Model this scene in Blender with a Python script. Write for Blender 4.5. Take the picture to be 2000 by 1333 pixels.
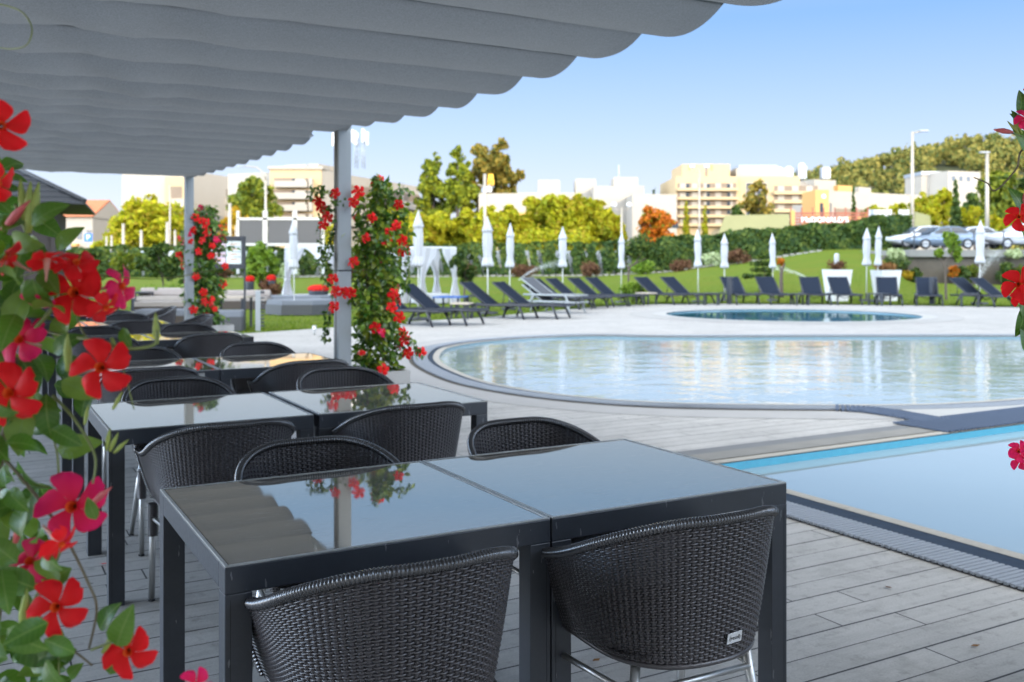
import bpy, bmesh, math, random
import numpy as np
from mathutils import Vector, Matrix
R = math.radians
for o in list(bpy.data.objects):
    bpy.data.objects.remove(o)
SC = bpy.context.scene
COL = SC.collection
# ------------------------------------------------------------------ camera
F, Y0, H = 1895.0, 513.0, 1.463          # focal length and horizon row of the 2000 px photograph, eye height in m
cam = bpy.data.cameras.new('camera')
cam.sensor_width = 36.0
cam.lens = F / 2000 * 36
cam.shift_y = -(666.5 - Y0) / 2000
cam.clip_start = 0.05
cam.clip_end = 5000
cam.dof.use_dof = True
cam.dof.focus_distance = 2.35
cam.dof.aperture_fstop = 5.0
camo = bpy.data.objects.new('camera', cam)
camo.location = (0, 0, H)
camo.rotation_euler = (R(90), 0, 0)
COL.objects.link(camo)
SC.camera = camo
# ------------------------------------------------------------------ sky, sun, exposure
SUN_EL, SUN_AZ = 11.5, 157.0             # azimuth clockwise from +Y: behind the camera, a little right
world = bpy.data.worlds.new('World')
SC.world = world
world.use_nodes = True
wn = world.node_tree
sky = wn.nodes.new('ShaderNodeTexSky')
sky.sky_type = 'NISHITA'
sky.sun_disc = False
sky.sun_elevation = R(SUN_EL)
sky.sun_rotation = R(SUN_AZ)
sky.altitude = 50
sky.air_density = 1.0
sky.dust_density = 0.6
sky.ozone_density = 1.6
bg = wn.nodes['Background']
bg.inputs['Strength'].default_value = 0.15
# the sky of a hazy clear evening: the sky model's brightness range is compressed and its
# colour graded with height above the horizon, white overhead, blue low down, pale at the horizon
def wnode(typ, **kw):
    n = wn.nodes.new(typ)
    for k, v in kw.items(): setattr(n, k, v)
    return n
vm = wnode('ShaderNodeVectorMath', operation='SCALE'); vm.inputs['Scale'].default_value = 0.13
wn.links.new(sky.outputs[0], vm.inputs[0])
gm = wnode('ShaderNodeGamma'); gm.inputs[1].default_value = 0.12
wn.links.new(vm.outputs[0], gm.inputs[0])
wtc = wnode('ShaderNodeTexCoord'); wsp = wnode('ShaderNodeSeparateXYZ'); wn.links.new(wtc.outputs['Generated'], wsp.inputs[0])
wrp = wnode('ShaderNodeValToRGB'); wn.links.new(wsp.outputs[2], wrp.inputs[0])
SKYRAMP = [(0.0, (.74, .77, .875)), (0.06, (.665, .73, .88)), (0.13, (.505, .64, .88)), (0.24, (.28, .48, .82)), (0.36, (.46, .55, .71)), (0.55, (.44, .455, .48)), (0.80, (.20, .205, .215)), (1.0, (.12, .125, .13))]
el_ = wrp.color_ramp.elements
while len(el_) < len(SKYRAMP): el_.new(0.5)
for e_, (p_, c_) in zip(el_, SKYRAMP): e_.position = p_; e_.color = c_ + (1,)
for e_, (p_, c_) in zip(el_, SKYRAMP): e_.position = p_; e_.color = c_ + (1,)
wmx = wnode('ShaderNodeMix', data_type='RGBA', blend_type='MULTIPLY'); wmx.inputs[0].default_value = 1.0
wn.links.new(gm.outputs[0], wmx.inputs[6]); wn.links.new(wrp.outputs[0], wmx.inputs[7])
wsc = wnode('ShaderNodeVectorMath', operation='SCALE'); wsc.inputs['Scale'].default_value = 0.375 / 0.15
wn.links.new(wmx.outputs[2], wsc.inputs[0])
# sky behind and left of the camera boosted: added fill for the awning's shade
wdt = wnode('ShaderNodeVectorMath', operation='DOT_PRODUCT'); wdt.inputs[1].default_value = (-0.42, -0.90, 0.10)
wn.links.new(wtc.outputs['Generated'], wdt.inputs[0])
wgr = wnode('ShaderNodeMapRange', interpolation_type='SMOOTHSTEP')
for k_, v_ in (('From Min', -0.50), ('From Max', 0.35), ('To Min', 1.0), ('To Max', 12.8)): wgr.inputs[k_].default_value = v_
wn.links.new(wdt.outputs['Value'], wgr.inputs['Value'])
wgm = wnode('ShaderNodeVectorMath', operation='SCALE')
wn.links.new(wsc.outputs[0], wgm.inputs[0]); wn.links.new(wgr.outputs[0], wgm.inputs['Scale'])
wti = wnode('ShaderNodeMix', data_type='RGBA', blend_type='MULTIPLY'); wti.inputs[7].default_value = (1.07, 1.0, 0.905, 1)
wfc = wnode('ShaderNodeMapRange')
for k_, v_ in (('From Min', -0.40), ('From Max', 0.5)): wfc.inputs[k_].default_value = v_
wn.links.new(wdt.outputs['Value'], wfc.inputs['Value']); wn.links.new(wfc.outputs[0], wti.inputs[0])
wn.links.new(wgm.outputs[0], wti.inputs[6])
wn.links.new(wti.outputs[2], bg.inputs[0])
sd = bpy.data.lights.new('sun', 'SUN')
sd.energy = 1.25
sd.angle = R(0.5)
sd.color = (1.0, 0.80, 0.50)
so = bpy.data.objects.new('sun', sd)
az, el = R(SUN_AZ), R(SUN_EL)
SUNV = Vector((math.sin(az) * math.cos(el), math.cos(az) * math.cos(el), math.sin(el)))
so.rotation_euler = SUNV.to_track_quat('Z', 'Y').to_euler()
so.location = (30, -60, 60)
COL.objects.link(so)
SC.view_settings.view_transform = 'Standard'
SC.view_settings.look = 'None'
SC.view_settings.exposure = 1.84
SC.view_settings.gamma = 1.0
SC.cycles.max_bounces = 8
SC.cycles.transparent_max_bounces = 12
SC.cycles.caustics_reflective = False
SC.cycles.caustics_refractive = False
SC.cycles.use_denoising = True
SC.cycles.sample_clamp_indirect = 6.0

# ------------------------------------------------------------------ coordinates
TH = R(29.2)
U = Vector((math.cos(TH), math.sin(TH), 0))
V = Vector((-math.sin(TH), math.cos(TH), 0))
def gp(px, py, z=0.0):                   # a point of the photograph lying at height z
    Y = F * (H - z) / (py - Y0)
    return Vector(((px - 1000) / F * Y, Y, z))
def ap(px, py, Y):                       # a point of the photograph at distance Y
    return Vector(((px - 1000) / F * Y, Y, H + (Y0 - py) / F * Y))
def uv(u, v, z=0.0):
    p = U * u + V * v
    p.z = z
    return p

# ------------------------------------------------------------------ objects
def tag(o, label=None, cat=None, group=None, kind=None):
    if label: o['label'] = label
    if cat: o['category'] = cat
    if group: o['group'] = group
    if kind: o['kind'] = kind
    return o
def thing(name, label, cat, loc=(0, 0, 0), rz=0.0, group=None):
    o = bpy.data.objects.new(name, None)
    COL.objects.link(o)
    o.location = loc
    o.rotation_euler = (0, 0, rz)
    o.empty_display_size = 0.2
    return tag(o, label, cat, group)
def obj(name, me, parent=None, loc=None, rot=None):
    o = bpy.data.objects.new(name, me)
    COL.objects.link(o)
    if parent is not None: o.parent = parent
    if loc is not None: o.location = loc
    if rot is not None: o.rotation_euler = rot
    return o
def dup(o, loc=None, rz=None, label=None, group=None, parent=None):
    c = o.copy()
    COL.objects.link(c)
    if parent is not None: c.parent = parent
    if loc is not None: c.location = loc
    if rz is not None: c.rotation_euler = (0, 0, rz)
    if label: c['label'] = label
    if group: c['group'] = group
    for ch in list(o.children):
        dup(ch, parent=c)
    return c

class MB:                                # collects shapes into one mesh
    def __init__(s): s.v, s.f, s.m, s.sm = [], [], [], []
    def add(s, vs, fs, mi=0, smooth=False):
        b = len(s.v)
        s.v += [tuple(p) for p in vs]
        s.f += [tuple(i + b for i in f) for f in fs]
        s.m += [mi] * len(fs)
        s.sm += [smooth] * len(fs)
        return s
    def box(s, c, d, mi=0, rz=0.0, M=None):
        x, y, z = d[0] / 2, d[1] / 2, d[2] / 2
        ps = [Vector(p) for p in ((-x, -y, -z), (x, -y, -z), (x, y, -z), (-x, y, -z), (-x, -y, z), (x, -y, z), (x, y, z), (-x, y, z))]
        if M is None: M = Matrix.Rotation(rz, 3, 'Z')
        ps = [M @ p + Vector(c) for p in ps]
        return s.add(ps, [(0, 3, 2, 1), (4, 5, 6, 7), (0, 1, 5, 4), (1, 2, 6, 5), (2, 3, 7, 6), (3, 0, 4, 7)], mi)
    def bev(s, c, d, b=0.004, mi=0, M=None):   # a box with chamfered edges
        bm = bmesh.new()
        bmesh.ops.create_cube(bm, size=1)
        bmesh.ops.scale(bm, vec=d, verts=bm.verts)
        bmesh.ops.bevel(bm, geom=bm.edges[:], offset=b, segments=2, affect='EDGES', profile=0.5)
        if M is not None: bmesh.ops.transform(bm, matrix=M.to_4x4(), verts=bm.verts)
        bmesh.ops.translate(bm, vec=c, verts=bm.verts)
        bm.verts.index_update()
        s.add([v.co for v in bm.verts], [[v.index for v in f.verts] for f in bm.faces], mi)
        bm.free()
        return s
    def tube(s, pts, rad, n=8, mi=0, caps=True, closed=False, flat=None):
        pts = [Vector(p) for p in pts]
        if not isinstance(rad, (list, tuple)): rad = [rad] * len(pts)
        vs, fs = [], []
        N = len(pts)
        up = Vector((0, 0, 1))
        prev = None
        for i, p in enumerate(pts):
            if closed: t = pts[(i + 1) % N] - pts[i - 1]
            else: t = pts[min(i + 1, N - 1)] - pts[max(i - 1, 0)]
            t.normalize()
            if prev is None:
                a = t.cross(up)
                if a.length < 1e-3: a = t.cross(Vector((1, 0, 0)))
            else:
                a = prev - t * prev.dot(t)
                if a.length < 1e-4: a = t.cross(up)
            a.normalize()
            prev = a
            b = t.cross(a)
            for k in range(n):
                w = 2 * math.pi * k / n
                vs.append(p + (a * math.cos(w) + b * math.sin(w) * (flat or 1)) * rad[i])
        for i in range(N if closed else N - 1):
            j = (i + 1) % N
            for k in range(n):
                l = (k + 1) % n
                fs.append((i * n + k, j * n + k, j * n + l, i * n + l))
        s.add(vs, fs, mi, True)
        if caps and not closed:
            b = len(s.v) - len(vs)
            s.f.append(tuple(b + k for k in range(n))[::1]); s.m.append(mi); s.sm.append(False)
            s.f.append(tuple(b + (N - 1) * n + k for k in range(n))[::-1]); s.m.append(mi); s.sm.append(False)
        return s
    def lathe(s, prof, c=(0, 0, 0), n=24, mi=0, fold=None, smooth=True):
        vs, fs = [], []
        for i, (z, r) in enumerate(prof):
            for k in range(n):
                a = 2 * math.pi * k / n
                rr = r * (fold(a, i) if fold else 1)
                vs.append((c[0] + rr * math.cos(a), c[1] + rr * math.sin(a), c[2] + z))
        for i in range(len(prof) - 1):
            for k in range(n):
                l = (k + 1) % n
                fs.append((i * n + k, i * n + l, (i + 1) * n + l, (i + 1) * n + k))
        s.add(vs, fs, mi, smooth)
        return s
    def prism(s, poly, z0, z1, mi=0):    # vertical prism over an xy polygon
        n = len(poly)
        vs = [(p[0], p[1], z0) for p in poly] + [(p[0], p[1], z1) for p in poly]
        fs = [tuple(range(n))[::-1], tuple(range(n, 2 * n))] + [(i, (i + 1) % n, n + (i + 1) % n, n + i) for i in range(n)]
        return s.add(vs, fs, mi)
    def mesh(s, name, mats):
        me = bpy.data.meshes.new(name)
        me.from_pydata(s.v, [], s.f)
        if not isinstance(mats, (list, tuple)): mats = [mats]
        for m in mats: me.materials.append(m)
        me.polygons.foreach_set('material_index', s.m)
        me.polygons.foreach_set('use_smooth', s.sm)
        me.update()
        return me
    def build(s, name, mats, parent=None, loc=None, rot=None):
        return obj(name, s.mesh(name, mats), parent, loc, rot)

def np_mesh(name, verts, faces, mats, midx=None, smooth=False, uvs=None):   # faces: (n,k) array
    verts = np.asarray(verts, np.float32); faces = np.asarray(faces, np.int32)
    me = bpy.data.meshes.new(name)
    me.vertices.add(len(verts)); me.vertices.foreach_set('co', verts.ravel())
    n, k = faces.shape
    me.loops.add(n * k); me.loops.foreach_set('vertex_index', faces.ravel())
    me.polygons.add(n)
    me.polygons.foreach_set('loop_start', np.arange(0, n * k, k, dtype=np.int32))
    me.polygons.foreach_set('loop_total', np.full(n, k, np.int32))
    if not isinstance(mats, (list, tuple)): mats = [mats]
    for m in mats: me.materials.append(m)
    if midx is not None: me.polygons.foreach_set('material_index', np.asarray(midx, np.int32))
    me.polygons.foreach_set('use_smooth', np.full(n, smooth, bool))
    if uvs is not None:
        ul = me.uv_layers.new(name='leaf')
        ul.data.foreach_set('uv', np.asarray(uvs, np.float32)[faces.ravel()].ravel())
    me.update(calc_edges=True)
    return me

def text_mesh(txt, size, depth, mat, name='lettering'):
    cu = bpy.data.curves.new('lettering', 'FONT')
    cu.body = txt; cu.size = size; cu.extrude = depth
    cu.align_x = 'CENTER'; cu.align_y = 'CENTER'
    o = bpy.data.objects.new('lettering', cu)
    COL.objects.link(o)
    dg = bpy.context.evaluated_depsgraph_get()
    me = bpy.data.meshes.new_from_object(o.evaluated_get(dg))
    bpy.data.objects.remove(o)
    me.name = name
    me.materials.clear(); me.materials.append(mat)
    return me

# ------------------------------------------------------------------ materials
def srgb(r, g, b):
    f = lambda c: (c / 255 / 12.92) if c / 255 <= 0.04045 else ((c / 255 + 0.055) / 1.055) ** 2.4
    return (f(r), f(g), f(b))
def nd(t, typ, **kw):
    n = t.nodes.new(typ)
    for k, v in kw.items():
        if k in n.inputs: n.inputs[k].default_value = v
        else: setattr(n, k, v)
    return n
def mth(t, op, a, b=None, c=None, clamp=False):
    n = t.nodes.new('ShaderNodeMath'); n.operation = op; n.use_clamp = clamp
    for i, x in enumerate((a, b, c)):
        if x is None: continue
        if isinstance(x, (int, float)): n.inputs[i].default_value = x
        else: t.links.new(x, n.inputs[i])
    return n.outputs[0]
def mixc(t, fac, a, b, blend='MIX'):
    n = t.nodes.new('ShaderNodeMix'); n.data_type = 'RGBA'; n.blend_type = blend
    for i, x in ((0, fac), (6, a), (7, b)):
        if isinstance(x, (int, float)): n.inputs[i].default_value = x
        elif isinstance(x, tuple): n.inputs[i].default_value = (x + (1,))[:4]
        else: t.links.new(x, n.inputs[i])
    return n.outputs[2]
def pm(name, col, rough=0.6, metal=0.0, var=0.25, scale=4.0, bump=0.0, bscale=60.0, spec=0.5, rvar=0.15, stain=None, transl=0.0, sheen=0.0, stretch=None):
    m = bpy.data.materials.new(name); m.use_nodes = True
    t = m.node_tree; L = t.links.new
    p = t.nodes['Principled BSDF']
    tc = nd(t, 'ShaderNodeTexCoord')
    co = tc.outputs['Object']
    if stretch:
        mp = nd(t, 'ShaderNodeMapping'); mp.inputs['Scale'].default_value = stretch
        L(co, mp.inputs[0]); co = mp.outputs[0]
    n1 = nd(t, 'ShaderNodeTexNoise', Scale=scale, Detail=6.0, Roughness=0.6)
    L(co, n1.inputs['Vector'])
    n2 = nd(t, 'ShaderNodeTexNoise', Scale=scale * 11, Detail=4.0)
    L(co, n2.inputs['Vector'])
    k = mth(t, 'ADD', mth(t, 'MULTIPLY', n1.outputs[0], 0.65), mth(t, 'MULTIPLY', n2.outputs[0], 0.35))
    k = mth(t, 'MULTIPLY_ADD', k, 2 * var, 1 - var)
    c = mixc(t, 1.0, tuple(col), k, 'MULTIPLY')
    if stain:
        r = nd(t, 'ShaderNodeMapRange', **{'From Min': 0.55, 'From Max': 0.75}); L(n1.outputs[0], r.inputs[0])
        c = mixc(t, r.outputs[0], c, tuple(stain))
    L(c, p.inputs['Base Color'])
    L(mth(t, 'MULTIPLY_ADD', n2.outputs[0], rvar, rough - rvar / 2, clamp=True), p.inputs['Roughness'])
    p.inputs['Metallic'].default_value = metal
    p.inputs['Specular IOR Level'].default_value = spec
    if bump:
        nb = nd(t, 'ShaderNodeTexNoise', Scale=bscale, Detail=4.0); L(co, nb.inputs['Vector'])
        b = nd(t, 'ShaderNodeBump', Strength=bump, Distance=0.02); L(nb.outputs[0], b.inputs['Height']); L(b.outputs[0], p.inputs['Normal'])
    if transl:
        tr = nd(t, 'ShaderNodeBsdfTranslucent'); L(c, tr.inputs[0])
        mx = nd(t, 'ShaderNodeMixShader'); mx.inputs[0].default_value = transl
        L(p.outputs[0], mx.inputs[1]); L(tr.outputs[0], mx.inputs[2])
        L(mx.outputs[0], t.nodes['Material Output'].inputs[0])
    return m
def leafmat(name, c1, c2, transl=0.35, rough=0.45, spec=0.4, c3=None, veins=False):
    m = bpy.data.materials.new(name); m.use_nodes = True
    t = m.node_tree; L = t.links.new
    p = t.nodes['Principled BSDF']
    g = nd(t, 'ShaderNodeNewGeometry')
    rnd = g.outputs['Random Per Island']
    c = mixc(t, rnd, tuple(c1), tuple(c2))
    if c3:
        k = mth(t, 'GREATER_THAN', mth(t, 'FRACT', mth(t, 'MULTIPLY', rnd, 17.3)), 0.78)
        c = mixc(t, k, c, tuple(c3))
    if veins:
        um = nd(t, 'ShaderNodeUVMap', uv_map='leaf'); sx = nd(t, 'ShaderNodeSeparateXYZ'); L(um.outputs[0], sx.inputs[0])
        au = mth(t, 'ABSOLUTE', sx.outputs[0])
        rib = mth(t, 'LESS_THAN', au, 0.07)
        sv = mth(t, 'SINE', mth(t, 'MULTIPLY', mth(t, 'SUBTRACT', sx.outputs[1], mth(t, 'MULTIPLY', au, 0.16)), 50.0))
        svm = nd(t, 'ShaderNodeMapRange', **{'From Min': 0.80, 'From Max': 1.0}); L(sv, svm.inputs[0])
        k2 = mth(t, 'MAXIMUM', mth(t, 'MULTIPLY', rib, 0.75), mth(t, 'MULTIPLY', svm.outputs[0], 0.32))
        c = mixc(t, k2, c, (0.22, 0.34, 0.08))
        nz = nd(t, 'ShaderNodeTexNoise', Scale=45.0, Detail=3.0); tco = nd(t, 'ShaderNodeTexCoord'); L(tco.outputs['Object'], nz.inputs['Vector'])
        c = mixc(t, mth(t, 'MULTIPLY', nz.outputs[0], 0.45), c, (0.025, 0.075, 0.01))
        bb = nd(t, 'ShaderNodeBump', Strength=0.35, Distance=0.002); L(mth(t, 'ADD', nz.outputs[0], mth(t, 'MULTIPLY', k2, -1.0)), bb.inputs['Height']); L(bb.outputs[0], p.inputs['Normal'])
    L(c, p.inputs['Base Color'])
    p.inputs['Roughness'].default_value = rough
    p.inputs['Specular IOR Level'].default_value = spec
    tr = nd(t, 'ShaderNodeBsdfTranslucent')
    L(mixc(t, 1.0, c, (1.1, 1.25, 0.5), 'MULTIPLY'), tr.inputs[0])
    mx = nd(t, 'ShaderNodeMixShader'); mx.inputs[0].default_value = transl
    L(p.outputs[0], mx.inputs[1]); L(tr.outputs[0], mx.inputs[2])
    L(mx.outputs[0], t.nodes['Material Output'].inputs[0])
    return m

M = {}
M['aluminium'] = pm('brushed aluminium', (0.45, 0.45, 0.44), 0.38, 0.85, 0.12, 30)
M['table_metal'] = pm('anthracite powder coat', (0.026, 0.030, 0.038), 0.42, 0.0, 0.35, 9, 0.02, 400, 0.5)
M['worn_edge'] = pm('worn metal edge', (0.36, 0.36, 0.34), 0.35, 0.15, 0.6, 14)
M['wicker'] = pm('black synthetic wicker', (0.050, 0.044, 0.046), 0.30, 0.0, 0.3, 30, 0, 0, 0.7)
M['wicker_brown'] = pm('dark brown wicker', (0.045, 0.033, 0.027), 0.5, 0, 0.3, 30)
M['post_grey'] = pm('grey painted aluminium', (0.25, 0.272, 0.28), 0.45, 0.1, 0.12, 3)
M['post_dark'] = pm('dark grey strip', (0.12, 0.115, 0.105), 0.6, 0, 0.2, 5)
M['white_fabric'] = pm('off white parasol cloth', (0.41, 0.42, 0.435), 0.85, 0, 0.14, 4, 0.1, 90, 0.2)
M['white_paint'] = pm('white paint', (0.55, 0.55, 0.545), 0.45, 0, 0.08, 4)
M['voile'] = pm('white voile', (0.56, 0.575, 0.61), 0.9, 0, 0.08, 5, 0.1, 60, 0.1, transl=0.15)
M['sling'] = pm('navy grey sling mesh', (0.012, 0.018, 0.031), 0.7, 0, 0.2, 12, 0.1, 300, 0.12)
M['sling_grey'] = pm('faded grey sling mesh', (0.085, 0.092, 0.105), 0.7, 0, 0.2, 12, 0.1, 300, 0.15)
M['dark_frame'] = pm('dark frame', (0.022, 0.025, 0.032), 0.45, 0, 0.2, 12)
M['concrete'] = pm('planter concrete', (0.36, 0.355, 0.34), 0.85, 0, 0.2, 5, 0.15, 80)
M['stone'] = pm('coping stone', (0.36, 0.34, 0.30), 0.7, 0, 0.25, 7, 0.08, 60, stain=(0.22, 0.21, 0.19))
M['bark'] = pm('bark', (0.085, 0.065, 0.05), 0.9, 0, 0.45, 9, 0.5, 40)
M['stem'] = pm('green stem', (0.17, 0.20, 0.05), 0.5, 0, 0.3, 60)
M['stem_brown'] = pm('brown stem', (0.13, 0.10, 0.05), 0.6, 0, 0.3, 60)
M['soil'] = pm('soil', (0.05, 0.035, 0.025), 0.95, 0, 0.3, 20, 0.4, 60)
# ================================================================== ground, deck, pools, lawn
def catmull(pts, n=8, closed=True):
    out = []
    N = len(pts)
    for i in range(N if closed else N - 1):
        g = lambda k: Vector(pts[k % N]) if closed else Vector(pts[max(0, min(N - 1, k))])
        p0, p1, p2, p3 = g(i - 1), g(i), g(i + 1), g(i + 2)
        for k in range(n):
            t = k / n
            out.append(0.5 * ((2 * p1) + (p2 - p0) * t + (2 * p0 - 5 * p1 + 4 * p2 - p3) * t * t + (3 * p1 - p0 - 3 * p2 + p3) * t ** 3))
    if not closed: out.append(Vector(pts[-1]))
    return out
def interp(tab, x):
    if x <= tab[0][0]: return tab[0][1]
    for (a, b), (c, d) in zip(tab, tab[1:]):
        if x <= c: return b + (d - b) * (x - a) / (c - a)
    return tab[-1][1]
def sstep(t):
    t = max(0.0, min(1.0, t)); return t * t * (3 - 2 * t)

def deck_mat():
    m = bpy.data.materials.new('grey composite planks'); m.use_nodes = True
    t = m.node_tree; L = t.links.new; p = t.nodes['Principled BSDF']
    tc = nd(t, 'ShaderNodeTexCoord')
    mp = nd(t, 'ShaderNodeMapping'); mp.inputs['Rotation'].default_value = (0, 0, -TH)
    L(tc.outputs['Object'], mp.inputs[0])
    sp = nd(t, 'ShaderNodeSeparateXYZ'); L(mp.outputs[0], sp.inputs[0])
    x, y = sp.outputs[0], sp.outputs[1]
    W, LEN = 0.153, 1.55
    yr = mth(t, 'DIVIDE', y, W)
    row = mth(t, 'FLOOR', yr)
    fy = mth(t, 'FRACT', yr)
    wn1 = nd(t, 'ShaderNodeTexWhiteNoise', noise_dimensions='1D'); L(row, wn1.inputs['W'])
    xs = mth(t, 'DIVIDE', mth(t, 'MULTIPLY_ADD', wn1.outputs[0], LEN, x), LEN)
    fx = mth(t, 'FRACT', xs)
    cb = nd(t, 'ShaderNodeCombineXYZ'); L(row, cb.inputs[0]); L(mth(t, 'FLOOR', xs), cb.inputs[1])
    wn2 = nd(t, 'ShaderNodeTexWhiteNoise', noise_dimensions='2D'); L(cb.outputs[0], wn2.inputs[0])
    # gaps: width differs from row to row, some nearly closed
    alt = mth(t, 'LESS_THAN', mth(t, 'FRACT', mth(t, 'MULTIPLY', row, 0.5)), 0.25)
    gw = mth(t, 'ADD', mth(t, 'MULTIPLY_ADD', wn1.outputs[0], 0.016, 0.024), mth(t, 'MULTIPLY', alt, 0.034))
    gy = mth(t, 'LESS_THAN', fy, gw)
    gx = mth(t, 'LESS_THAN', fx, 0.0048)
    gap = mth(t, 'MAXIMUM', gy, gx)
    # streaky wood-like grain along the plank, dirt
    mg = nd(t, 'ShaderNodeMapping'); mg.inputs['Scale'].default_value = (2.2, 26, 1); L(mp.outputs[0], mg.inputs[0])
    n1 = nd(t, 'ShaderNodeTexNoise', Scale=1.0, Detail=6.0, Roughness=0.65); L(mg.outputs[0], n1.inputs['Vector'])
    n2 = nd(t, 'ShaderNodeTexNoise', Scale=1.1, Detail=5.0); L(mp.outputs[0], n2.inputs['Vector'])
    n3 = nd(t, 'ShaderNodeTexNoise', Scale=13.0, Detail=6.0, Roughness=0.7); L(mp.outputs[0], n3.inputs['Vector'])
    k = mth(t, 'ADD', mth(t, 'MULTIPLY', n1.outputs[0], 0.55), mth(t, 'MULTIPLY', n2.outputs[0], 0.45))
    k = mth(t, 'ADD', k, mth(t, 'MULTIPLY', wn2.outputs[0], 0.14))
    rp = nd(t, 'ShaderNodeValToRGB'); L(k, rp.inputs[0])
    e = rp.color_ramp.elements
    e[0].position = 0.38; e[0].color = (0.33, 0.321, 0.305, 1)
    e[1].position = 0.78; e[1].color = (0.475, 0.462, 0.44, 1)
    sp2 = nd(t, 'ShaderNodeMapRange', **{'From Min': 0.54, 'From Max': 0.72}); L(n3.outputs[0], sp2.inputs[0])
    c = mixc(t, mth(t, 'MULTIPLY', sp2.outputs[0], 0.55), rp.outputs[0], (0.15, 0.14, 0.13))
    vo = nd(t, 'ShaderNodeTexVoronoi', Scale=2.3); L(mp.outputs[0], vo.inputs['Vector'])
    dot = mth(t, 'LESS_THAN', vo.outputs['Distance'], 0.026)
    c = mixc(t, mth(t, 'MULTIPLY', dot, 0.8), c, (0.05, 0.045, 0.04))
    n5 = nd(t, 'ShaderNodeTexNoise', Scale=3.2, Detail=6.0, Roughness=0.7, Distortion=0.8); L(mp.outputs[0], n5.inputs['Vector'])
    st = nd(t, 'ShaderNodeMapRange', **{'From Min': 0.52, 'From Max': 0.70}); L(n5.outputs[0], st.inputs[0])
    c = mixc(t, mth(t, 'MULTIPLY', st.outputs[0], 0.38), c, (0.20, 0.19, 0.175))
    n6 = nd(t, 'ShaderNodeTexNoise', Scale=120.0, Detail=2.0); L(mp.outputs[0], n6.inputs['Vector'])
    c = mixc(t, 1.0, c, mth(t, 'MULTIPLY_ADD', n6.outputs[0], 0.5, 0.76), 'MULTIPLY')
    c = mixc(t, gap, c, (0.012, 0.012, 0.013))
    L(c, p.inputs['Base Color'])
    L(mth(t, 'MULTIPLY_ADD', n3.outputs[0], 0.25, 0.42), p.inputs['Roughness'])
    # fine ridges along the plank
    rid = mth(t, 'SINE', mth(t, 'MULTIPLY', y, 2 * math.pi / 0.0075))
    hh = mth(t, 'SUBTRACT', mth(t, 'MULTIPLY', rid, 0.08), mth(t, 'MULTIPLY', gap, 1.5))
    hh = mth(t, 'ADD', hh, mth(t, 'MULTIPLY', n1.outputs[0], 0.35))
    b = nd(t, 'ShaderNodeBump', Strength=0.45, Distance=0.004); L(hh, b.inputs['Height']); L(b.outputs[0], p.inputs['Normal'])
    return m
def grass_mat(name, c1, c2, c3):
    m = bpy.data.materials.new(name); m.use_nodes = True
    t = m.node_tree; L = t.links.new; p = t.nodes['Principled BSDF']
    tc = nd(t, 'ShaderNodeTexCoord')
    n1 = nd(t, 'ShaderNodeTexNoise', Scale=0.35, Detail=5.0); L(tc.outputs['Object'], n1.inputs['Vector'])
    n2 = nd(t, 'ShaderNodeTexNoise', Scale=9.0, Detail=6.0, Roughness=0.7); L(tc.outputs['Object'], n2.inputs['Vector'])
    n3 = nd(t, 'ShaderNodeTexNoise', Scale=70.0, Detail=3.0); L(tc.outputs['Object'], n3.inputs['Vector'])
    c = mixc(t, n2.outputs[0], c1, c2)
    r = nd(t, 'ShaderNodeMapRange', **{'From Min': 0.45, 'From Max': 0.7}); L(n1.outputs[0], r.inputs[0])
    c = mixc(t, mth(t, 'MULTIPLY', r.outputs[0], 0.55), c, c3)
    L(c, p.inputs['Base Color']); p.inputs['Roughness'].default_value = 0.9
    p.inputs['Specular IOR Level'].default_value = 0.15
    b = nd(t, 'ShaderNodeBump', Strength=0.9, Distance=0.05)
    L(mth(t, 'ADD', n3.outputs[0], n2.outputs[0]), b.inputs['Height']); L(b.outputs[0], p.inputs['Normal'])
    return m
def water_mat(name, col, rip, rscale, strength, stretch=(1, 1, 1)):
    m = bpy.data.materials.new(name); m.use_nodes = True
    t = m.node_tree; L = t.links.new; p = t.nodes['Principled BSDF']
    tc = nd(t, 'ShaderNodeTexCoord')
    mp = nd(t, 'ShaderNodeMapping'); mp.inputs['Scale'].default_value = stretch; L(tc.outputs['Object'], mp.inputs[0])
    n0 = nd(t, 'ShaderNodeTexNoise', Scale=0.28, Detail=2.0); L(mp.outputs[0], n0.inputs['Vector'])
    n1 = nd(t, 'ShaderNodeTexNoise', Scale=rscale, Detail=3.0, Roughness=0.5, Distortion=0.6); L(mp.outputs[0], n1.inputs['Vector'])
    n2 = nd(t, 'ShaderNodeTexNoise', Scale=rscale * 3.7, Detail=2.0); L(mp.outputs[0], n2.inputs['Vector'])
    hgt = mth(t, 'ADD', n1.outputs[0], mth(t, 'MULTIPLY', n2.outputs[0], 0.22))
    hgt = mth(t, 'MULTIPLY', hgt, mth(t, 'MULTIPLY_ADD', n0.outputs[0], 1.6, -0.2))
    b = nd(t, 'ShaderNodeBump', Strength=strength, Distance=rip); L(hgt, b.inputs['Height']); L(b.outputs[0], p.inputs['Normal'])
    c = mixc(t, n0.outputs[0], tuple(x * 0.85 for x in col), tuple(min(1, x * 1.12) for x in col))
    L(c, p.inputs['Base Color'])
    p.inputs['Roughness'].default_value = 0.02
    p.inputs['IOR'].default_value = 1.4
    p.inputs['Specular IOR Level'].default_value = 0.9
    return m
M['deck'] = deck_mat()
M['grass'] = grass_mat('lawn grass', (0.070, 0.120, 0.010), (0.17, 0.225, 0.020), (0.17, 0.175, 0.022))
M['dirt'] = pm('bare ground', (0.20, 0.17, 0.12), 0.95, 0, 0.3, 0.3)
M['asphalt'] = pm('asphalt', (0.055, 0.055, 0.055), 0.9, 0, 0.25, 2)
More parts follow.
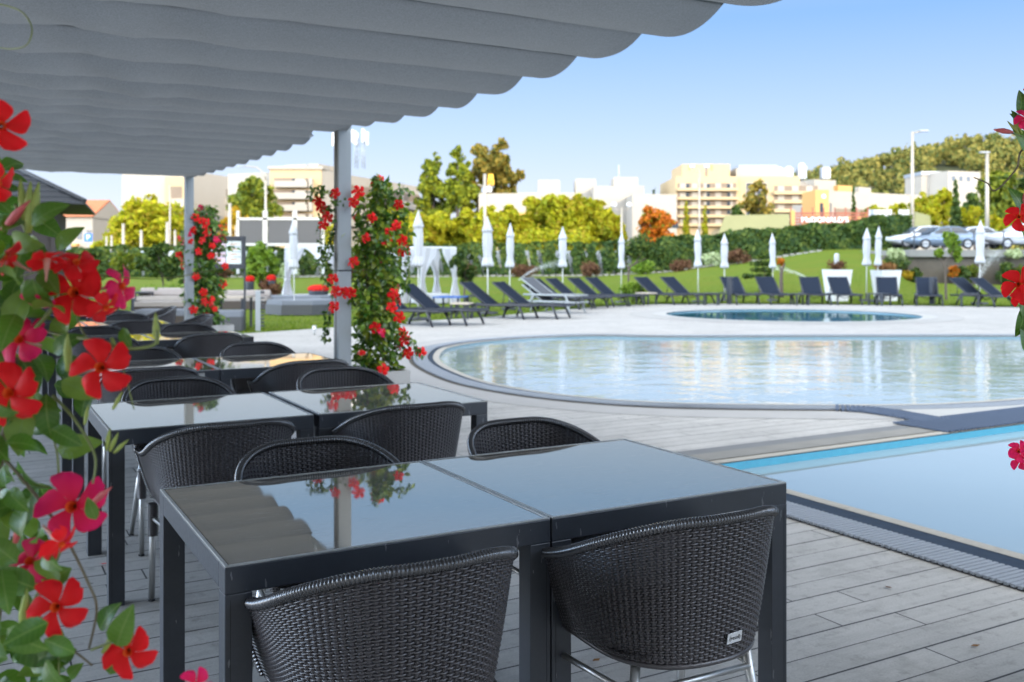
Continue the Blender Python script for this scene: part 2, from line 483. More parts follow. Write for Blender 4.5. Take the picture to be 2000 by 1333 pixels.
M['mosaic'] = pm('dark blue mosaic', (0.020, 0.034, 0.058), 0.6, 0, 0.8, 22, 0, 0, 0.25)
M['slat'] = pm('grey plastic grating', (0.25, 0.275, 0.31), 0.5, 0, 0.12, 9)
M['slat_dark'] = pm('blue grey plastic grating', (0.075, 0.10, 0.15), 0.7, 0, 0.12, 9, 0, 0, 0.2)
M['pit'] = pm('dark channel', (0.02, 0.022, 0.025), 0.8)
M['joint'] = pm('stained joint', (0.07, 0.06, 0.045), 0.9, 0, 0.6, 30)
M['pale_deck'] = pm('pale stone tiles', (0.37, 0.37, 0.36), 0.7, 0, 0.15, 2.0, 0.03, 60)
M['pool_tile'] = pm('turquoise pool tile', (0.05, 0.27, 0.38), 0.25, 0, 0.25, 16)
M['pool_tile_pale'] = pm('pale grey blue pool tile', (0.14, 0.22, 0.26), 0.25, 0, 0.25, 16)

# ---- outlines ---------------------------------------------------------------
pool_edge = [(858, 702), (868, 688), (890, 681), (930, 674), (980, 669), (1060, 664), (1160, 661)]
P = [gp(x, y, -0.04) for x, y in pool_edge]
P += [Vector((3.2, 18.95, -0.04)), Vector((7, 19.1, -0.04)), Vector((11, 19.0, -0.04)), Vector((14, 17.8, -0.04)), Vector((14.6, 15.6, -0.04)), Vector((12.5, 13.6, -0.04)), Vector((8.6, 11.9, -0.04))]
P += [gp(x, y, -0.04) for x, y in ((2000, 785), (1870, 794), (1750, 798), (1600, 798), (1400, 796), (1290, 793), (1190, 787), (1090, 777), (1000, 763), (940, 749), (893, 731), (866, 716))]
main_loop = catmull(P, 6)
NEAR_U, NEAR_V = 4.58, 5.41
near_loop = [uv(NEAR_U, -6), uv(14, -6), uv(14, NEAR_V), uv(NEAR_U, NEAR_V)]
kid_c = Vector((7.75, 27.0, 0))
kid_loop = [kid_c + Vector((3.45 * math.cos(a), 3.2 * math.sin(a), 0)) for a in [2 * math.pi * k / 64 for k in range(64)]]
YB = [(-3200, 3.5), (-1500, 8.0), (-600, 13.0), (0, 16.5), (300, 18.6), (440, 19.6), (655, 21.8), (740, 23.3), (950, 25.8), (1050, 28.6), (1200, 33.0), (1340, 34.6), (1600, 34.0), (2000, 31.8), (2600, 29), (4000, 26), (6000, 22)]
def ray(px, Y): return Vector(((px - 1000) / F * Y, Y, 0))

# ---- the sheet under everything, to the horizon ------------------------------
mb = MB(); mb.add([(-3000, -400, -0.45), (3000, -400, -0.45), (3000, 3500, -0.45), (-3000, 3500, -0.45)], [(0, 1, 2, 3)])
tag(mb.build('ground', M['dirt']), kind='structure')
mb = MB(); mb.add([(-90, -56, -0.03), (120, -56, -0.03), (30.5, -8.9, -0.03), (-24.5, -8.9, -0.03)], [(0, 1, 2, 3)])
tag(mb.build('bounce_paving', pm('pale bounce paving', (0.42, 0.41, 0.39), 0.8, 0, 0.15, 1)), kind='structure')  # unseen pale paving, added to bounce light in under the awning

# ---- deck: one slab with the three basins cut out ----------------------------
bm = bmesh.new()
outer = [ray(px, interp(YB, px)) for px in range(-3200, 6001, 100)] + [Vector((58, 5, 0)), Vector((30, -9, 0)), Vector((-24, -9, 0))]
edges = []
for lp in (outer, [Vector((p.x, p.y, 0)) for p in main_loop], near_loop, kid_loop):
    vs = [bm.verts.new((p.x, p.y, 0)) for p in lp]
    edges += [bm.edges.new((vs[i], vs[(i + 1) % len(vs)])) for i in range(len(vs))]
bmesh.ops.triangle_fill(bm, use_beauty=True, use_dissolve=False, edges=edges)
bmesh.ops.recalc_face_normals(bm, faces=bm.faces)
if sum(f.normal.z for f in bm.faces) < 0: bmesh.ops.reverse_faces(bm, faces=bm.faces)
me = bpy.data.meshes.new('deck'); bm.to_mesh(me); bm.free(); me.materials.append(M['deck'])
tag(obj('deck', me), kind='structure')

# ---- pools: basin walls and water --------------------------------------------
def basin(loop, depth):
    mb = MB(); n = len(loop)
    mb.add([(p.x, p.y, -0.002) for p in loop] + [(p.x, p.y, -depth) for p in loop], [(i, (i + 1) % n, n + (i + 1) % n, n + i) for i in range(n)])
    return mb
def sheet(loop, z, name, mat):
    bm = bmesh.new()
    f = bm.faces.new([bm.verts.new((p.x, p.y, z)) for p in loop])
    bm.normal_update()
    if f.normal.z < 0: f.normal_flip()
    bmesh.ops.triangulate(bm, faces=bm.faces[:])
    me = bpy.data.meshes.new(name); bm.to_mesh(me); bm.free(); me.materials.append(mat)
    return tag(obj(name, me), kind='structure')
tag(basin(main_loop, 0.4).build('pool_basin', M['pool_tile_pale']), kind='structure')
tag(basin(near_loop, 0.4).build('pool_basin', M['pool_tile']), kind='structure')
tag(basin(kid_loop, 0.4).build('pool_basin', M['pool_tile_pale']), kind='structure')
sheet(main_loop, -0.035, 'pool_water', water_mat('rippled pool water', (0.27, 0.34, 0.365), 0.04, 2.0, 0.4, (0.8, 1.3, 1)))
sheet(near_loop, -0.06, 'pool_water', water_mat('still pool water', (0.27, 0.345, 0.375), 0.012, 0.9, 0.25))
sheet(kid_loop, -0.04, 'pool_water', water_mat('teal pool water', (0.012, 0.13, 0.19), 0.02, 2.0, 0.35))

# ---- gutters and copings: sheets and slats round the basins ------------------
def offset_loop(loop, d, closed=True):
    n = len(loop); out = []
    for i, p in enumerate(loop):
        a = loop[i - 1] if (closed or i) else p
        b = loop[(i + 1) % n] if (closed or i < n - 1) else p
        t = (b - a); t.z = 0; t.normalize()
        out.append(Vector((p.x + t.y * d, p.y - t.x * d, 0)))
    return out
def area(loop): return sum(a.x * b.y - b.x * a.y for a, b in zip(loop, loop[1:] + loop[:1]))
def band(mb, loop, d0, d1, z, mi=0, closed=True):
    A, B = offset_loop(loop, d0, closed), offset_loop(loop, d1, closed); n = len(loop)
    mb.add([(p.x, p.y, z) for p in A] + [(p.x, p.y, z) for p in B], [(i, n + i, n + (i + 1) % n, (i + 1) % n) for i in range(n if closed else n - 1)], mi)
def slats(mb, loop, d0, d1, z, pitch, wid, mi=0, closed=True, h=0.012):
    n = len(loop); A, B = offset_loop(loop, d0, closed), offset_loop(loop, d1, closed)
    acc = 0.0
    for i in range(n if closed else n - 1):
        j = (i + 1) % n
        Ls = (A[j] - A[i]).length
        while acc < Ls:
            t = acc / Ls
            a, b = A[i].lerp(A[j], t), B[i].lerp(B[j], t)
            c = (a + b) / 2; dr = b - a
            mb.box((c.x, c.y, z + h / 2), (dr.length, wid, h), mi, math.atan2(dr.y, dr.x))
            acc += pitch
        acc -= Ls
if area(main_loop) < 0: main_loop.reverse()
mb = MB()
band(mb, main_loop, 0.0, 0.10, 0.004, 1)
band(mb, main_loop, 0.10, 0.16, 0.008, 2)
band(mb, main_loop, 0.16, 0.42, 0.004, 0)
slats(mb, main_loop, 0.18, 0.40, 0.006, 0.022, 0.012, 3)
band(mb, main_loop, 0.42, 0.47, 0.004, 4)
tag(mb.build('pool_gutter', [M['pit'], M['stone'], M['mosaic'], M['slat'], M['joint']]), kind='structure')
# rectangular pool: long edge nearest the tables, then the far edge
mb = MB()
def strip(mb, u0, u1, v0, v1, z, mi): mb.add([uv(u0, v0, z), uv(u1, v0, z), uv(u1, v1, z), uv(u0, v1, z)], [(0, 1, 2, 3)], mi)
strip(mb, NEAR_U - 0.075, NEAR_U + 0.012, -6, NEAR_V - 0.0, 0.006, 1)
strip(mb, NEAR_U - 0.235, NEAR_U - 0.075, -6, NEAR_V + 0.08, 0.004, 2)
strip(mb, NEAR_U - 0.255, NEAR_U - 0.235, -6, NEAR_V + 0.08, 0.006, 0)
strip(mb, NEAR_U - 0.50, NEAR_U - 0.255, -6, NEAR_V + 0.08, 0.004, 0)
v = -6.0
while v < NEAR_V + 0.05:
    c = uv(NEAR_U - 0.378, v, 0.013); mb.box(c, (0.235, 0.0215, 0.014), 3, TH); v += 0.034
strip(mb, NEAR_U - 0.235, 14, NEAR_V - 0.01, NEAR_V + 0.085, 0.008, 1)
strip(mb, NEAR_U - 0.235, 14, NEAR_V + 0.085, NEAR_V + 0.12, 0.004, 4)
strip(mb, NEAR_U - 0.235, 14, NEAR_V + 0.12, NEAR_V + 0.34, 0.006, 7)
strip(mb, NEAR_U - 0.235, 14, NEAR_V + 0.34, NEAR_V + 0.50, 0.004, 6)
tag(mb.build('pool_gutter', [M['pit'], M['stone'], M['mosaic'], M['slat'], M['joint'], M['pale_deck'], pm('grey stone strip', (0.16, 0.165, 0.17), 0.7, 0, 0.3, 5), pm('weathered stone strip', (0.21, 0.205, 0.19), 0.75, 0, 0.35, 4)]), kind='structure')
# bridge between the two pools: broad blue grey grating and a pale wedge
mb = MB()
A0, A1 = gp(1845, 812, 0.004), gp(1735, 797, 0.004)
c0 = gp(1560, 793); c1 = gp(1835, 826)
ln = [gp(1635, 800), gp(1700, 804), gp(1790, 818), gp(1830, 826)]
slats(mb, catmull(ln, 5, False), -0.17, 0.17, 0.012, 0.05, 0.03, 1, False, 0.014)
ln2 = [uv(7.3, NEAR_V + 0.30), uv(14, NEAR_V + 0.30)]
band(mb, ln2, -0.28, 0.30, 0.010, 2, False)
slats(mb, ln2, -0.27, 0.29, 0.012, 0.05, 0.026, 1, False, 0.012)
q = [gp(1742, 799), gp(1832, 817), gp(2000, 797), gp(2200, 775), gp(2200, 766), gp(2000, 788), gp(1880, 795)]
mb.add([(p.x, p.y, 0.010) for p in q], [tuple(range(len(q)))], 0)
tag(mb.build('pool_bridge_paving', [M['pale_deck'], M['slat_dark'], M['pit']]), kind='structure')
mb = MB()
if area(kid_loop) < 0: kid_loop.reverse()
band(mb, kid_loop, -0.02, 0.35, 0.012, 0); band(mb, kid_loop, 0.35, 1.0, 0.006, 1)
tag(mb.build('pool_coping', [M['pale_deck'], pm('pale paving', (0.33, 0.325, 0.315), 0.8, 0, 0.12, 3)]), kind='structure')
# raised pale ring on the far side of the big pool
mb = MB(); ring2 = offset_loop(main_loop, 0.47)
band(mb, main_loop, 0.47, 0.95, 0.003, 0)
tag(mb.build('pool_surround', [pm('bent edge planks', (0.33, 0.325, 0.32), 0.7, 0, 0.2, 3, 0.05, 80)]), kind='structure')

# ---- lawn with the rise towards the hedge -------------------------------------
YBORD = [(-3200, 545), (-800, 545), (800, 541), (1170, 539), (1300, 532), (1387, 520), (1457, 512), (1545, 499), (1615, 488), (1735, 486), (1775, 540), (1900, 546), (2100, 548), (6000, 548)]
YF = 68.0
def lawn_z(X, Y):
    px = 1000 + X / Y * F
    zb = H + (Y0 - interp(YBORD, px)) / F * YF
    t = (Y - 35) / (YF - 35)
    return -0.012 + (zb + 0.012) * (sstep(t) * 0.55 + 0.45 * max(0, min(1, t)) ** 1.6 if t < 1 else 1)
pxs = list(range(-3200, -400, 200)) + list(range(-400, 2600, 14)) + list(range(2600, 6001, 200))
NT = 60
vs, fs = [], []
for px in pxs:
    y0 = interp(YB, px)
    for k in range(NT + 1):
        t = k / NT
        Y = y0 + (YF + 3 - y0) * t
        X = (px - 1000) / F * Y
        vs.append((X, Y, lawn_z(X, Y) + (-0.05 if k == 0 else 0)))
n = NT + 1
for i in range(len(pxs) - 1):
    for k in range(NT): fs.append((i * n + k, (i + 1) * n + k, (i + 1) * n + k + 1, i * n + k + 1))
tag(obj('lawn', np_mesh('lawn', vs, fs, M['grass'], None, True)), kind='structure')
# short blades standing in the nearer part of the lawn
rng = np.random.default_rng(5)
N = 42000
px = rng.uniform(-100, 2100, N); w = rng.random(N) ** 1.7
yb = np.interp(px, [a for a, b in YB], [b for a, b in YB])
Yg = yb + 0.03 + w * 20; Xg = (px - 1000) / F * Yg
zg = np.array([lawn_z(a, b) for a, b in zip(Xg, Yg)])
hgt = rng.uniform(0.03, 0.075, N); ang = rng.uniform(0, math.pi, N); wd = rng.uniform(0.008, 0.018, N)
lean = rng.normal(0, 0.025, (N, 2))
base = np.stack([Xg, Yg, zg - 0.005], 1); dx = np.stack([np.cos(ang) * wd, np.sin(ang) * wd, 0 * wd], 1)
tip = base + np.stack([lean[:, 0], lean[:, 1], hgt], 1)
vv = np.stack([base - dx, base + dx, tip], 1).reshape(-1, 3)
M['blade'] = leafmat('grass blades', (0.07, 0.125, 0.010), (0.17, 0.235, 0.022), 0.3, 0.6, 0.2)
tag(obj('grass', np_mesh('grass', vv, np.arange(N * 3).reshape(N, 3), M['blade'])), kind='stuff')
# street level behind the garden, rising to the right where the restaurant stands
vs, fs = [], []
tab = [(-3200, 0.6), (1200, 0.7), (1400, 1.6), (1560, 2.3), (6000, 2.35)]
cols = list(range(-3200, 6001, 100))
rows = [70.5, 76, 90, 120, 160, 230, 300]
for px in cols:
    for r_ in rows: vs.append(((px - 1000) / F * r_, r_, interp(tab, px) - 0.06))
n = len(rows)
for i in range(len(cols) - 1):
    for k in range(n - 1): fs.append((i * n + k, (i + 1) * n + k, (i + 1) * n + k + 1, i * n + k + 1))
tag(obj('street', np_mesh('street', vs, fs, M['asphalt'], None, True)), kind='structure')
# stone edging along the lawn border
rnd = random.Random(3); se = thing('stone_edging', 'low edging of rough pale stones between lawn and hedge', 'edging', (0, YF - 0.9, .5))
M['edge_stone'] = pm('edging stone', (0.26, 0.245, 0.21), 0.9, 0, 0.4, 2)
for px in range(430, 1612, 13):
    p = ray(px, YF - 0.9 + rnd.uniform(-.12, .12)); p.z = lawn_z(p.x, p.y) + 0.03
    MB().bev(p - se.location, (rnd.uniform(.3, .46), .22, rnd.uniform(.12, .2)), 0.03, 0, Matrix.Rotation(rnd.uniform(-.3, .3), 3, 'Z')).build('stone', M['edge_stone'], se)

# ================================================================== hotel behind the camera, which shades the garden
M['hotel'] = pm('hotel render', (0.62, 0.60, 0.56), 0.9, 0, 0.1, 0.5)
M['win_glass'] = pm('window glass', (0.03, 0.04, 0.05), 0.08, 0, 0.2, 2)
hot = thing('hotel_building', 'long rendered hotel block with rows of windows behind the terrace', 'building', (0, -56, -.4))
mb = MB()
mb.box((-8, -8, 14.6), (170, 16, 29.2)); mb.box((97, -8, 17), (70, 15.6, 34))
mb.build('wall', M['hotel'], hot)
mbw = MB(); mbw.bev((0, 0, 0), (1.6, 0.12, 1.7), 0.02, 0); wm = mbw.mesh('window', M['win_glass'])
for fl in range(7):
    for k in range(13):
        obj('window', wm, hot, (-30 + k * 5.0, 0.03, 2.2 + fl * 3.4))

# ================================================================== pergola with the folding cloth roof
EU, EV = U, V
E0 = Vector((0.934, 4.38, 0))                 # first scallop seam on the free edge
CELL = 0.604
def seam_z(k):
    return interp([(-12, 2.655), (0, 2.637), (4, 2.616), (5, 2.62), (6, 2.655), (8, 2.72), (9, 2.735), (13, 2.745), (16, 2.775), (20.2, 2.83)], k)
perg = thing('pergola', 'pale grey pergola with scalloped fabric roof over the tables', 'pergola', (0, 0, 0))
def canopy():
    K0, K1, NS, NW = -9, 20, 14, 90
    vs, fs = [], []
    rng = np.random.default_rng(11)
    wr = rng.normal(0, 1, (K1 - K0, 6))
    tot = (K1 - K0) * NS
    for i in range(tot + 1):
        k = K0 + i / NS
        c = min(int(math.floor(k + 1e-6)), K1 - 1); f = k - c
        for j in range(NW + 1):
            w = (j / NW) ** 1.25 * 6.9
            a = wr[c - K0]
            s_ = 0.074 * (1 + 0.10 * a[0])
            z = seam_z(k) - s_ * 4 * f * (1 - f) * (1 - 0.28 * (2 * f - 1))
            # small creases half way in
            cr = math.exp(-((w - 2.6 - 0.25 * a[1]) / 0.9) ** 2)
            z += cr * 0.022 * math.sin(11 * w + 5 * f + a[2] * 2) * math.sin(math.pi * f) * (0.6 + 0.4 * math.sin(23 * w + a[3]))
            z += 0.004 * math.sin(2.2 * w + a[4]) * math.sin(math.pi * f) + 0.0022 * math.sin(17 * w + 9 * f + 3 * a[5]) * math.sin(math.pi * f) * (0.5 + 0.5 * math.sin(3.1 * w + a[1] * 2))
            ins = 0.0
            if 8.35 < k < 9.9: ins = 0.16 * math.sin(math.pi * (k - 8.35) / 1.55)
            w0 = -0.03 + ins + 0.012 * math.sin(math.pi * f)
            p = E0 + EV * (k * CELL) - EU * (w + w0)
            vs.append((p.x, p.y, z))
    n = NW + 1
    for i in range(tot):
        for j in range(NW): fs.append((i * n + j, i * n + j + 1, (i + 1) * n + j + 1, (i + 1) * n + j))
    me = np_mesh('canopy', vs, fs, M['canopy'], None, True)
    # sharp seam lines
    return me
def canopy_mat():
    m = pm('grey awning cloth', (0.20, 0.212, 0.22), 0.75, 0, 0.10, 2.0, 0, 0, 0.3)
    t = m.node_tree; L = t.links.new; p = t.nodes['Principled BSDF']
    tc = nd(t, 'ShaderNodeTexCoord')
    n = nd(t, 'ShaderNodeTexNoise', Scale=220.0, Detail=2.0); L(tc.outputs['Object'], n.inputs['Vector'])
    n2 = nd(t, 'ShaderNodeTexNoise', Scale=3.5, Detail=5.0); L(tc.outputs['Object'], n2.inputs['Vector'])
    old = p.inputs['Base Color'].links[0].from_socket; n3 = nd(t, 'ShaderNodeTexNoise', Scale=130.0, Detail=3.0); L(tc.outputs['Object'], n3.inputs['Vector'])
    L(mixc(t, 1.0, old, mth(t, 'MULTIPLY_ADD', n3.outputs[0], 1.1, 0.45), 'MULTIPLY'), p.inputs['Base Color'])
    b = nd(t, 'ShaderNodeBump', Strength=0.35, Distance=0.004); L(n.outputs[0], b.inputs['Height'])
    b2 = nd(t, 'ShaderNodeBump', Strength=0.35, Distance=0.05); L(n2.outputs[0], b2.inputs['Height']); L(b.outputs[0], b2.inputs['Normal'])
    L(b2.outputs[0], p.inputs['Normal'])
    tr = nd(t, 'ShaderNodeBsdfTranslucent'); tr.inputs[0].default_value = (0.21, 0.22, 0.23, 1)
    mx = nd(t, 'ShaderNodeMixShader'); mx.inputs[0].default_value = 0.26
    L(p.outputs[0], mx.inputs[1]); L(tr.outputs[0], mx.inputs[2])
    L(mx.outputs[0], t.nodes['Material Output'].inputs[0])
    return m
M['canopy'] = canopy_mat()
can = obj('canopy', canopy(), perg)
# seams: a thin welt along each scallop joint
for k in range(-9, 21):
    p0 = E0 + EV * (k * CELL) + EU * 0.02; p1 = p0 - EU * 6.6
    z = seam_z(k) + 0.002
    mb = MB(); mb.tube([(p0.x, p0.y, z), (p1.x, p1.y, z)], 0.011, 8)
    mb.build('seam', M['canopy'], can)
POST_N = Vector((-1.537, 8.8, 0)); POST_F = Vector((-4.98, 14.96, 0)); POST_B = POST_N - V * 7.05
def post(p, top, parent):
    mb = MB(); mb.bev((p.x, p.y, top / 2), (0.125, 0.125, top), 0.006, 0, Matrix.Rotation(TH, 3, 'Z'))
    c = p - U * 0.0635
    mb.box((c.x, c.y, top / 2), (0.004, 0.06, top), 1, TH)  # darker strip down the middle of one post face
    mb.bev((p.x, p.y, 0.006), (0.2, 0.2, 0.012), 0.003, 0, Matrix.Rotation(TH, 3, 'Z'))
    return mb.build('post', [M['post_grey'], M['post_dark']], parent)
for p, top in ((POST_N, 2.74), (POST_F, 2.83), (POST_B, 2.70), (POST_N - U * 6.3, 2.74), (POST_F - U * 6.3, 2.83), (POST_B - U * 6.3, 2.7)):
    post(p, top, perg)
mb = MB(); mb.tube([POST_N + Vector((0, 0, 1.39)) + (U * a + V * b) * 0.066 for a, b in ((1, 1), (-1, 1), (-1, -1), (1, -1))], 0.006, 6, closed=True)
mb.build('tie_cord', M['dark_frame'], perg)
for off in (0.0, -6.3):
    mb = MB()
    a, b = POST_B + U * off - V * 3.3 + Vector((0, 0, 2.775)), POST_F + U * off + V * 0.2 + Vector((0, 0, 2.875))
    c = (a + b) / 2; d = b - a
    mb.bev(c, (0.10, d.length, 0.09), 0.006, 0, Matrix.Rotation(TH, 3, 'Z'))
    mb.build('beam', M['post_grey'], perg)
for pa in (POST_F + V * 0.12, POST_B - V * 3.2):
    mb = MB(); a, b = pa.copy(), pa - U * 6.3; c = (a + b) / 2; c.z = 2.90
    mb.bev(c, (6.4, 0.1, 0.10), 0.006, 0, Matrix.Rotation(TH, 3, 'Z')); mb.build('beam', M['post_grey'], perg)
# ================================================================== tables
def glass_mat():
    m = bpy.data.materials.new('smoked glass'); m.use_nodes = True
    t = m.node_tree; L = t.links.new; p = t.nodes['Principled BSDF']
    p.inputs['Base Color'].default_value = (0.012, 0.014, 0.017, 1)
    p.inputs['IOR'].default_value = 2.2
    p.inputs['Metallic'].default_value = 0.8
    p.inputs['Specular IOR Level'].default_value = 0.5
    p.inputs['Specular Tint'].default_value = (1.0, 0.87, 0.70, 1)
    tc = nd(t, 'ShaderNodeTexCoord')
    # hair scratches: thin stretched noise bands in two directions
    k = None
    for ang, sc in ((0.4, 1.0), (1.9, 1.3), (2.6, 0.8)):
        mp = nd(t, 'ShaderNodeMapping'); mp.inputs['Rotation'].default_value = (0, 0, ang); mp.inputs['Scale'].default_value = (9 * sc, 420 * sc, 1)
        L(tc.outputs['Object'], mp.inputs[0])
        n = nd(t, 'ShaderNodeTexNoise', Scale=1.0, Detail=1.0); L(mp.outputs[0], n.inputs['Vector'])
        g = mth(t, 'GREATER_THAN', n.outputs[0], 0.75)
        k = g if k is None else mth(t, 'MAXIMUM', k, g)
    n3 = nd(t, 'ShaderNodeTexNoise', Scale=5.0, Detail=5.0); L(tc.outputs['Object'], n3.inputs['Vector'])
    sm = nd(t, 'ShaderNodeMapRange', **{'From Min': 0.45, 'From Max': 0.75}); L(n3.outputs[0], sm.inputs[0])
    L(mth(t, 'ADD', mth(t, 'MULTIPLY', k, 0.22), mth(t, 'MULTIPLY_ADD', sm.outputs[0], 0.045, 0.015)), p.inputs['Roughness'])
    L(mixc(t, mth(t, 'MULTIPLY', k, mth(t, 'MULTIPLY_ADD', sm.outputs[0], 0.5, 0.3)), (0.78, 0.755, 0.72), (0.50, 0.48, 0.46)), p.inputs['Base Color'])
    fl = nd(t, 'ShaderNodeBsdfDiffuse'); L(mixc(t, k, mixc(t, sm.outputs[0], (0.010, 0.010, 0.011), (0.035, 0.035, 0.036)), (0.30, 0.30, 0.30)), fl.inputs[0])
    mxs = nd(t, 'ShaderNodeMixShader'); L(p.outputs[0], mxs.inputs[2]); L(fl.outputs[0], mxs.inputs[1])
    lw = nd(t, 'ShaderNodeFresnel'); lw.inputs[0].default_value = 2.6
    L(mth(t, 'SUBTRACT', mth(t, 'MULTIPLY_ADD', lw.outputs[0], 0.75, 0.48, clamp=True), mth(t, 'MULTIPLY', k, 0.22), clamp=True), mxs.inputs[0]); L(mxs.outputs[0], t.nodes['Material Output'].inputs[0])
    return m
def metal_worn():
    m = pm('scratched anthracite metal', (0.032, 0.036, 0.044), 0.42, 0.0, 0.4, 9, 0.02, 400, 0.5)
    t = m.node_tree; L = t.links.new; p = t.nodes['Principled BSDF']
    tc = nd(t, 'ShaderNodeTexCoord')
    mp = nd(t, 'ShaderNodeMapping'); mp.inputs['Rotation'].default_value = (0.3, 0.5, 0.2); mp.inputs['Scale'].default_value = (60, 60, 14); L(tc.outputs['Object'], mp.inputs[0])
    n = nd(t, 'ShaderNodeTexNoise', Scale=1.0, Detail=3.0); L(mp.outputs[0], n.inputs['Vector'])
    g = mth(t, 'GREATER_THAN', n.outputs[0], 0.70)
    old = p.inputs['Base Color'].links[0].from_socket
    L(mixc(t, mth(t, 'MULTIPLY', g, 0.5), old, (0.22, 0.23, 0.24)), p.inputs['Base Color'])
    return m
M['glass_top'] = glass_mat()
M['metal_worn'] = metal_worn()
TW = 0.893
def make_table(label):
    t = thing('patio_table', label, 'table', (0, 0, 0), TH)
    w, L_, z = TW / 2, 0.065, 0.75
    for sx, sy in ((-1, -1), (1, -1), (1, 1), (-1, 1)):
        mb = MB(); mb.bev((sx * (w - L_ / 2), sy * (w - L_ / 2), 0.3415), (L_, L_, 0.683), 0.0025)
        mb.box((sx * (w - 0.013), sy * (w + 0.0003), 0.34), (0.0015, 0.0008, 0.66), 1)
        mb.build('leg', [M['metal_worn'], M['pit']], t)
    mb = MB()
    for s in (-1, 1):
        mb.bev((0, s * (w - L_ / 2), 0.7155), (TW, L_, 0.065), 0.003)
        mb.bev((s * (w - L_ / 2), 0, 0.7155), (L_, TW - 2 * L_ - 0.001, 0.065), 0.003)
    mb.build('frame', M['metal_worn'], t)
    mb = MB(); g = 0.009
    for s in (-1, 1):
        mb.bev((0, s * (w - g / 2 - 0.001), 0.7495), (TW - 0.002, g, 0.004), 0.0008)
        mb.bev((s * (w - g / 2 - 0.001), 0, 0.7495), (g, TW - 2 * g - 0.003, 0.004), 0.0008)
    mb.build('edge_trim', M['worn_edge'], t)
    mb = MB(); mb.bev((0, 0, 0.7465), (TW - 0.026, TW - 0.026, 0.006), 0.001)
    mb.build('glass_top', M['glass_top'], t)
    return t
ROWS = [(-0.672, 2.270), (-1.707, 4.105), (-2.722, 6.015), (-4.045, 8.46), (-5.54, 10.45), (-6.71, 12.56)]
ORD = ['nearest', 'second', 'third', 'fourth', 'fifth', 'farthest']
tab0 = None
for r, (ox, oy) in enumerate(ROWS):
    for c in (0, 1):
        lab = 'square dark glass topped patio table, %s one of the %s table pair under the awning' % (('left', 'right')[c], ORD[r])
        gap = 0.004 + (0.022 if r == 1 else 0.0)
        p = Vector((ox, oy, 0)) + U * (TW / 2 + c * (TW + gap)) + V * TW / 2
        if tab0 is None:
            tab0 = make_table(lab); t = tab0; t.location = p
        else: t = dup(tab0, p, TH, lab)
        t['group'] = 'glass topped tables in pairs under the awning'
        if r == 2:
            mb = MB(); mb.bev((TW / 2 - 0.14, -TW / 2 - 0.0015, 0.716), (0.085, 0.003, 0.035), 0.001)
            mb.build('number_plate', pm('pale tag', (0.42, 0.40, 0.36), 0.6), t)

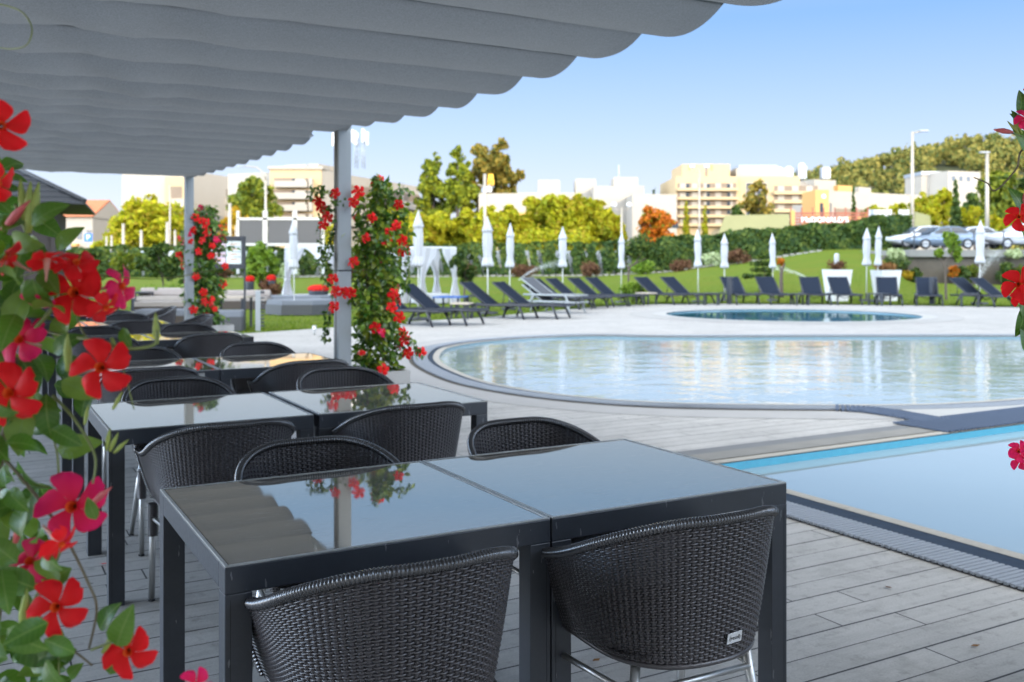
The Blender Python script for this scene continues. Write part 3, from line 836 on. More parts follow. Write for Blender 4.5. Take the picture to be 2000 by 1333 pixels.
# ================================================================== woven chairs
def chair_geo():
    NS = 80                                   # stakes
    NR = 48                                   # weft rows
    a, byk, yc, yf = 0.290, 0.300, -0.015, 0.245
    pts = []
    for k in range(41): pts.append((-a, yf + (yc - yf) * k / 40))
    for k in range(1, 121):
        th = math.pi + math.pi * k / 120
        ex = 0.82
        cx, sy = math.cos(th), math.sin(th)
        pts.append((a * math.copysign(abs(cx) ** ex, cx), yc + byk * math.copysign(abs(sy) ** ex, sy)))
    for k in range(1, 41): pts.append((a, yc + (yf - yc) * k / 40))
    pts = np.array(pts); d = np.r_[0, np.cumsum(np.hypot(*np.diff(pts, axis=0).T))]; d /= d[-1]
    def path(s): return np.interp(s, d, pts[:, 0]), np.interp(s, d, pts[:, 1])
    def rim_z(s):
        q = abs(2 * s - 1)
        return 0.648 + 0.166 * (1 - sstep((q - 0.13) / 0.80))
    def bot_z(s):
        q = abs(2 * s - 1)
        return 0.436 + 0.010 * q * q
    def P(s, t, off=0.0):
        x, y = path(s)
        zb, zt = bot_z(s), rim_z(s)
        kx = 0.79 + 0.21 * t ** 0.85
        q = abs(2 * s - 1)
        yy = y * (0.80 + 0.20 * t ** 0.85) - 0.015 * (1 - t)
        return np.array((x * kx, yy, zb + (zt - zb) * t))
    def N(s, t):
        e = 0.004
        ds = P(min(1, s + e), t) - P(max(0, s - e), t); dt = P(s, min(1, t + e)) - P(s, max(0, t - e))
        n = np.cross(ds, dt); return n / np.linalg.norm(n), dt / np.linalg.norm(dt), ds / np.linalg.norm(ds)
    mb = MB()
    sub = 2
    ss = [k / ((NS - 1) * sub) for k in range((NS - 1) * sub + 1)]
    grid = {}
    for j in range(NR):
        t = (j + 0.5) / NR * 0.965
        vs, fs = [], []
        for i, s in enumerate(ss):
            p = P(s, t); n, up, _ = N(s, t)
            hh = (rim_z(s) - bot_z(s)) / NR * 0.50
            st = i / sub
            w = math.cos(math.pi * (st + j))
            o = p + n * 0.0034 * w
            vs += [o + up * hh, o + n * 0.0026, o - up * hh, o - n * 0.0026]
        for i in range(len(ss) - 1):
            for k in range(4): fs.append((i * 4 + k, (i + 1) * 4 + k, (i + 1) * 4 + (k + 1) % 4, i * 4 + (k + 1) % 4))
        mb.add(vs, fs, 0, True)
    for i in range(NS):
        s = i / (NS - 1)
        vs, fs = [], []
        for j in range(NR + 1):
            t = min(1.0, (j + 0.5) / NR * 0.965) if j < NR else 1.0
            p = P(s, t); n, up, tg = N(s, t)
            w = -math.cos(math.pi * (i + j))
            o = p + n * 0.0024 * w
            ww = 0.0062
            vs += [o + tg * ww, o + n * 0.002, o - tg * ww, o - n * 0.002]
        for j in range(NR):
            for k in range(4): fs.append((j * 4 + k, j * 4 + (k + 1) % 4, (j + 1) * 4 + (k + 1) % 4, (j + 1) * 4 + k))
        mb.add(vs, fs, 0, True)
    shell = mb.mesh('shell', M['wicker'])
    # rim and the front edges wrapped with strand: one ridged roll
    line = [P(0, t) for t in np.linspace(0.02, 1, 14)]
    line += [P(s, 1.0) for s in np.linspace(0, 1, 100)[1:]]
    line += [P(1, t) for t in np.linspace(1, 0.02, 14)[1:]]
    line = np.array(line); dl = np.r_[0, np.cumsum(np.linalg.norm(np.diff(line, axis=0), axis=1))]
    n = int(dl[-1] / 0.0021)
    xs = np.linspace(0, dl[-1], n)
    q = np.stack([np.interp(xs, dl, line[:, k]) for k in range(3)], 1)
    rad = [0.0150 * (0.74 + 0.28 * abs(math.sin(math.pi * x / 0.0092))) for x in xs]
    mb = MB(); mb.tube([Vector(p) for p in q], rad, 8)
    rim = mb.mesh('rim', M['wicker_rim'])
    # bottom edge roll
    mb = MB(); mb.tube([Vector(P(s, 0.0)) for s in np.linspace(0, 1, 60)], 0.008, 6)
    bottom = mb.mesh('bottom_edge', M['wicker'])
    # woven seat with a slight dish
    mb = MB(); vs, fs = [], []
    G = 26
    for i in range(G + 1):
        for j in range(G + 1):
            x = -0.235 + 0.47 * i / G; y = -0.225 + 0.455 * j / G
            r_ = ((x / 0.24) ** 4 + ((y) / 0.24) ** 4)
            k = min(1.0, 1 / max(r_, 1e-6) ** 0.25)
            z = 0.462 - 0.018 * math.cos(x * 6) * math.cos(y * 6) + 0.0035 * ((i + j) % 2)
            vs.append((x * k if r_ > 1 else x, y * k if r_ > 1 else y, z))
    for i in range(G):
        for j in range(G): fs.append((i * (G + 1) + j, (i + 1) * (G + 1) + j, (i + 1) * (G + 1) + j + 1, i * (G + 1) + j + 1))
    mb.add(vs, fs, 0, False)
    seat = mb.mesh('seat', M['wicker'])
    return shell, rim, bottom, seat, P
M['wicker_rim'] = pm('glossy wrapped wicker', (0.036, 0.034, 0.036), 0.2, 0.0, 0.3, 30, 0, 0, 0.9)
CH = chair_geo()
def make_chair(label):
    t = thing('wicker_chair', label, 'chair', (0, 0, 0), 0)
    shell, rim, bottom, seat, P = CH
    sh = obj('shell', shell, t); obj('rim', rim, sh); obj('bottom_edge', bottom, sh)
    obj('seat', seat, t)
    for sx in (-1, 1):
        mb = MB(); mb.tube([(sx * 0.180, -0.165, 0.445), (sx * 0.205, -0.185, 0.25), (sx * 0.232, -0.222, 0.004)], 0.0135, 12)
        mb.tube([(sx * 0.232, -0.222, 0.010), (sx * 0.2325, -0.2225, 0.0005)], 0.0148, 10, 1)
        mb.build('leg', [M['aluminium'], M['pit']], t)
        mb = MB(); mb.tube([(sx * 0.236, 0.178, 0.40), (sx * 0.238, 0.185, 0.2), (sx * 0.24, 0.19, 0.004)], 0.0135, 12)
        mb.tube([(sx * 0.24, 0.19, 0.010), (sx * 0.24, 0.19, 0.0005)], 0.0148, 10, 1)
        lg = mb.build('leg', [M['aluminium'], M['pit']], t)
        zs = np.arange(0.285, 0.425, 0.0022)
        mb = MB(); mb.tube([(sx * 0.237, 0.181, z) for z in zs], [0.0225 * (0.88 + 0.15 * abs(math.sin(math.pi * z / 0.009))) for z in zs], 10)
        mb.build('leg_wrap', M['wicker'], lg)
    mb = MB()
    mb.tube([(-0.2, -0.178, 0.355), (0.2, -0.178, 0.355)], 0.009, 8)
    mb.tube([(-0.2, -0.178, 0.355), (-0.237, 0.18, 0.36)], 0.009, 8)
    mb.tube([(0.2, -0.178, 0.355), (0.237, 0.18, 0.36)], 0.009, 8)
    mb.build('stretcher', M['aluminium'], t)
    return t, P
def at_row(r, u, v):
    return Vector((ROWS[r][0], ROWS[r][1], 0)) + U * u + V * v
chair0, CP = make_chair('black woven tub chair at the nearest left table, its back to the camera')
rnd = random.Random(8)
SPOT = []                                    # row, u, v, turn (0 faces away from the camera), label
SPOT.append((0, 0.350, -0.106, 0.02, None))
SPOT.append((0, 1.164, -0.117, -0.02, 'black woven tub chair with small pale maker tag, backed to camera at nearest right table'))
SPOT.append((0, 0.535, 0.815, math.pi - .02, 'black woven tub chair on the far side of the left table in the nearest pair'))
SPOT.append((0, 1.415, 0.830, math.pi + .03, 'black woven tub chair on the far side of the right table in the nearest pair'))
SPOT.append((1, 0.417, -0.180, 0.02, 'black woven tub chair backed to the camera at the left table of the second pair'))
SPOT.append((1, 1.279, -0.082, -0.02, 'black woven tub chair backed to the camera at the right table of the second pair'))
SPOT.append((1, 0.475, 0.900, math.pi, 'black woven tub chair on the far side of the left table in the second pair'))
SPOT.append((1, 1.430, 0.960, math.pi, 'black woven tub chair on the far side of the right table in the second pair'))
for r in range(2, 6):
    for c in (0, 1):
        for side in (0, 1):
            if r == 5 and side == 1 and c == 1: continue
            lab = 'black woven tub chair %s the %s table of the %s pair' % (('backed to the camera at', 'on the far side of')[side], ('left', 'right')[c], ORD[r])
            u_ = (0.40, 1.30)[c] + rnd.uniform(-.05, .05)
            if side == 0: SPOT.append((r, u_ + .06, -0.08 + rnd.uniform(-.05, .03), rnd.uniform(-.05, .05), lab))
            else: SPOT.append((r, u_ + 0.12, 0.90 + rnd.uniform(-.03, .06), math.pi + rnd.uniform(-.06, .06), lab))
SPOT.append((4, 2.02, 0.40, math.pi / 2 + .15, 'black woven tub chair turned sideways at the right end of the fifth table pair'))
SPOT.append((5, 2.02, 0.42, math.pi / 2 + .1, 'black woven tub chair turned sideways at the right end of the farthest table pair'))
chairs = []
for i, (r, u_, v_, rz, lab) in enumerate(SPOT):
    if i == 0: c = chair0; c.location = at_row(r, u_, v_); c.rotation_euler = (0, 0, TH + rz)
    else: c = dup(chair0, at_row(r, u_, v_), TH + rz, lab)
    c['group'] = 'woven tub chairs round the tables'
    chairs.append(c)
# the maker's tag on the right front chair
tg = chairs[1]
mb = MB()
s_, t_ = 0.535, 0.16
p = Vector(CP(s_, t_)); p2 = Vector(CP(s_ + .02, t_)); p3 = Vector(CP(s_, t_ + .05))
ex = (p2 - p).normalized(); ez = (p3 - p).normalized(); ey = ez.cross(ex).normalized(); ez = ex.cross(ey).normalized()
Mx = Matrix((ex, ey, ez)).transposed()
nrm = -ey if (-ey).dot(Vector((0, -1, 0))) > 0 else ey
tagp = MB().bev((0, 0, 0), (0.054, 0.0022, 0.029), 0.0008)
to = tagp.build('maker_tag', pm('pale metal tag', (0.55, 0.55, 0.55), 0.4, 0.1), tg, p + nrm * 0.009)
to.rotation_euler = Mx.to_euler()
tx = obj('lettering', text_mesh('(resol)', 0.0155, 0.0003, M['pit']), to, (0, -0.0018, 0), (R(90), 0, 0))

# ================================================================== parasols
def make_parasol(label, height=2.65):
    t = thing('closed_parasol', label, 'parasol')
    mb = MB(); mb.tube([(0, 0, 0.05), (0, 0, height - 0.03)], 0.022, 12); mb.build('pole', M['white_paint'], t)
    mb = MB(); mb.lathe([(0.0, 0.34), (0.05, 0.34), (0.06, 0.32), (0.07, 0.05), (0.30, 0.045), (0.30, 0.0)], n=24); mb.build('base', M['dark_frame'], t)
    prof = [(0, .012), (-.03, .035), (-.10, .062), (-.25, .13), (-.36, .168), (-.385, .165), (-.39, .142), (-.45, .142), (-.62, .155), (-.8, .15), (-.95, .132), (-1.05, .125), (-1.16, .15), (-1.27, .19), (-1.33, .18), (-1.36, .11), (-1.35, .03)]
    mb = MB(); mb.lathe(prof, (0, 0, height), 64, fold=lambda a, i: 1 + (0.13 if i > 3 else 0.05) * math.sin(8 * a + i * .12) + 0.03 * math.sin(3 * a + i))
    mb.build('canopy', M['white_fabric'], t)
    mb = MB(); mb.lathe([(-1.03, .135), (-1.03, .140), (-1.06, .140), (-1.06, .134)], (0, 0, height), 32, fold=lambda a, i: 1 + 0.06 * math.sin(8 * a + 1.3)); mb.build('strap', M['white_fabric'], t)
    mb = MB(); mb.lathe([(0.03, 0.0), (0.03, .014), (0.0, .02), (-.02, .02)], (0, 0, height), 12); mb.build('finial', M['white_paint'], t)
    return t
par0 = None
PAR = [(575, 430, 27, 'white closed parasol standing before the white curtained cabana at the dark billboard backs'),
       (817, 413, 24.6, 'tallest white closed parasol, left of the right hand cabana curtains'),
       (953, 425, 27.5, 'white closed parasol beside the lamp pole with the golden arched sign'),
       (995, 438, 30, 'white closed parasol just right of the thin tree trunk behind the loungers'),
       (1099, 445, 33, 'white closed parasol in front of the hedge, behind the stacked loungers'),
       (1213, 455, 35.5, 'white closed parasol left of the bent olive tree at the hedge'),
       (1364, 450, 35.8, 'white closed parasol beside a dark side table left of the small pool'),
       (1415, 458, 37, 'slim white closed parasol right of the one before the sloping hedge'),
       (1510, 457, 36.8, 'white closed parasol next to the small dark trunk with red flowers'),
       (1692, 447, 36.5, 'white closed parasol with flared hem between the two tall white pots'),
       (1713, 444, 36, 'leaning white closed parasol left of the pot with dry brown flowers'),
       (1913, 432, 34.2, 'white closed parasol before the retaining wall and its water spray'),
       (133, 455, 40, 'far white closed parasol near the thatched dark kiosk')]
for i, (px, pt, Y, lab) in enumerate(PAR):
    top = ap(px, pt, Y); z0 = lawn_z(top.x, Y) if Y > 34 else 0
    h = top.z - z0
    if par0 is None: par0 = make_parasol(lab); t = par0
    else: t = dup(par0, label=lab)
    t.location = (top.x, Y, z0); sc = h / 2.65; t.scale = (sc * (0.66 + .16 * ((i * 7) % 5) / 4),) * 2 + (sc,)
    t.rotation_euler = (0, 0.065 if px == 1713 else 0.012 * ((i % 3) - 1), i * 1.1)
    t['group'] = 'closed white parasols round the pool'
par0.parent = None

# ================================================================== loungers
def make_lounger(label, sling='sling', frame='dark_frame', up=37):
    t = thing('sun_lounger', label, 'sun lounger')
    a = R(up); hy, hz = 1.22, 0.33
    W = 0.32
    by, bz = hy + 0.90 * math.cos(a), hz + 0.90 * math.sin(a)
    mb = MB()
    for s in (-1, 1):
        mb.tube([(s * W, -0.02, 0.325), (s * W, 0.3, 0.335), (s * W, hy, hz), (s * W, 1.85, 0.33)], 0.030, 8)
        mb.tube([(s * (W - .03), hy - .02, hz + .01), (s * (W - .03), by, bz)], 0.024, 8)
    mb.tube([(-W, -0.02, 0.325), (W, -0.02, 0.325)], 0.02, 8); mb.tube([(-W, 1.85, 0.33), (W, 1.85, 0.33)], 0.018, 8)
    mb.tube([(-W + .03, by, bz), (W - .03, by, bz)], 0.018, 8)
    mb.build('frame', M[frame], t)
    def sheet_(p, q, name, sag):
        mb = MB(); vs, fs = [], []
        NX, NY = 8, 12
        for lay in (0, 1):
            for j in range(NY + 1):
                for i in range(NX + 1):
                    x = -W + .02 + (2 * W - .04) * i / NX; k = j / NY
                    d = sag * math.sin(math.pi * i / NX) * (0.4 + 0.6 * math.sin(math.pi * k))
                    vs.append((x, p[0] + (q[0] - p[0]) * k, p[1] + (q[1] - p[1]) * k - d + (0.0 if lay else 0.012)))
        n = NX + 1; o = n * (NY + 1)
        for j in range(NY):
            for i in range(NX):
                fs.append((j * n + i, j * n + i + 1, (j + 1) * n + i + 1, (j + 1) * n + i))
                fs.append((o + j * n + i, o + (j + 1) * n + i, o + (j + 1) * n + i + 1, o + j * n + i + 1))
        mb.add(vs, fs, 0, True); return mb.build(name, M[sling], t)
    sheet_((0.0, 0.335), (hy, hz + .012), 'seat_sling', 0.025)
    sheet_((hy, hz + .018), (by, bz + .012), 'backrest', 0.02)
    for s in (-1, 1):
        for y, dy in ((0.28, -0.16), (1.45, 0.16)):
            mb = MB(); mb.tube([(s * W, y, 0.325), (s * (W + .03), y + dy * .55, 0.17), (s * (W + .035), y + dy, 0.0)], [0.034, 0.029, 0.029], 8)
            mb.build('leg', M[frame], t)
    mb = MB()
    for s in (-1, 1): mb.tube([(s * (W - .05), 1.66, 0.33), (s * (W - .05), hy + .40, hz + .29)], 0.012, 6)
    mb.tube([(-W, 0.62, 0.32), (0, 0.85, 0.20), (W, 0.62, 0.32)], 0.015, 6)
    mb.build('brace', M[frame], t)
    return t
lg0 = None
# foot pixel x, ground distance of the foot, head direction (deg from +X), label
LG = [(872, 22.2, 153, 'dark sun lounger partly hidden by the flowering vine at the grey post'),
      (938, 22.6, 153, 'dark sun lounger in front of the blue topped table, foot to the pool'),
      (1046, 25.0, 153, 'third dark sun lounger from the left in the front row of the pool'),
      (1110, 25.2, 153, 'dark sun lounger next to the pale grey stacked pair'),
      (1152, 30.2, 146, 'dark sun lounger directly behind the pale grey stacked pair'),
      (1182, 31.0, 145, 'dark sun lounger with raised back under the thin white parasol'),
      (1219, 32.0, 141, 'dark sun lounger left of the round table and low green bush'),
      (1250, 32.6, 138, 'dark sun lounger right beside the round table and low green bush'),
      (1338, 33.4, 130, 'dark sun lounger right of the low green bush, angled to the small pool'),
      (1386, 33.6, 126, 'dark sun lounger touching the square side table left of the small pool'),
      (1464, 33.4, 97, 'dark sun lounger facing the camera behind the left half of the small pool'),
      (1531, 33.3, 94, 'dark sun lounger beneath the parasol with the small dark trunk'),
      (1601, 33.2, 83, 'dark sun lounger before the first tall white pot'),
      (1662, 33.0, 84, 'dark sun lounger before the flared white parasol'),
      (1738, 32.6, 72, 'dark sun lounger before the pot of dry brown flowers'),
      (1816, 32.4, 70, 'dark sun lounger in front of the small twisted yellow green tree'),
      (1968, 31.6, 113, 'dark sun lounger under the parasol at the retaining wall'),
      (2018, 31.3, 118, 'dark sun lounger cut by the right edge behind a red flower')]
for px, Y, dg, lab in LG:
    if lg0 is None: lg0 = make_lounger(lab); t = lg0
    else: t = dup(lg0, label=lab)
    p = ray(px, Y); t.location = (p.x, p.y, 0.0); t.rotation_euler = (0, 0, R(dg - 90)); t.scale = (1.14, 1.06, 1.06)
    t['group'] = 'dark sun loungers set round the pool'
sg = make_lounger('pale grey sun lounger lowest of the stack of two', 'sling_grey', 'post_grey', 32)
p = ray(1135, 27.6); sg.location = p; sg.rotation_euler = (0, 0, R(48))
sg2 = dup(sg, (p.x - .02, p.y + .05, 0.19), R(49), 'pale grey sun lounger lying on top of the stack of two')
for o in (sg, sg2): o['group'] = 'stacked pale loungers'

# ================================================================== side tables
def make_side(label, w=0.5, h=0.42, top='dark_frame'):
    t = thing('side_table', label, 'side table')
    mb = MB(); mb.bev((0, 0, h - .02), (w, w, .04), 0.006); mb.build('table_top', M[top], t)
    for sx in (-1, 1):
        for sy in (-1, 1):
            mb = MB(); mb.bev((sx * (w / 2 - .03), sy * (w / 2 - .03), (h - .04) / 2), (.05, .05, h - .04), 0.004); mb.build('leg', M['dark_frame'], t)
    return t
M['wood_top'] = pm('pale worn table top', (0.42, 0.36, 0.29), 0.5, 0, 0.15, 4)
M['blue_top'] = pm('blue towel top', (0.03, 0.10, 0.32), 0.8, 0, 0.2, 6)
ST = [(1390, 33.3, .5, .42, 'dark square side table next to the parasol left of the small pool', 'dark_frame'),
      (1562, 33.3, .5, .40, 'dark square side table between the loungers behind the small pool', 'dark_frame'),
      (1718, 33.0, .55, .42, 'dark square side table right of the flared parasol', 'dark_frame'),
      (1894, 32.0, .55, .45, 'dark square side table below the parasol at the retaining wall', 'dark_frame'),
      (1262, 33.6, .55, .42, 'pale topped side table in front of the low green bush', 'wood_top'),
      (902, 25.2, .5, .42, 'pale topped side table between dark loungers left of the stacked pair', 'wood_top'),
      (880, 28.0, .8, .50, 'low table covered in blue beside the right hand cabana', 'blue_top'),
      (928, 30.0, .6, .46, 'dark side table behind the loungers by the thin tree trunk', 'dark_frame'),
      (1118, 32.4, .4, .40, 'small dark side table behind the stacked pale loungers', 'wood_top'),
      (215, 21.5, .75, .72, 'tall dark legged table on the lawn seen left behind the red flowers', 'worn_edge'),
      (452, 21.8, .75, .72, 'wooden topped table right of the far flowering pillar', 'wood_top'),
      (268, 30.5, .7, .55, 'small dark table beyond the brown wicker beds', 'dark_frame')]
for px, Y, w, h, lab, top in ST:
    t = make_side(lab, w, h, top); p = ray(px, Y); t.location = (p.x, p.y, lawn_z(p.x, p.y) if Y > interp(YB, px) else 0); t.rotation_euler = (0, 0, 0.2 + px * .003)
    t['group'] = 'small tables on deck and lawn'

# ================================================================== daybeds, sofas, menu board, bollards on the left lawn
M['cush_grey'] = pm('grey cushion', (0.14, 0.155, 0.18), 0.9, 0, 0.15, 4)
M['cush_taupe'] = pm('taupe cushion', (0.27, 0.24, 0.22), 0.9, 0, 0.15, 4)
M['wicker_dark'] = pm('dark grey wicker', (0.05, 0.052, 0.056), 0.6, 0, 0.5, 40)
def daybed(label, w, d, h, base, cush, px, Y, rz, chamfer=0.3, back=0):
    p = ray(px, Y); t = thing('daybed', label, 'daybed', (p.x, p.y, lawn_z(p.x, p.y)), rz)
    def octo(w, d, c): return [(-w / 2 + c, -d / 2), (w / 2 - c, -d / 2), (w / 2, -d / 2 + c), (w / 2, d / 2 - c), (w / 2 - c, d / 2), (-w / 2 + c, d / 2), (-w / 2, d / 2 - c), (-w / 2, -d / 2 + c)]
    mb = MB(); mb.prism(octo(w, d, chamfer), 0.02, h); mb.build('base', M[base], t)
    mb = MB(); mb.prism(octo(w * .97, d * .97, chamfer * .97), h + .002, h + .09); mb.prism(octo(w * .95, d * .95, chamfer * .95), h + .09, h + .12); mb.build('cushion', M[cush], t)
    if back:
        mb = MB(); mb.bev((0, d / 2 - .1, h + .12 + back / 2), (w * .96, .18, back), .05); mb.build('back_cushion', M[cush], t)
    return t
daybed('round grey daybed with dark wicker base, front one left of the grey post', 1.95, 1.7, .30, 'wicker_dark', 'cush_grey', 590, 27.6, .05, .55)
daybed('grey daybed standing behind the front round daybed', 2.1, 1.5, .28, 'wicker_dark', 'cush_grey', 585, 31.5, .1, .3)
daybed('brown wicker daybed nearest the far flowering pillar', 1.3, 1.2, .26, 'wicker_brown', 'cush_grey', 322, 22.6, .1, .1)
daybed('long brown wicker daybed with taupe cushion behind the flowering pillar', 1.6, .9, .32, 'wicker_brown', 'cush_taupe', 325, 25.8, .05, .06)
daybed('brown wicker sofa with taupe back cushion farthest left of the far pillar', 1.7, .9, .30, 'wicker_brown', 'cush_taupe', 318, 30.5, .0, .06, .25)
daybed('brown wicker sofa right of the menu board pole', 1.5, .8, .28, 'wicker_brown', 'cush_taupe', 480, 30.5, .05, .06, .2)
daybed('dark grey wicker pouf right of the far planter', .85, .85, .32, 'wicker_dark', 'cush_grey', 438, 20.9, .2, .04)
b = thing('menu_board', 'black framed menu case on a single slim black pole', 'menu board', ray(478, 21.2), 0.0)
mb = MB(); mb.bev((0, 0, 1.0), (.04, .04, 2.0), .004); mb.build('pole', M['dark_frame'], b)
mb = MB()
for x, z, w, h in ((-.40, 1.99, .86, .09), (-.40, 1.37, .86, .09), (-.79, 1.68, .08, .53), (-.01, 1.68, .08, .53)): mb.bev((x, -.05, z), (w, .07, h), .006)
mb.bev((-.4, -.035, 1.68), (.7, .03, .53), .003)
mb.build('frame', M['dark_frame'], b)
for k, c in enumerate(((0.55, 0.42, 0.48), (0.5, 0.55, 0.52))):
    mb = MB(); mb.box((-.57 + k * .345, -.054, 1.68), (.33, .004, .50)); 
    for q in range(7): mb.box((-.57 + k * .345 + .08 * (q % 2), -.058, 1.86 - q * .055), (.16, .002, .022), 1 + q % 2)
    mb.build('menu_page', [pm('printed page', c, .6, 0, .1, 8), pm('orange print', (.45, .20, .10), .6), pm('grey print', (.25, .27, .32), .6)], b)
mb = MB(); mb.box((-.4, -.075, 1.68), (.70, .004, .52))
for px, Y, lab in ((507, 20.6, 'dark grey square bollard light with louvres at the lawn edge'), (1426, 33.9, 'dark post between side table and lounger behind the small pool'), (1822, 33.6, 'dark post behind the lounger near the small twisted tree'), (1724, 36.5, 'dark navy folded screen behind the leaning parasol')):
    t = thing('bollard_light', lab, 'bollard', ray(px, Y), .3)
    h = .86 if px == 507 else .95
    mb = MB(); mb.bev((-.035, 0, h / 2), (.10, .17, h), .006); mb.build('column', M['post_grey'] if px == 507 else M['dark_frame'], t)
    mb = MB()
    for q in range(9): mb.box((.055, 0, .12 + q * (h - .2) / 9), (.08, .16, .03))
    mb.bev((.055, 0, h - .03), (.082, .168, .055), .005); mb.build('louvre', M['dark_frame'], t)
    t['group'] = 'bollards and posts at the lawn edge'
# floor standing hook on the deck
hk = thing('path_light', 'short grey stake light with dangling wire beside the grey post', 'stake light', ray(614, 19.6))
mb = MB(); mb.tube([(0, 0, 0), (0, 0, .10)], .02, 10); mb.lathe([(.10, .045), (.19, .045), (.19, 0)], n=14); mb.build('lamp_head', M['aluminium'], hk)

# ================================================================== cabanas with tied curtains
def cabana(px, Y, w, d, h, label, rz=0.12, swag=True):
    p = ray(px, Y); z0 = lawn_z(p.x, p.y)
    t = thing('cabana', label, 'cabana', (p.x, p.y, z0), rz)
    mb = MB()
    for sx in (-1, 1):
        mb.bev((sx * w / 2, 0, h + .025), (.06, d + .06, .05), .005)
        for sy in (-1, 1): mb.bev((sx * w / 2, sy * d / 2, h / 2), (.06, .06, h), .005)
    for sy in (-1, 1): mb.bev((0, sy * d / 2, h + .0245), (w - .07, .06, .049), .005)
    mb.build('frame', M['white_paint'], t)
    def curtain(cx, cy, dirx, ph):
        mb = MB(); vs, fs = [], []; n, m = 26, 26
        for j in range(m + 1):
            k = j / m; z = h * (1 - k)
            wd = .60 - .44 * sstep(k / .55) if k < .55 else .16 + .24 * sstep((k - .55) / .35)
            sh = dirx * .22 * (1 - sstep(k / .55))
            for i in range(n + 1):
                q = i / n - .5
                vs.append((cx + sh + q * wd, cy + .05 * math.sin(i * 1.5 + ph + j * .06) * (0.35 + wd) + .03 * math.cos(i * 2.9 + ph), max(z, .015)))
        for j in range(m):
            for i in range(n): fs.append((j * (n + 1) + i, (j + 1) * (n + 1) + i, (j + 1) * (n + 1) + i + 1, j * (n + 1) + i + 1))
        mb.add(vs, fs, 0, True); c = mb.build('curtain', M['voile'], t)
        mb = MB(); mb.tube([(cx - .085, cy, h * .45), (cx, cy - .07, h * .445), (cx + .085, cy, h * .45), (cx, cy + .07, h * .455)], .02, 6, closed=True); mb.build('tieback', M['voile'], c)
    for sx in (-1, 1):
        for sy in (-1, 1): curtain(sx * w / 2, sy * d / 2 - .03, -sx, sx * 2 + sy)
    if swag:
        for qa, qb in ((-.5, .12), (.12, .5)):
            mb = MB(); vs, fs = [], []
            for j in range(9):
                for i in range(25):
                    q = i / 24; dz = (.06 + .50 * (abs(q - (0 if qa < 0 else 1)) if False else abs(2 * q - 1)) ** 1.4) * j / 8
                    vs.append((w * (qa + (qb - qa) * q), -d / 2 - .06 - .02 * math.sin(i * 1.7), h - dz))
            for j in range(8):
                for i in range(24): fs.append((j * 25 + i, (j + 1) * 25 + i, (j + 1) * 25 + i + 1, j * 25 + i + 1))
            mb.add(vs, fs, 0, True); mb.build('valance', M['voile'], t)
    mb = MB(); mb.bev((0, 0, .2), (w * .8, d * .8, .34), .03); mb.build('mattress', M['white_fabric'], t)
    return t
cabana(612, 33.5, 1.75, 1.6, 2.0, 'white curtained cabana between the menu board and the grey post', .25)
cabana(838, 34.5, 1.35, 1.3, 1.98, 'white curtained cabana right of the flowering vine, behind the tall parasol', .62, False)
# ================================================================== leaf, flower and crown builders
def unit(a):
    a = np.asarray(a, float); return a / np.maximum(np.linalg.norm(a, axis=-1, keepdims=True), 1e-9)
def leaf_template(rows=5):
    vs, fs = [], []
    for i in range(rows + 1):
        t = i / rows
        w = 0.235 * math.sin(math.pi * min(1, t ** 0.85 * 0.97 + 0.03)) ** 0.8 if 0 < i < rows else 0.012
        zc = 0.10 * math.sin(math.pi * t) - 0.14 * t * t
        vs += [(-w, t, zc + w * 0.35), (0, t, zc), (w, t, zc + w * 0.35)]
    for i in range(rows):
        a = i * 3
        fs += [(a, a + 1, a + 4, a + 3), (a + 1, a + 2, a + 5, a + 4)]
    return np.array(vs), np.array(fs)
LT, LF = leaf_template(6)
LT2, LF2 = leaf_template(3)
def leaves_mesh(name, pos, tip, nrm, size, mat, fine=True, widen=1.0):
    T, Fc = (LT, LF) if fine else (LT2, LF2)
    pos = np.asarray(pos, float); tip = unit(tip); side = unit(np.cross(tip, nrm)); nn = np.cross(side, tip)
    size = np.asarray(size, float)[:, None, None]
    v = pos[:, None, :] + size * (T[None, :, 0:1] * widen * side[:, None, :] + T[None, :, 1:2] * tip[:, None, :] + T[None, :, 2:3] * nn[:, None, :])
    n = len(pos); k = len(T)
    f = (Fc[None] + (np.arange(n) * k)[:, None, None]).reshape(-1, 4)
    uvs = np.tile(np.stack([T[:, 0] / 0.235, T[:, 1]], 1), (n, 1))
    return np_mesh(name, v.reshape(-1, 3), f, mat, None, True, uvs)
def cards_mesh(name, pos, nrm, size, mat, rng, aspect=0.6):
    pos = np.asarray(pos, float); nrm = unit(nrm); n = len(pos)
    a = unit(np.cross(nrm, rng.normal(0, 1, (n, 3)))); b = np.cross(nrm, a)
    s = np.asarray(size, float)[:, None]
    bend = nrm * s * 0.18
    v = np.stack([pos - a * s, pos - b * s * aspect + bend, pos + a * s, pos + b * s * aspect + bend], 1).reshape(-1, 3)
    return np_mesh(name, v, np.arange(n * 4).reshape(n, 4), mat)

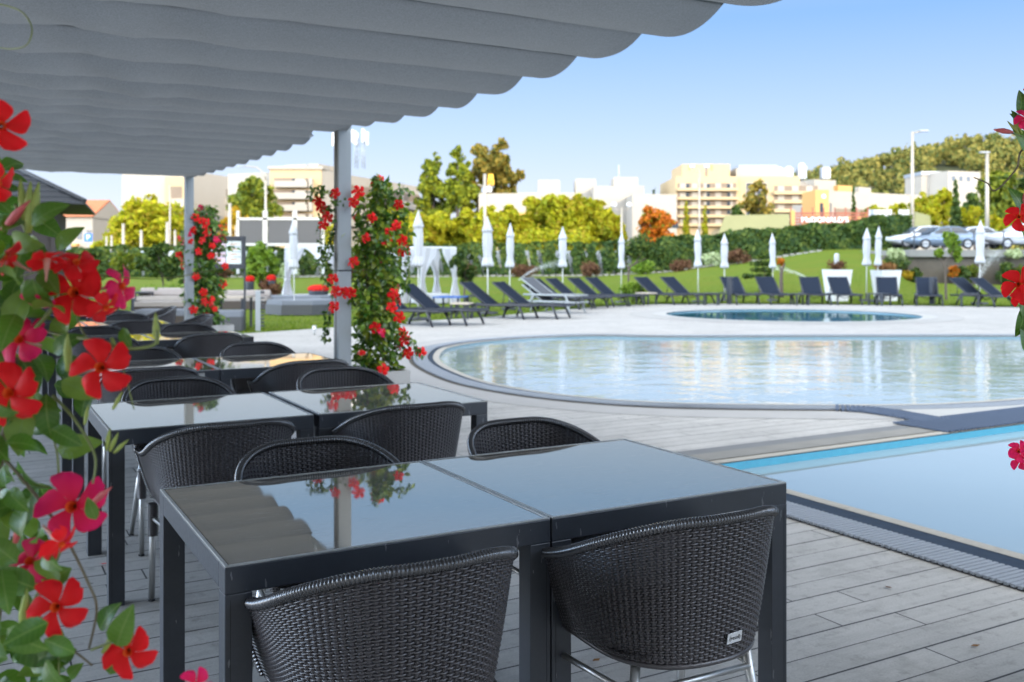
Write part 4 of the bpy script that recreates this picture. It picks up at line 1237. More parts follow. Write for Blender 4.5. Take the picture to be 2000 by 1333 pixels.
def petal_mats(name, c, c2):
    m = bpy.data.materials.new(name); m.use_nodes = True
    t = m.node_tree; L = t.links.new; p = t.nodes['Principled BSDF']
    g = nd(t, 'ShaderNodeTexCoord'); ln = nd(t, 'ShaderNodeVectorMath', operation='LENGTH'); L(g.outputs['Object'], ln.inputs[0])
    r = nd(t, 'ShaderNodeMapRange', **{'From Min': 0.15, 'From Max': 0.5}); L(ln.outputs['Value'], r.inputs[0])
    n = nd(t, 'ShaderNodeTexNoise', Scale=9.0, Detail=3.0); L(g.outputs['Object'], n.inputs['Vector'])
    c_ = mixc(t, r.outputs[0], c2, c)
    c_ = mixc(t, mth(t, 'MULTIPLY', n.outputs[0], 0.35), c_, tuple(x * .72 for x in c))
    L(c_, p.inputs['Base Color']); p.inputs['Roughness'].default_value = 0.55; p.inputs['Specular IOR Level'].default_value = 0.25
    p.inputs['Sheen Weight'].default_value = 0.15
    tr = nd(t, 'ShaderNodeBsdfTranslucent'); L(c_, tr.inputs[0])
    mx = nd(t, 'ShaderNodeMixShader'); mx.inputs[0].default_value = 0.3
    L(p.outputs[0], mx.inputs[1]); L(tr.outputs[0], mx.inputs[2]); L(mx.outputs[0], t.nodes['Material Output'].inputs[0])
    return m
M['petal_red'] = petal_mats('red petal', (0.90, 0.006, 0.012), (0.82, 0.008, 0.006))
M['petal_pink'] = petal_mats('magenta petal', (0.92, 0.012, 0.14), (0.88, 0.012, 0.06))
M['throat'] = pm('orange throat', (0.85, 0.12, 0.015), 0.5, 0, 0.2, 8)
M['trumpet'] = pm('pale pink trumpet', (0.62, 0.28, 0.20), 0.5, 0, 0.25, 6)
M['bud'] = pm('green bud', (0.30, 0.36, 0.07), 0.5, 0, 0.3, 9)
M['bud_pink'] = pm('pink bud', (0.55, 0.10, 0.10), 0.5, 0, 0.35, 9)
def flower_mesh(name, petal, seed, open_=1.0, fine=True):
    """five lopsided petals round a short throat, trumpet behind; unit = one flower diameter, facing +Z"""
    rng = random.Random(seed); mb = MB()
    nr, nw = (7, 6) if fine else (4, 3)
    for k in range(5):
        a0 = 2 * math.pi * k / 5 + rng.uniform(-.08, .08)
        ln = 0.5 * rng.uniform(.88, 1.06); droop = rng.uniform(-.03, .10) + (1 - open_) * .45; ph = rng.uniform(0, 6)
        vs, fs = [], []
        for i in range(nr + 1):
            t = i / nr; r = 0.055 + (ln - 0.055) * t
            w = 0.045 + 0.198 * math.sin(math.pi * 0.5 * min(1, t * 1.2)) ** 1.4
            if t > 0.72: w *= math.sqrt(max(0.0, 1 - ((t - 0.72) / 0.285) ** 2)) * .94 + .06
            for j in range(nw + 1):
                q = 2 * j / nw - 1
                x = r; y = q * w * (1 + .22 * q) + 0.13 * t * t
                z = 0.075 * math.sin(min(1, t * 1.6) * math.pi / 2) - droop * t * t + 0.03 * math.sin(3 * q + ph) * t - 0.05 * q * q * t + 0.035 * q * t
                vs.append((x * math.cos(a0) - y * math.sin(a0), x * math.sin(a0) + y * math.cos(a0), z + 0.002 * k))
        n = nw + 1
        for i in range(nr):
            for j in range(nw): fs.append((i * n + j, (i + 1) * n + j, (i + 1) * n + j + 1, i * n + j + 1))
        mb.add(vs, fs, 0, True)
    mb.lathe([(0.075, 0.088), (0.03, 0.07), (-0.05, 0.055), (-0.12, 0.03)], n=10, mi=1)
    mb.lathe([(0.0, 0.10), (-0.10, 0.085), (-0.28, 0.075), (-0.42, 0.045), (-0.6, 0.03), (-0.72, 0.022)], n=10, mi=2)
    return mb.mesh(name, [petal, M['throat'], M['trumpet']])
FL_RED = [flower_mesh('flower', M['petal_red'], s, o) for s, o in ((1, 1), (2, .95), (3, .8), (4, 1.0))]
FL_PINK = [flower_mesh('flower', M['petal_pink'], s, o) for s, o in ((5, 1), (6, .95), (7, .75))]
FS_RED = [flower_mesh('flower', M['petal_red'], s, o, False) for s, o in ((11, 1), (12, .8), (13, .5))]
FS_PINK = [flower_mesh('flower', M['petal_pink'], s, o, False) for s, o in ((14, 1), (15, .6))]
def put_flower(me, p, face, size, parent, spin=0.0):
    q = Vector(face).normalized().to_track_quat('Z', 'Y') @ Matrix.Rotation(spin, 3, 'Z').to_quaternion()
    o = obj('flower', me, parent, p - parent.location)
    o.rotation_euler = q.to_euler(); o.scale = (size,) * 3
    return o
def put_bud(p, d, ln, parent, mat='bud', w=0.16):
    mb = MB(); mb.tube([(0, 0, 0), (0.015, 0, .2), (0, .01, .5), (-.01, 0, .8), (0, 0, 1)], [.06, w * .8, w, w * .55, .015], 8)
    o = mb.build('bud', M[mat], parent, p - parent.location); o.rotation_euler = Vector(d).normalized().to_track_quat('Z', 'Y').to_euler(); o.scale = (ln,) * 3
    return o
M['vine_leaf'] = leafmat('glossy vine leaf', (0.06, 0.16, 0.014), (0.14, 0.27, 0.026), 0.32, 0.34, 0.5, (0.22, 0.34, 0.05), True)
M['vine_leaf_dark'] = leafmat('dark vine leaf', (0.03, 0.09, 0.012), (0.08, 0.17, 0.022), 0.25, 0.32, 0.5, (0.16, 0.25, 0.035))

M['vine_leaf_mid'] = leafmat('mixed vine leaf', (0.030, 0.095, 0.012), (0.15, 0.25, 0.022), 0.35, 0.3, 0.55, (0.26, 0.32, 0.03))
def planter(label, p, w, h, rz=TH, fine=True):
    t = thing('planter', label, 'planter', p, rz)
    mb = MB()
    o = w / 2
    for (cx, cy, dx, dy) in ((0, -o + .02, w, .04), (0, o - .02, w, .04), (-o + .02, 0, .04, w - .081), (o - .02, 0, .04, w - .081)):
        mb.bev((cx, cy, h / 2), (dx, dy, h), .004)
    mb.build('box', M['concrete'], t)
    mb = MB(); mb.bev((0, 0, h - .06), (w - .09, w - .09, .05), .004); mb.build('soil', M['soil'], t)
    return t

# ------------------------------------------------------------------ flowering vines on the pergola posts
def pillar_vine(label, base, env, nleaf, nfl, seed, lsize, fsize, extra=(), dark=True, wide=1.25):
    """env: (z, centre offset along +X, half width, half depth)"""
    rng = np.random.default_rng(seed)
    t = thing('flowering_vine', label, 'vine', base)
    b = np.array(base)
    zs = [e[0] for e in env]
    def centre(z): return np.interp(z, zs, [e[1] for e in env]), np.interp(z, zs, [e[2] for e in env]), np.interp(z, zs, [e[3] for e in env])
    z = rng.uniform(zs[0], zs[-1], nleaf * 2)
    c, rx, ry = centre(z)
    keep = rng.random(len(z)) < rx / max(e[2] for e in env); z, c, rx, ry = z[keep][:nleaf], c[keep][:nleaf], rx[keep][:nleaf], ry[keep][:nleaf]
    n = len(z)
    an = rng.uniform(0, 2 * math.pi, n); rr = np.sqrt(rng.uniform(0.12, 1, n)) * (1 + 0.25 * rng.normal(0, 1, n) ** 2 * .4)
    # clumps and gaps
    rr *= 0.8 + 0.3 * np.sin(an * 2 + z * 9 + seed) + .12 * np.sin(z * 23)
    pos = np.stack([c + rx * rr * np.cos(an), ry * rr * np.sin(an), z], 1)
    out = np.stack([np.cos(an), np.sin(an), rng.normal(0, .35, n)], 1)
    tip = unit(out * .7 + rng.normal(0, .55, (n, 3)) + np.array([0, 0, -.35]))
    nrm = unit(out + rng.normal(0, .5, (n, 3)) + np.array([0, 0, .6]))
    obj('foliage', leaves_mesh('foliage', pos, tip, nrm, rng.uniform(.7, 1.25, n) * lsize, M['vine_leaf_dark' if dark else 'vine_leaf_mid'], False, wide), t)
    mb = MB(); rnd = random.Random(seed)
    for k in range(7):
        pts = []; a = rnd.uniform(0, 6)
        for q in range(14):
            zz = 0.0 + (zs[-1] - 0.0) * q / 13
            cc, r1, r2 = centre(max(zz, zs[0]))
            pts.append((cc * min(1, .4 + q / 8) + r1 * .35 * math.cos(a + q * .7), r2 * .35 * math.sin(a + q * .7), zz))
        mb.tube(pts, [.008 - .0004 * q for q in range(14)], 5)
    mb.build('stem', M['stem_brown'], t)
    k = 0; tries = 0
    while k < nfl and tries < 4000:
        tries += 1
        z_ = zs[0] + (zs[-1] - zs[0]) * rnd.random() ** .85
        cc, r1, r2 = centre(z_)
        if rnd.random() > r1 / max(e[2] for e in env) + .15: continue
        a = rnd.uniform(0, 2 * math.pi); f = rnd.uniform(.9, 1.18)
        p = Vector((cc + r1 * f * math.cos(a), r2 * f * math.sin(a), z_)) + Vector(base)
        d = Vector((math.cos(a), math.sin(a), rnd.uniform(-.3, .5))) + Vector((rnd.uniform(-.5, .5),) * 3)
        me = rnd.choice(FS_PINK) if rnd.random() < .22 else rnd.choice(FS_RED)
        put_flower(me, p, d, fsize * rnd.uniform(.8, 1.15), t, rnd.uniform(0, 6)); k += 1
    for (px, py, Y) in extra:
        p = ap(px, py, Y); d = Vector((rnd.uniform(-.6, .6), -1, rnd.uniform(-.2, .5)))
        put_flower(rnd.choice(FS_RED), p, d, fsize * rnd.uniform(.95, 1.2), t, rnd.uniform(0, 6))
    return t
PN = Vector(((738 - 1000) / F * 9.0, 9.0, 0))
planter('pale concrete planter box right of the near grey pergola post', PN, .46, .47)
ex = [(690, 395, 8.65), (655, 378, 8.6), (700, 375, 8.7), (640, 425, 8.8), (632, 440, 8.8), (690, 512, 8.7), (712, 465, 8.65), (650, 545, 8.7), (655, 570, 8.6), (672, 572, 8.6), (686, 572, 8.6), (652, 600, 8.65), (733, 640, 8.7), (725, 425, 8.75), (765, 600, 8.8), (770, 575, 8.8), (780, 620, 8.9), (788, 650, 8.9), (796, 690, 8.9), (790, 665, 8.9), (822, 688, 9.0), (748, 722, 8.75), (790, 490, 8.9), (785, 470, 8.9), (778, 400, 8.9), (735, 358, 9), (742, 350, 9), (620, 392, 8.9), (628, 405, 8.9), (775, 440, 8.9), (760, 455, 8.8), (755, 470, 8.8)]
vz = lambda y, Y=9.0: H + (Y0 - y) / F * Y
NEARV = pillar_vine('red flowering climber in the planter at the near grey post', PN, [(.46, -.02, .20, .2), (vz(650), .0, .23, .24), (vz(580), -.03, .21, .24), (vz(500), -.03, .22, .24), (vz(450), .03, .26, .24), (vz(412), .04, .22, .2), (vz(388), .03, .12, .12), (vz(350), .02, .05, .05)], 2100, 10, 21, .074, .100, ex, False)
# loose side shoots left of the post and over the top
rng = np.random.default_rng(77); pp = []
for path in ([(672, 400), (645, 380), (622, 372), (606, 380)], [(668, 395), (645, 405), (632, 425), (625, 470), (628, 510)], [(660, 400), (650, 450), (645, 480), (636, 505)], [(660, 560), (648, 590), (640, 640), (634, 668)], [(740, 380), (735, 360), (733, 350)], [(760, 380), (778, 370), (800, 372)], [(790, 480), (800, 520), (792, 560)], [(770, 640), (800, 665), (822, 690)], [(640, 500), (640, 540), (642, 560)]):
    P_ = [ap(x, y, 8.75 + .25 * random.Random(x * y).random()) - PN for x, y in path]
    c = catmull(P_, 8, False); MB().tube(c, .004, 5).build('side_shoot', M['stem'], NEARV)
    for p in c:
        for _ in range(3): pp.append(np.array(p) + rng.normal(0, .022, 3))
n = len(pp); obj('side_leaves', leaves_mesh('side_leaves', pp, rng.normal(0, 1, (n, 3)) + [0, 0, -.5], rng.normal(0, .6, (n, 3)) + [0, -.5, .8], rng.uniform(.035, .065, n), M['vine_leaf_dark'], False, 1.2), NEARV)
PF = Vector(((402 - 1000) / F * 15.2, 15.2, 0))
planter('pale planter box at the far grey pergola post', PF + Vector((.16, -.1, 0)), .5, .5)
vf = lambda y: vz(y, 15.2)
pillar_vine('red flowering climber wound round the far grey post', PF, [(.5, .05, .22, .22), (vf(590), -.02, .27, .27), (vf(530), -.08, .27, .27), (vf(470), -.06, .33, .3), (vf(440), -.03, .32, .28), (vf(415), .0, .18, .18), (vf(402), .0, .07, .07)], 2600, 40, 4, .080, .115,
            [(382, 425, 14.9), (400, 440, 14.9), (378, 450, 14.9), (405, 455, 14.9), (415, 480, 14.9), (412, 500, 14.9), (370, 470, 14.9), (395, 470, 14.9), (383, 540, 14.9), (400, 590, 14.9), (412, 592, 14.9), (378, 605, 14.9), (350, 500, 15.0), (360, 520, 15.0), (440, 520, 15.2), (436, 555, 15.2)])

# ------------------------------------------------------------------ the close vine at the left edge
LV0 = Vector((-0.86, 1.30, 0.0))
planter('concrete planter box below the close red vine at the left edge', LV0, .46, .47)
LV = thing('flowering_vine', 'close red and magenta flowering vine along the left edge', 'vine', LV0)
rng = np.random.default_rng(21); rnd = random.Random(21)
bound = [(330, 20), (380, 50), (430, 78), (500, 118), (560, 112), (640, 125), (700, 138), (780, 150), (850, 112), (900, 92), (950, 84), (1000, 88), (1060, 96), (1120, 88), (1180, 84), (1250, 120), (1333, 160), (1500, 200)]
pos, tip, nrm, siz = [], [], [], []
k = 0
while k < 330:
    y = rng.uniform(330, 1480); xr = np.interp(y, [a for a, b in bound], [b for a, b in bound])
    x = -190 + (xr + 190) * rng.random() ** .75
    if x > 40 and rng.random() < .45: continue
    Y = 1.28 + rng.normal(0, .10)
    p = ap(x, y, Y); pos.append(p)
    tip.append((rng.normal(.25, .7), rng.normal(-.2, .5), rng.normal(-.15, .7))); nrm.append((rng.normal(0, .55), rng.normal(-.75, .5), rng.normal(.45, .5)))
    siz.append(rng.uniform(.034, .060)); k += 1
named = [(100, 838, 60, 1, -.5), (112, 880, 75, 1, .2), (228, 1262, 80, .35, .8), (75, 948, 75, -.4, -.9), (40, 850, 90, -.3, .8), (40, 558, 60, .7, -.2), (64, 545, 85, .0, -.1), (45, 480, 80, .8, -.6), (62, 440, 70, .9, .6), (150, 1268, 55, -.5, -.3), (188, 1015, 40, -.3, .8), (140, 1110, 60, -.9, -.5), (55, 790, 90, -.2, -1), (90, 770, 80, .1, -1), (120, 745, 70, .7, -.3), (30, 985, 60, -.9, -.3), (15, 1060, 80, -.6, .7), (70, 1150, 80, -.8, .5), (30, 1240, 90, .8, -.5), (60, 1290, 80, .9, .3), (135, 1322, 40, .5, .5), (215, 1318, 55, .3, .9), (160, 815, 60, .2, .9), (105, 690, 60, .8, .5), (240, 640, 40, .4, -.9), (195, 1230, 60, .5, .7), (20, 640, 80, .4, .8)]
for x, y, s, dx, dz in named:
    Y = 1.2 + rng.normal(0, .04)
    pos.append(ap(x, y, Y)); tip.append((dx, rng.normal(-.1, .15), dz)); nrm.append((rng.normal(0, .25), -1, .35 + rng.normal(0, .2))); siz.append(s * 1.15 / F * Y)
obj('foliage', leaves_mesh('foliage', np.array([np.array(p) - np.array(LV0) for p in pos]), np.array(tip), np.array(nrm), siz, M['vine_leaf'], True, 1.2), LV)
def stem_path(parent, pts, r0, r1, mat, o0, name='stem'):
    P_ = catmull([ap(*p) - o0 for p in pts], 8, False); n = len(P_)
    mb = MB(); mb.tube(P_, [r0 + (r1 - r0) * i / (n - 1) for i in range(n)], 7); return mb.build(name, M[mat], parent)
for pts, r0, r1, mat in (
    ([(103, 773, 1.2), (146, 820, 1.18), (185, 889, 1.16), (181, 945, 1.15)], .0022, .0012, 'stem'),
    ([(-40, 850, 1.3), (17, 906, 1.2), (82, 984, 1.18), (129, 1052, 1.17), (172, 1138, 1.16), (189, 1190, 1.17), (174, 1267, 1.2)], .0024, .0014, 'stem_brown'),
    ([(20, 1262, 1.22), (56, 1261, 1.2), (116, 1257, 1.18), (150, 1276, 1.17), (180, 1300, 1.17)], .002, .0012, 'stem_brown'),
    ([(112, 1215, 1.18), (114, 1270, 1.18), (116, 1345, 1.18)], .0012, .0012, 'stem'),
    ([(60, 640, 1.25), (120, 655, 1.2), (200, 668, 1.16), (243, 681, 1.15), (300, 674, 1.15), (306, 645, 1.15)], .0022, .0020, 'stem'),
    ([(10, 690, 1.25), (70, 640, 1.2), (120, 560, 1.2), (60, 470, 1.22), (30, 400, 1.25)], .003, .002, 'stem'),
    ([(150, 620, 1.2), (170, 660, 1.18), (230, 700, 1.15), (262, 800, 1.14)], .0012, .0008, 'stem'),
    ([(-10, 6, 1.3), (40, 22, 1.25), (62, 55, 1.22), (52, 88, 1.22), (20, 96, 1.25), (-15, 90, 1.3)], .0012, .0008, 'stem'),
    ([(30, 700, 1.2), (20, 800, 1.22), (0, 900, 1.25), (10, 1050, 1.28), (-10, 1250, 1.3), (-40, 1500, 1.3)], .004, .005, 'stem_brown'),
    ([(-60, 1500, 1.35), (-40, 1000, 1.3), (-10, 600, 1.28), (-30, 250, 1.28), (-50, -50, 1.3)], .006, .003, 'stem_brown'),
    ([(100, 1330, 1.2), (60, 1200, 1.2), (100, 1120, 1.2), (130, 1050, 1.19)], .002, .0014, 'stem'),
    ([(115, 940, 1.19), (112, 890, 1.19), (103, 850, 1.19), (92, 800, 1.2)], .0014, .0012, 'stem'),
    ([(40, 540, 1.22), (110, 530, 1.2), (300, 545, 1.2), (430, 525, 1.25)], .001, .0006, 'stem'),
    ([(178, 1270, 1.17), (215, 1255, 1.16), (240, 1245, 1.16)], .0016, .0012, 'stem')):
    stem_path(LV, pts, r0, r1, mat, LV0)
mb = MB(); mb.tube([ap(-60, 1500, 1.35) - LV0, Vector((.02, 0, .5)), Vector((0, 0, .40))], .006, 7); mb.build('stem', M['stem_brown'], LV)
FLW = [  # px, py, diameter px, facing, kind
    (2, 246, 100, (.5, -1, -.1), 'r', 0), (-8, 358, 90, (.9, -.3, -.1), 'r', 2), (146, 572, 118, (.15, -1, .15), 'r', 0), (40, 664, 100, (-.1, -1, .25), 'p', 0),
    (197, 718, 112, (.1, -1, .1), 'r', 1), (20, 768, 122, (-.05, -1, .12), 'r', 3), (142, 990, 130, (.1, -1, .2), 'p', 1), (60, 1098, 98, (-.1, -.8, .55), 'p', 2),
    (118, 1062, 80, (.75, -.35, -.5), 'r', 2), (110, 1186, 108, (.15, -1, .2), 'r', 1), (250, 1273, 98, (.25, -1, .15), 'r', 3), (236, 560, 84, (.95, -.25, .1), 'p', 2),
    (92, 508, 70, (-.2, .5, .8), 'r', 2), (150, 515, 80, (.2, -.7, .7), 'r', 2), (205, 600, 70, (.8, -.4, -.6), 'r', 2), (382, 1338, 60, (.2, -1, .4), 'p', 0), (14, 505, 70, (-.6, -.6, .5), 'r', 2), (75, 590, 60, (0, -.5, -.9), 'p', 2)]
for i, (x, y, d, fc, kd, k) in enumerate(FLW):
    Y = 1.14 + (i % 4) * .02
    p = ap(x, y, Y)
    put_flower((FL_RED if kd == 'r' else FL_PINK)[k], p, fc, d * 1.0 / F * Y, LV, i * 1.3)
for x, y, ln, d, mt in ((55, 455, 100, (.1, -.1, 1), 'bud'), (62, 440, 85, (.22, -.1, 1), 'bud'), (48, 430, 80, (-.05, -.1, 1), 'bud'), (5, 450, 85, (.8, -.2, .75), 'bud_pink'), (178, 985, 60, (.75, -.2, .6), 'bud_pink'), (306, 672, 62, (0, -.1, 1), 'bud'), (300, 660, 45, (.2, -.1, 1), 'bud'), (218, 660, 50, (.3, 0, -1), 'bud'), (132, 725, 75, (.05, -.1, 1), 'bud'), (45, 1255, 110, (.12, -.1, 1), 'bud'), (60, 1250, 95, (.25, -.1, 1), 'bud_pink'), (208, 880, 45, (.2, -.1, 1), 'bud'), (214, 882, 42, (.5, -.1, 1), 'bud'), (222, 885, 40, (.9, -.1, .8), 'bud'), (30, 1060, 80, (.25, -.1, 1), 'bud_pink'), (165, 830, 40, (.2, 0, 1), 'bud'), (220, 800, 40, (.5, 0, .9), 'bud'), (200, 1275, 55, (.6, -.1, .9), 'bud')):
    put_bud(ap(x, y, 1.17), d, ln / F * 1.17, LV, mt, .11)

# ------------------------------------------------------------------ the vine at the right edge
RV0 = POST_B + Vector((-.18, .25, 0)); RV0 = POST_B + Vector((.32, .30, 0))
planter('concrete planter box below the vine at the right edge', RV0, .46, .47)
RV = thing('flowering_vine', 'vine with single red flowers reaching in at the right edge', 'vine', RV0)
Yr = 2.45
pos, tip, nrm, siz = [], [], [], []
for k in range(420):
    x = 2085 + abs(rng.normal(0, 190)); y = rng.uniform(60, 1350)
    pos.append(ap(x, y, 2.62 + rng.normal(0, .16))); tip.append(rng.normal(0, .7, 3) + [0, 0, -.3]); nrm.append(rng.normal(0, .5, 3) + [-.3, -.6, .5]); siz.append(rng.uniform(.045, .07))
for x, y, s, dx, dz in ((2000, 600, 60, -.2, -1), (1992, 585, 50, .3, -1), (2004, 690, 60, -.1, 1), (1996, 440, 60, .4, -.9), (1990, 225, 50, .1, 1), (1999, 420, 60, -.4, .9), (2006, 300, 60, -.4, .9), (1993, 245, 30, -.6, .8), (1985, 240, 26, -.3, 1)):
    pos.append(ap(x, y, Yr)); tip.append((dx, 0, dz)); nrm.append((.2, -1, .3)); siz.append(s / F * Yr)
obj('foliage', leaves_mesh('foliage', np.array([np.array(p) - np.array(RV0) for p in pos]), np.array(tip), np.array(nrm), siz, M['vine_leaf'], True, 1.2), RV)
for pts in ([(2120, 300, 2.6), (2040, 280, 2.5), (1998, 268, Yr), (1962, 256, Yr), (1945, 254, Yr)], [(2080, 250, 2.5), (2000, 290, Yr), (1985, 330, Yr), (1945, 372, Yr), (1928, 358, Yr), (1902, 347, Yr)], [(2090, 420, 2.55), (2020, 432, Yr), (1988, 430, Yr)], [(2100, 700, 2.55), (2030, 640, 2.5), (2000, 590, Yr)], [(2100, 930, 2.55), (2030, 905, Yr), (1995, 893, Yr)], [(2150, 1500, 2.7), (2130, 900, 2.65), (2110, 400, 2.62), (2130, 0, 2.65)]):
    stem_path(RV, pts, .0028, .0014, 'stem_brown', RV0)
mb = MB(); mb.tube([ap(2150, 1500, 2.7) - RV0, Vector((0, 0, .42))], .006, 7); mb.build('stem', M['stem_brown'], RV)
for x, y, d, fc, kd, k in ((1990, 424, 58, (-.5, -1, .1), 'r', 0), (1990, 556, 74, (-.35, -1, -.1), 'r', 1), (1996, 580, 50, (-.2, -1, -.4), 'r', 3), (1990, 882, 46, (-.5, -1, .3), 'p', 0), (1994, 900, 46, (-.2, -1, -.2), 'p', 1), (2004, 232, 50, (-.3, -1, .2), 'p', 2), (2030, 180, 60, (-.4, -1, .1), 'r', 0), (2060, 760, 70, (-.4, -1, .1), 'r', 1)):
    put_flower((FL_RED if kd == 'r' else FL_PINK)[k], ap(x, y, Yr - .02), fc, .88 * d / F * Yr, RV, x * .7)
put_bud(ap(1978, 259, Yr), (-1, -.1, .12), 40 / F * Yr, RV, 'bud_pink', .14)
put_bud(ap(1998, 410, Yr), (.1, -.1, 1), 40 / F * Yr, RV, 'bud_pink', .14)
for q in ((1996, 262, (-.5, 0, 1)), (1990, 262, (-.8, 0, .9)), (1986, 262, (-.2, 0, 1))): put_bud(ap(q[0], q[1], Yr), q[2], 34 / F * Yr, RV, 'bud', .10)

# ================================================================== trees
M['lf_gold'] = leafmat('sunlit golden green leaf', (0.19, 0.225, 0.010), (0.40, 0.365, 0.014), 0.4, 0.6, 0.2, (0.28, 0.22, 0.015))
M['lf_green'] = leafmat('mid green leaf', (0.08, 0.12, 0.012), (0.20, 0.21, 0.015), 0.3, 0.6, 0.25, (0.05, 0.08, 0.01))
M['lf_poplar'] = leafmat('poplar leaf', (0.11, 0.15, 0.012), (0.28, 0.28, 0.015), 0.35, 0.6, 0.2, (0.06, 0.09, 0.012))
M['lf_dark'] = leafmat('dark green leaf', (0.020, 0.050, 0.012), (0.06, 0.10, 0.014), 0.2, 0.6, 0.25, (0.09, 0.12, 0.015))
M['lf_olive'] = leafmat('brown olive leaf', (0.15, 0.13, 0.025), (0.30, 0.20, 0.03), 0.35, 0.6, 0.2, (0.09, 0.10, 0.02))
M['lf_orange'] = leafmat('orange autumn leaf', (0.36, 0.085, 0.008), (0.48, 0.16, 0.01), 0.3, 0.6, 0.2, (0.16, 0.16, 0.012))
M['lf_yellow'] = leafmat('yellow leaf', (0.38, 0.20, 0.012), (0.30, 0.24, 0.012), 0.3, 0.6, 0.2)
M['lf_bright'] = leafmat('fresh green leaf', (0.09, 0.17, 0.015), (0.20, 0.28, 0.025), 0.35, 0.5, 0.3)
M['lf_brown'] = leafmat('dry brown bloom', (0.20, 0.09, 0.035), (0.30, 0.16, 0.07), 0.2, 0.8, 0.1)
M['lf_rust'] = leafmat('dull red brown leaf', (0.10, 0.045, 0.03), (0.15, 0.08, 0.04), 0.2, 0.8, 0.1)
M['lf_cream'] = leafmat('pale cream green leaf', (0.34, 0.40, 0.20), (0.42, 0.46, 0.28), 0.2, 0.7, 0.2)
def tree(name, label, cat, X, Y, z0, h, w, shape, mat, n, size, seed, group=None, bark='bark', lobes=26, trunk=True):
    rng = np.random.default_rng(seed)
    t = thing(name, label, cat, (X, Y, z0), 0, group)
    L_ = []
    if shape == 'round':
        for k in range(lobes):
            d = unit(rng.normal(0, 1, 3)) * rng.random() ** .4
            L_.append((d[0] * w * .36, d[1] * w * .36, h * .58 + d[2] * h * .30, w * rng.uniform(.13, .22)))
    elif shape == 'bush':
        for k in range(lobes):
            d = unit(rng.normal(0, 1, 3)) * rng.random() ** .4
            L_.append((d[0] * w * .38, d[1] * w * .38, h * .45 + d[2] * h * .36, w * rng.uniform(.12, .2)))
    elif shape == 'poplar':
        for k in range(lobes):
            q = rng.random(); r = w * .5 * min(1, (1 - q) * 2.6) ** .6 * min(1, q * 4 + .5)
            a = rng.uniform(0, 6.3)
            L_.append((r * .55 * math.cos(a), r * .55 * math.sin(a), h * (.10 + .86 * q), max(.15, r * rng.uniform(.35, .6))))
    elif shape == 'cypress':
        for k in range(lobes):
            q = k / lobes; r = w * .5 * (1 - q) ** .6 * min(1, q * 6 + .45)
            a = rng.uniform(0, 6.3)
            L_.append((r * .35 * math.cos(a), r * .35 * math.sin(a), h * (.05 + .93 * q), max(.08, r * .8)))
    elif shape == 'open':
        for k in range(lobes):
            d = unit(rng.normal(0, 1, 3)) * (.45 + .55 * rng.random())
            L_.append((d[0] * w * .42, d[1] * w * .42, h * .66 + d[2] * h * .30, w * rng.uniform(.07, .13)))
    elif shape == 'layered':
        for k in range(lobes):
            a = rng.uniform(0, 6.3); lv = rng.integers(0, 4); r = w * .5 * (1 - .2 * lv) * rng.random() ** .5
            L_.append((r * math.cos(a), r * math.sin(a), h * (.45 + .17 * lv), w * rng.uniform(.1, .15)))
    L_ = np.array(L_)
    if len(L_) > 8 and shape in ('round', 'poplar', 'open'):      # break every lobe into smaller, uneven clumps
        sm = np.repeat(L_, 4, 0); dd = unit(rng.normal(0, 1, (len(sm), 3))) * rng.random((len(sm), 1)) ** .5
        sm[:, :3] += dd * sm[:, 3:4] * [.95, .95, 1.05]; sm[:, 3] *= rng.uniform(.30, .62, len(sm)); L_ = sm
    wt = L_[:, 3] ** 2; wt /= wt.sum()
    idx = rng.choice(len(L_), n, p=wt)
    d = unit(rng.normal(0, 1, (n, 3)))
    flat = np.array([1, 1, .45]) if shape == 'layered' else np.array([1, 1, .9])
    pos = L_[idx, :3] + d * flat * L_[idx, 3:4] * (rng.random((n, 1)) ** .35 * 1.08)
    nrm = unit(d + rng.normal(0, .75, (n, 3)) + [0, 0, .25])
    obj('crown', cards_mesh('crown', pos, nrm, rng.uniform(.6, 1.3, n) * size, M[mat], rng, .62), t)
    if trunk:
        mb = MB(); r0 = max(.035, h * .018)
        top = h * (.55 if shape in ('round', 'open', 'layered') else .8 if shape != 'bush' else .5)
        wob = rng.normal(0, w * .012, (6, 2)); wob[0] = 0
        mb.tube([(wob[k, 0], wob[k, 1], -.1 + (top + .1) * k / 5) for k in range(6)], [r0 * 1.25, r0, r0 * .85, r0 * .7, r0 * .55, r0 * .3], 8)
        for k in range(8 if shape != 'cypress' else 0):
            l = L_[rng.integers(0, len(L_))]; s = top * rng.uniform(.4, .8)
            if l[2] > s * .8: mb.tube([(0, 0, s), (l[0] * .5, l[1] * .5, s + (l[2] - s) * .6), (l[0], l[1], l[2])], [r0 * .5, r0 * .35, r0 * .12], 6)
        mb.build('trunk', M[bark], t)
    return t
def tree_px(name, label, cat, px, ytop, wpx, Y, z0, shape, mat, n, size, seed, **k):
    p = ap(px, ytop, Y)
    return tree(name, label, cat, p.x, Y, z0, p.z - z0, wpx / F * Y, shape, mat, n, size, seed, **k)
G = 'golden lit trees along the street'
NTH = ['leftmost', 'second', 'third', 'fourth', 'fifth', 'sixth', 'seventh', 'eighth', 'rightmost']
for i, (px, yt, w) in enumerate([(792, 404, 84), (846, 398, 88), (900, 404, 80), (953, 398, 84), (1003, 392, 84), (1056, 371, 92), (1110, 369, 92), (1163, 371, 88), (1200, 408, 56)]):
    tree_px('street_tree', ('%s golden green tree from the left of the sunlit street row' if 0 < i < 8 else '%s golden green tree of the sunlit street row') % NTH[i], 'tree', px, yt - 3, w * 1.18, 90 + (i % 3) * 2.5, .6, 'round', 'lf_gold', 5600, .29, 100 + i, group=G)
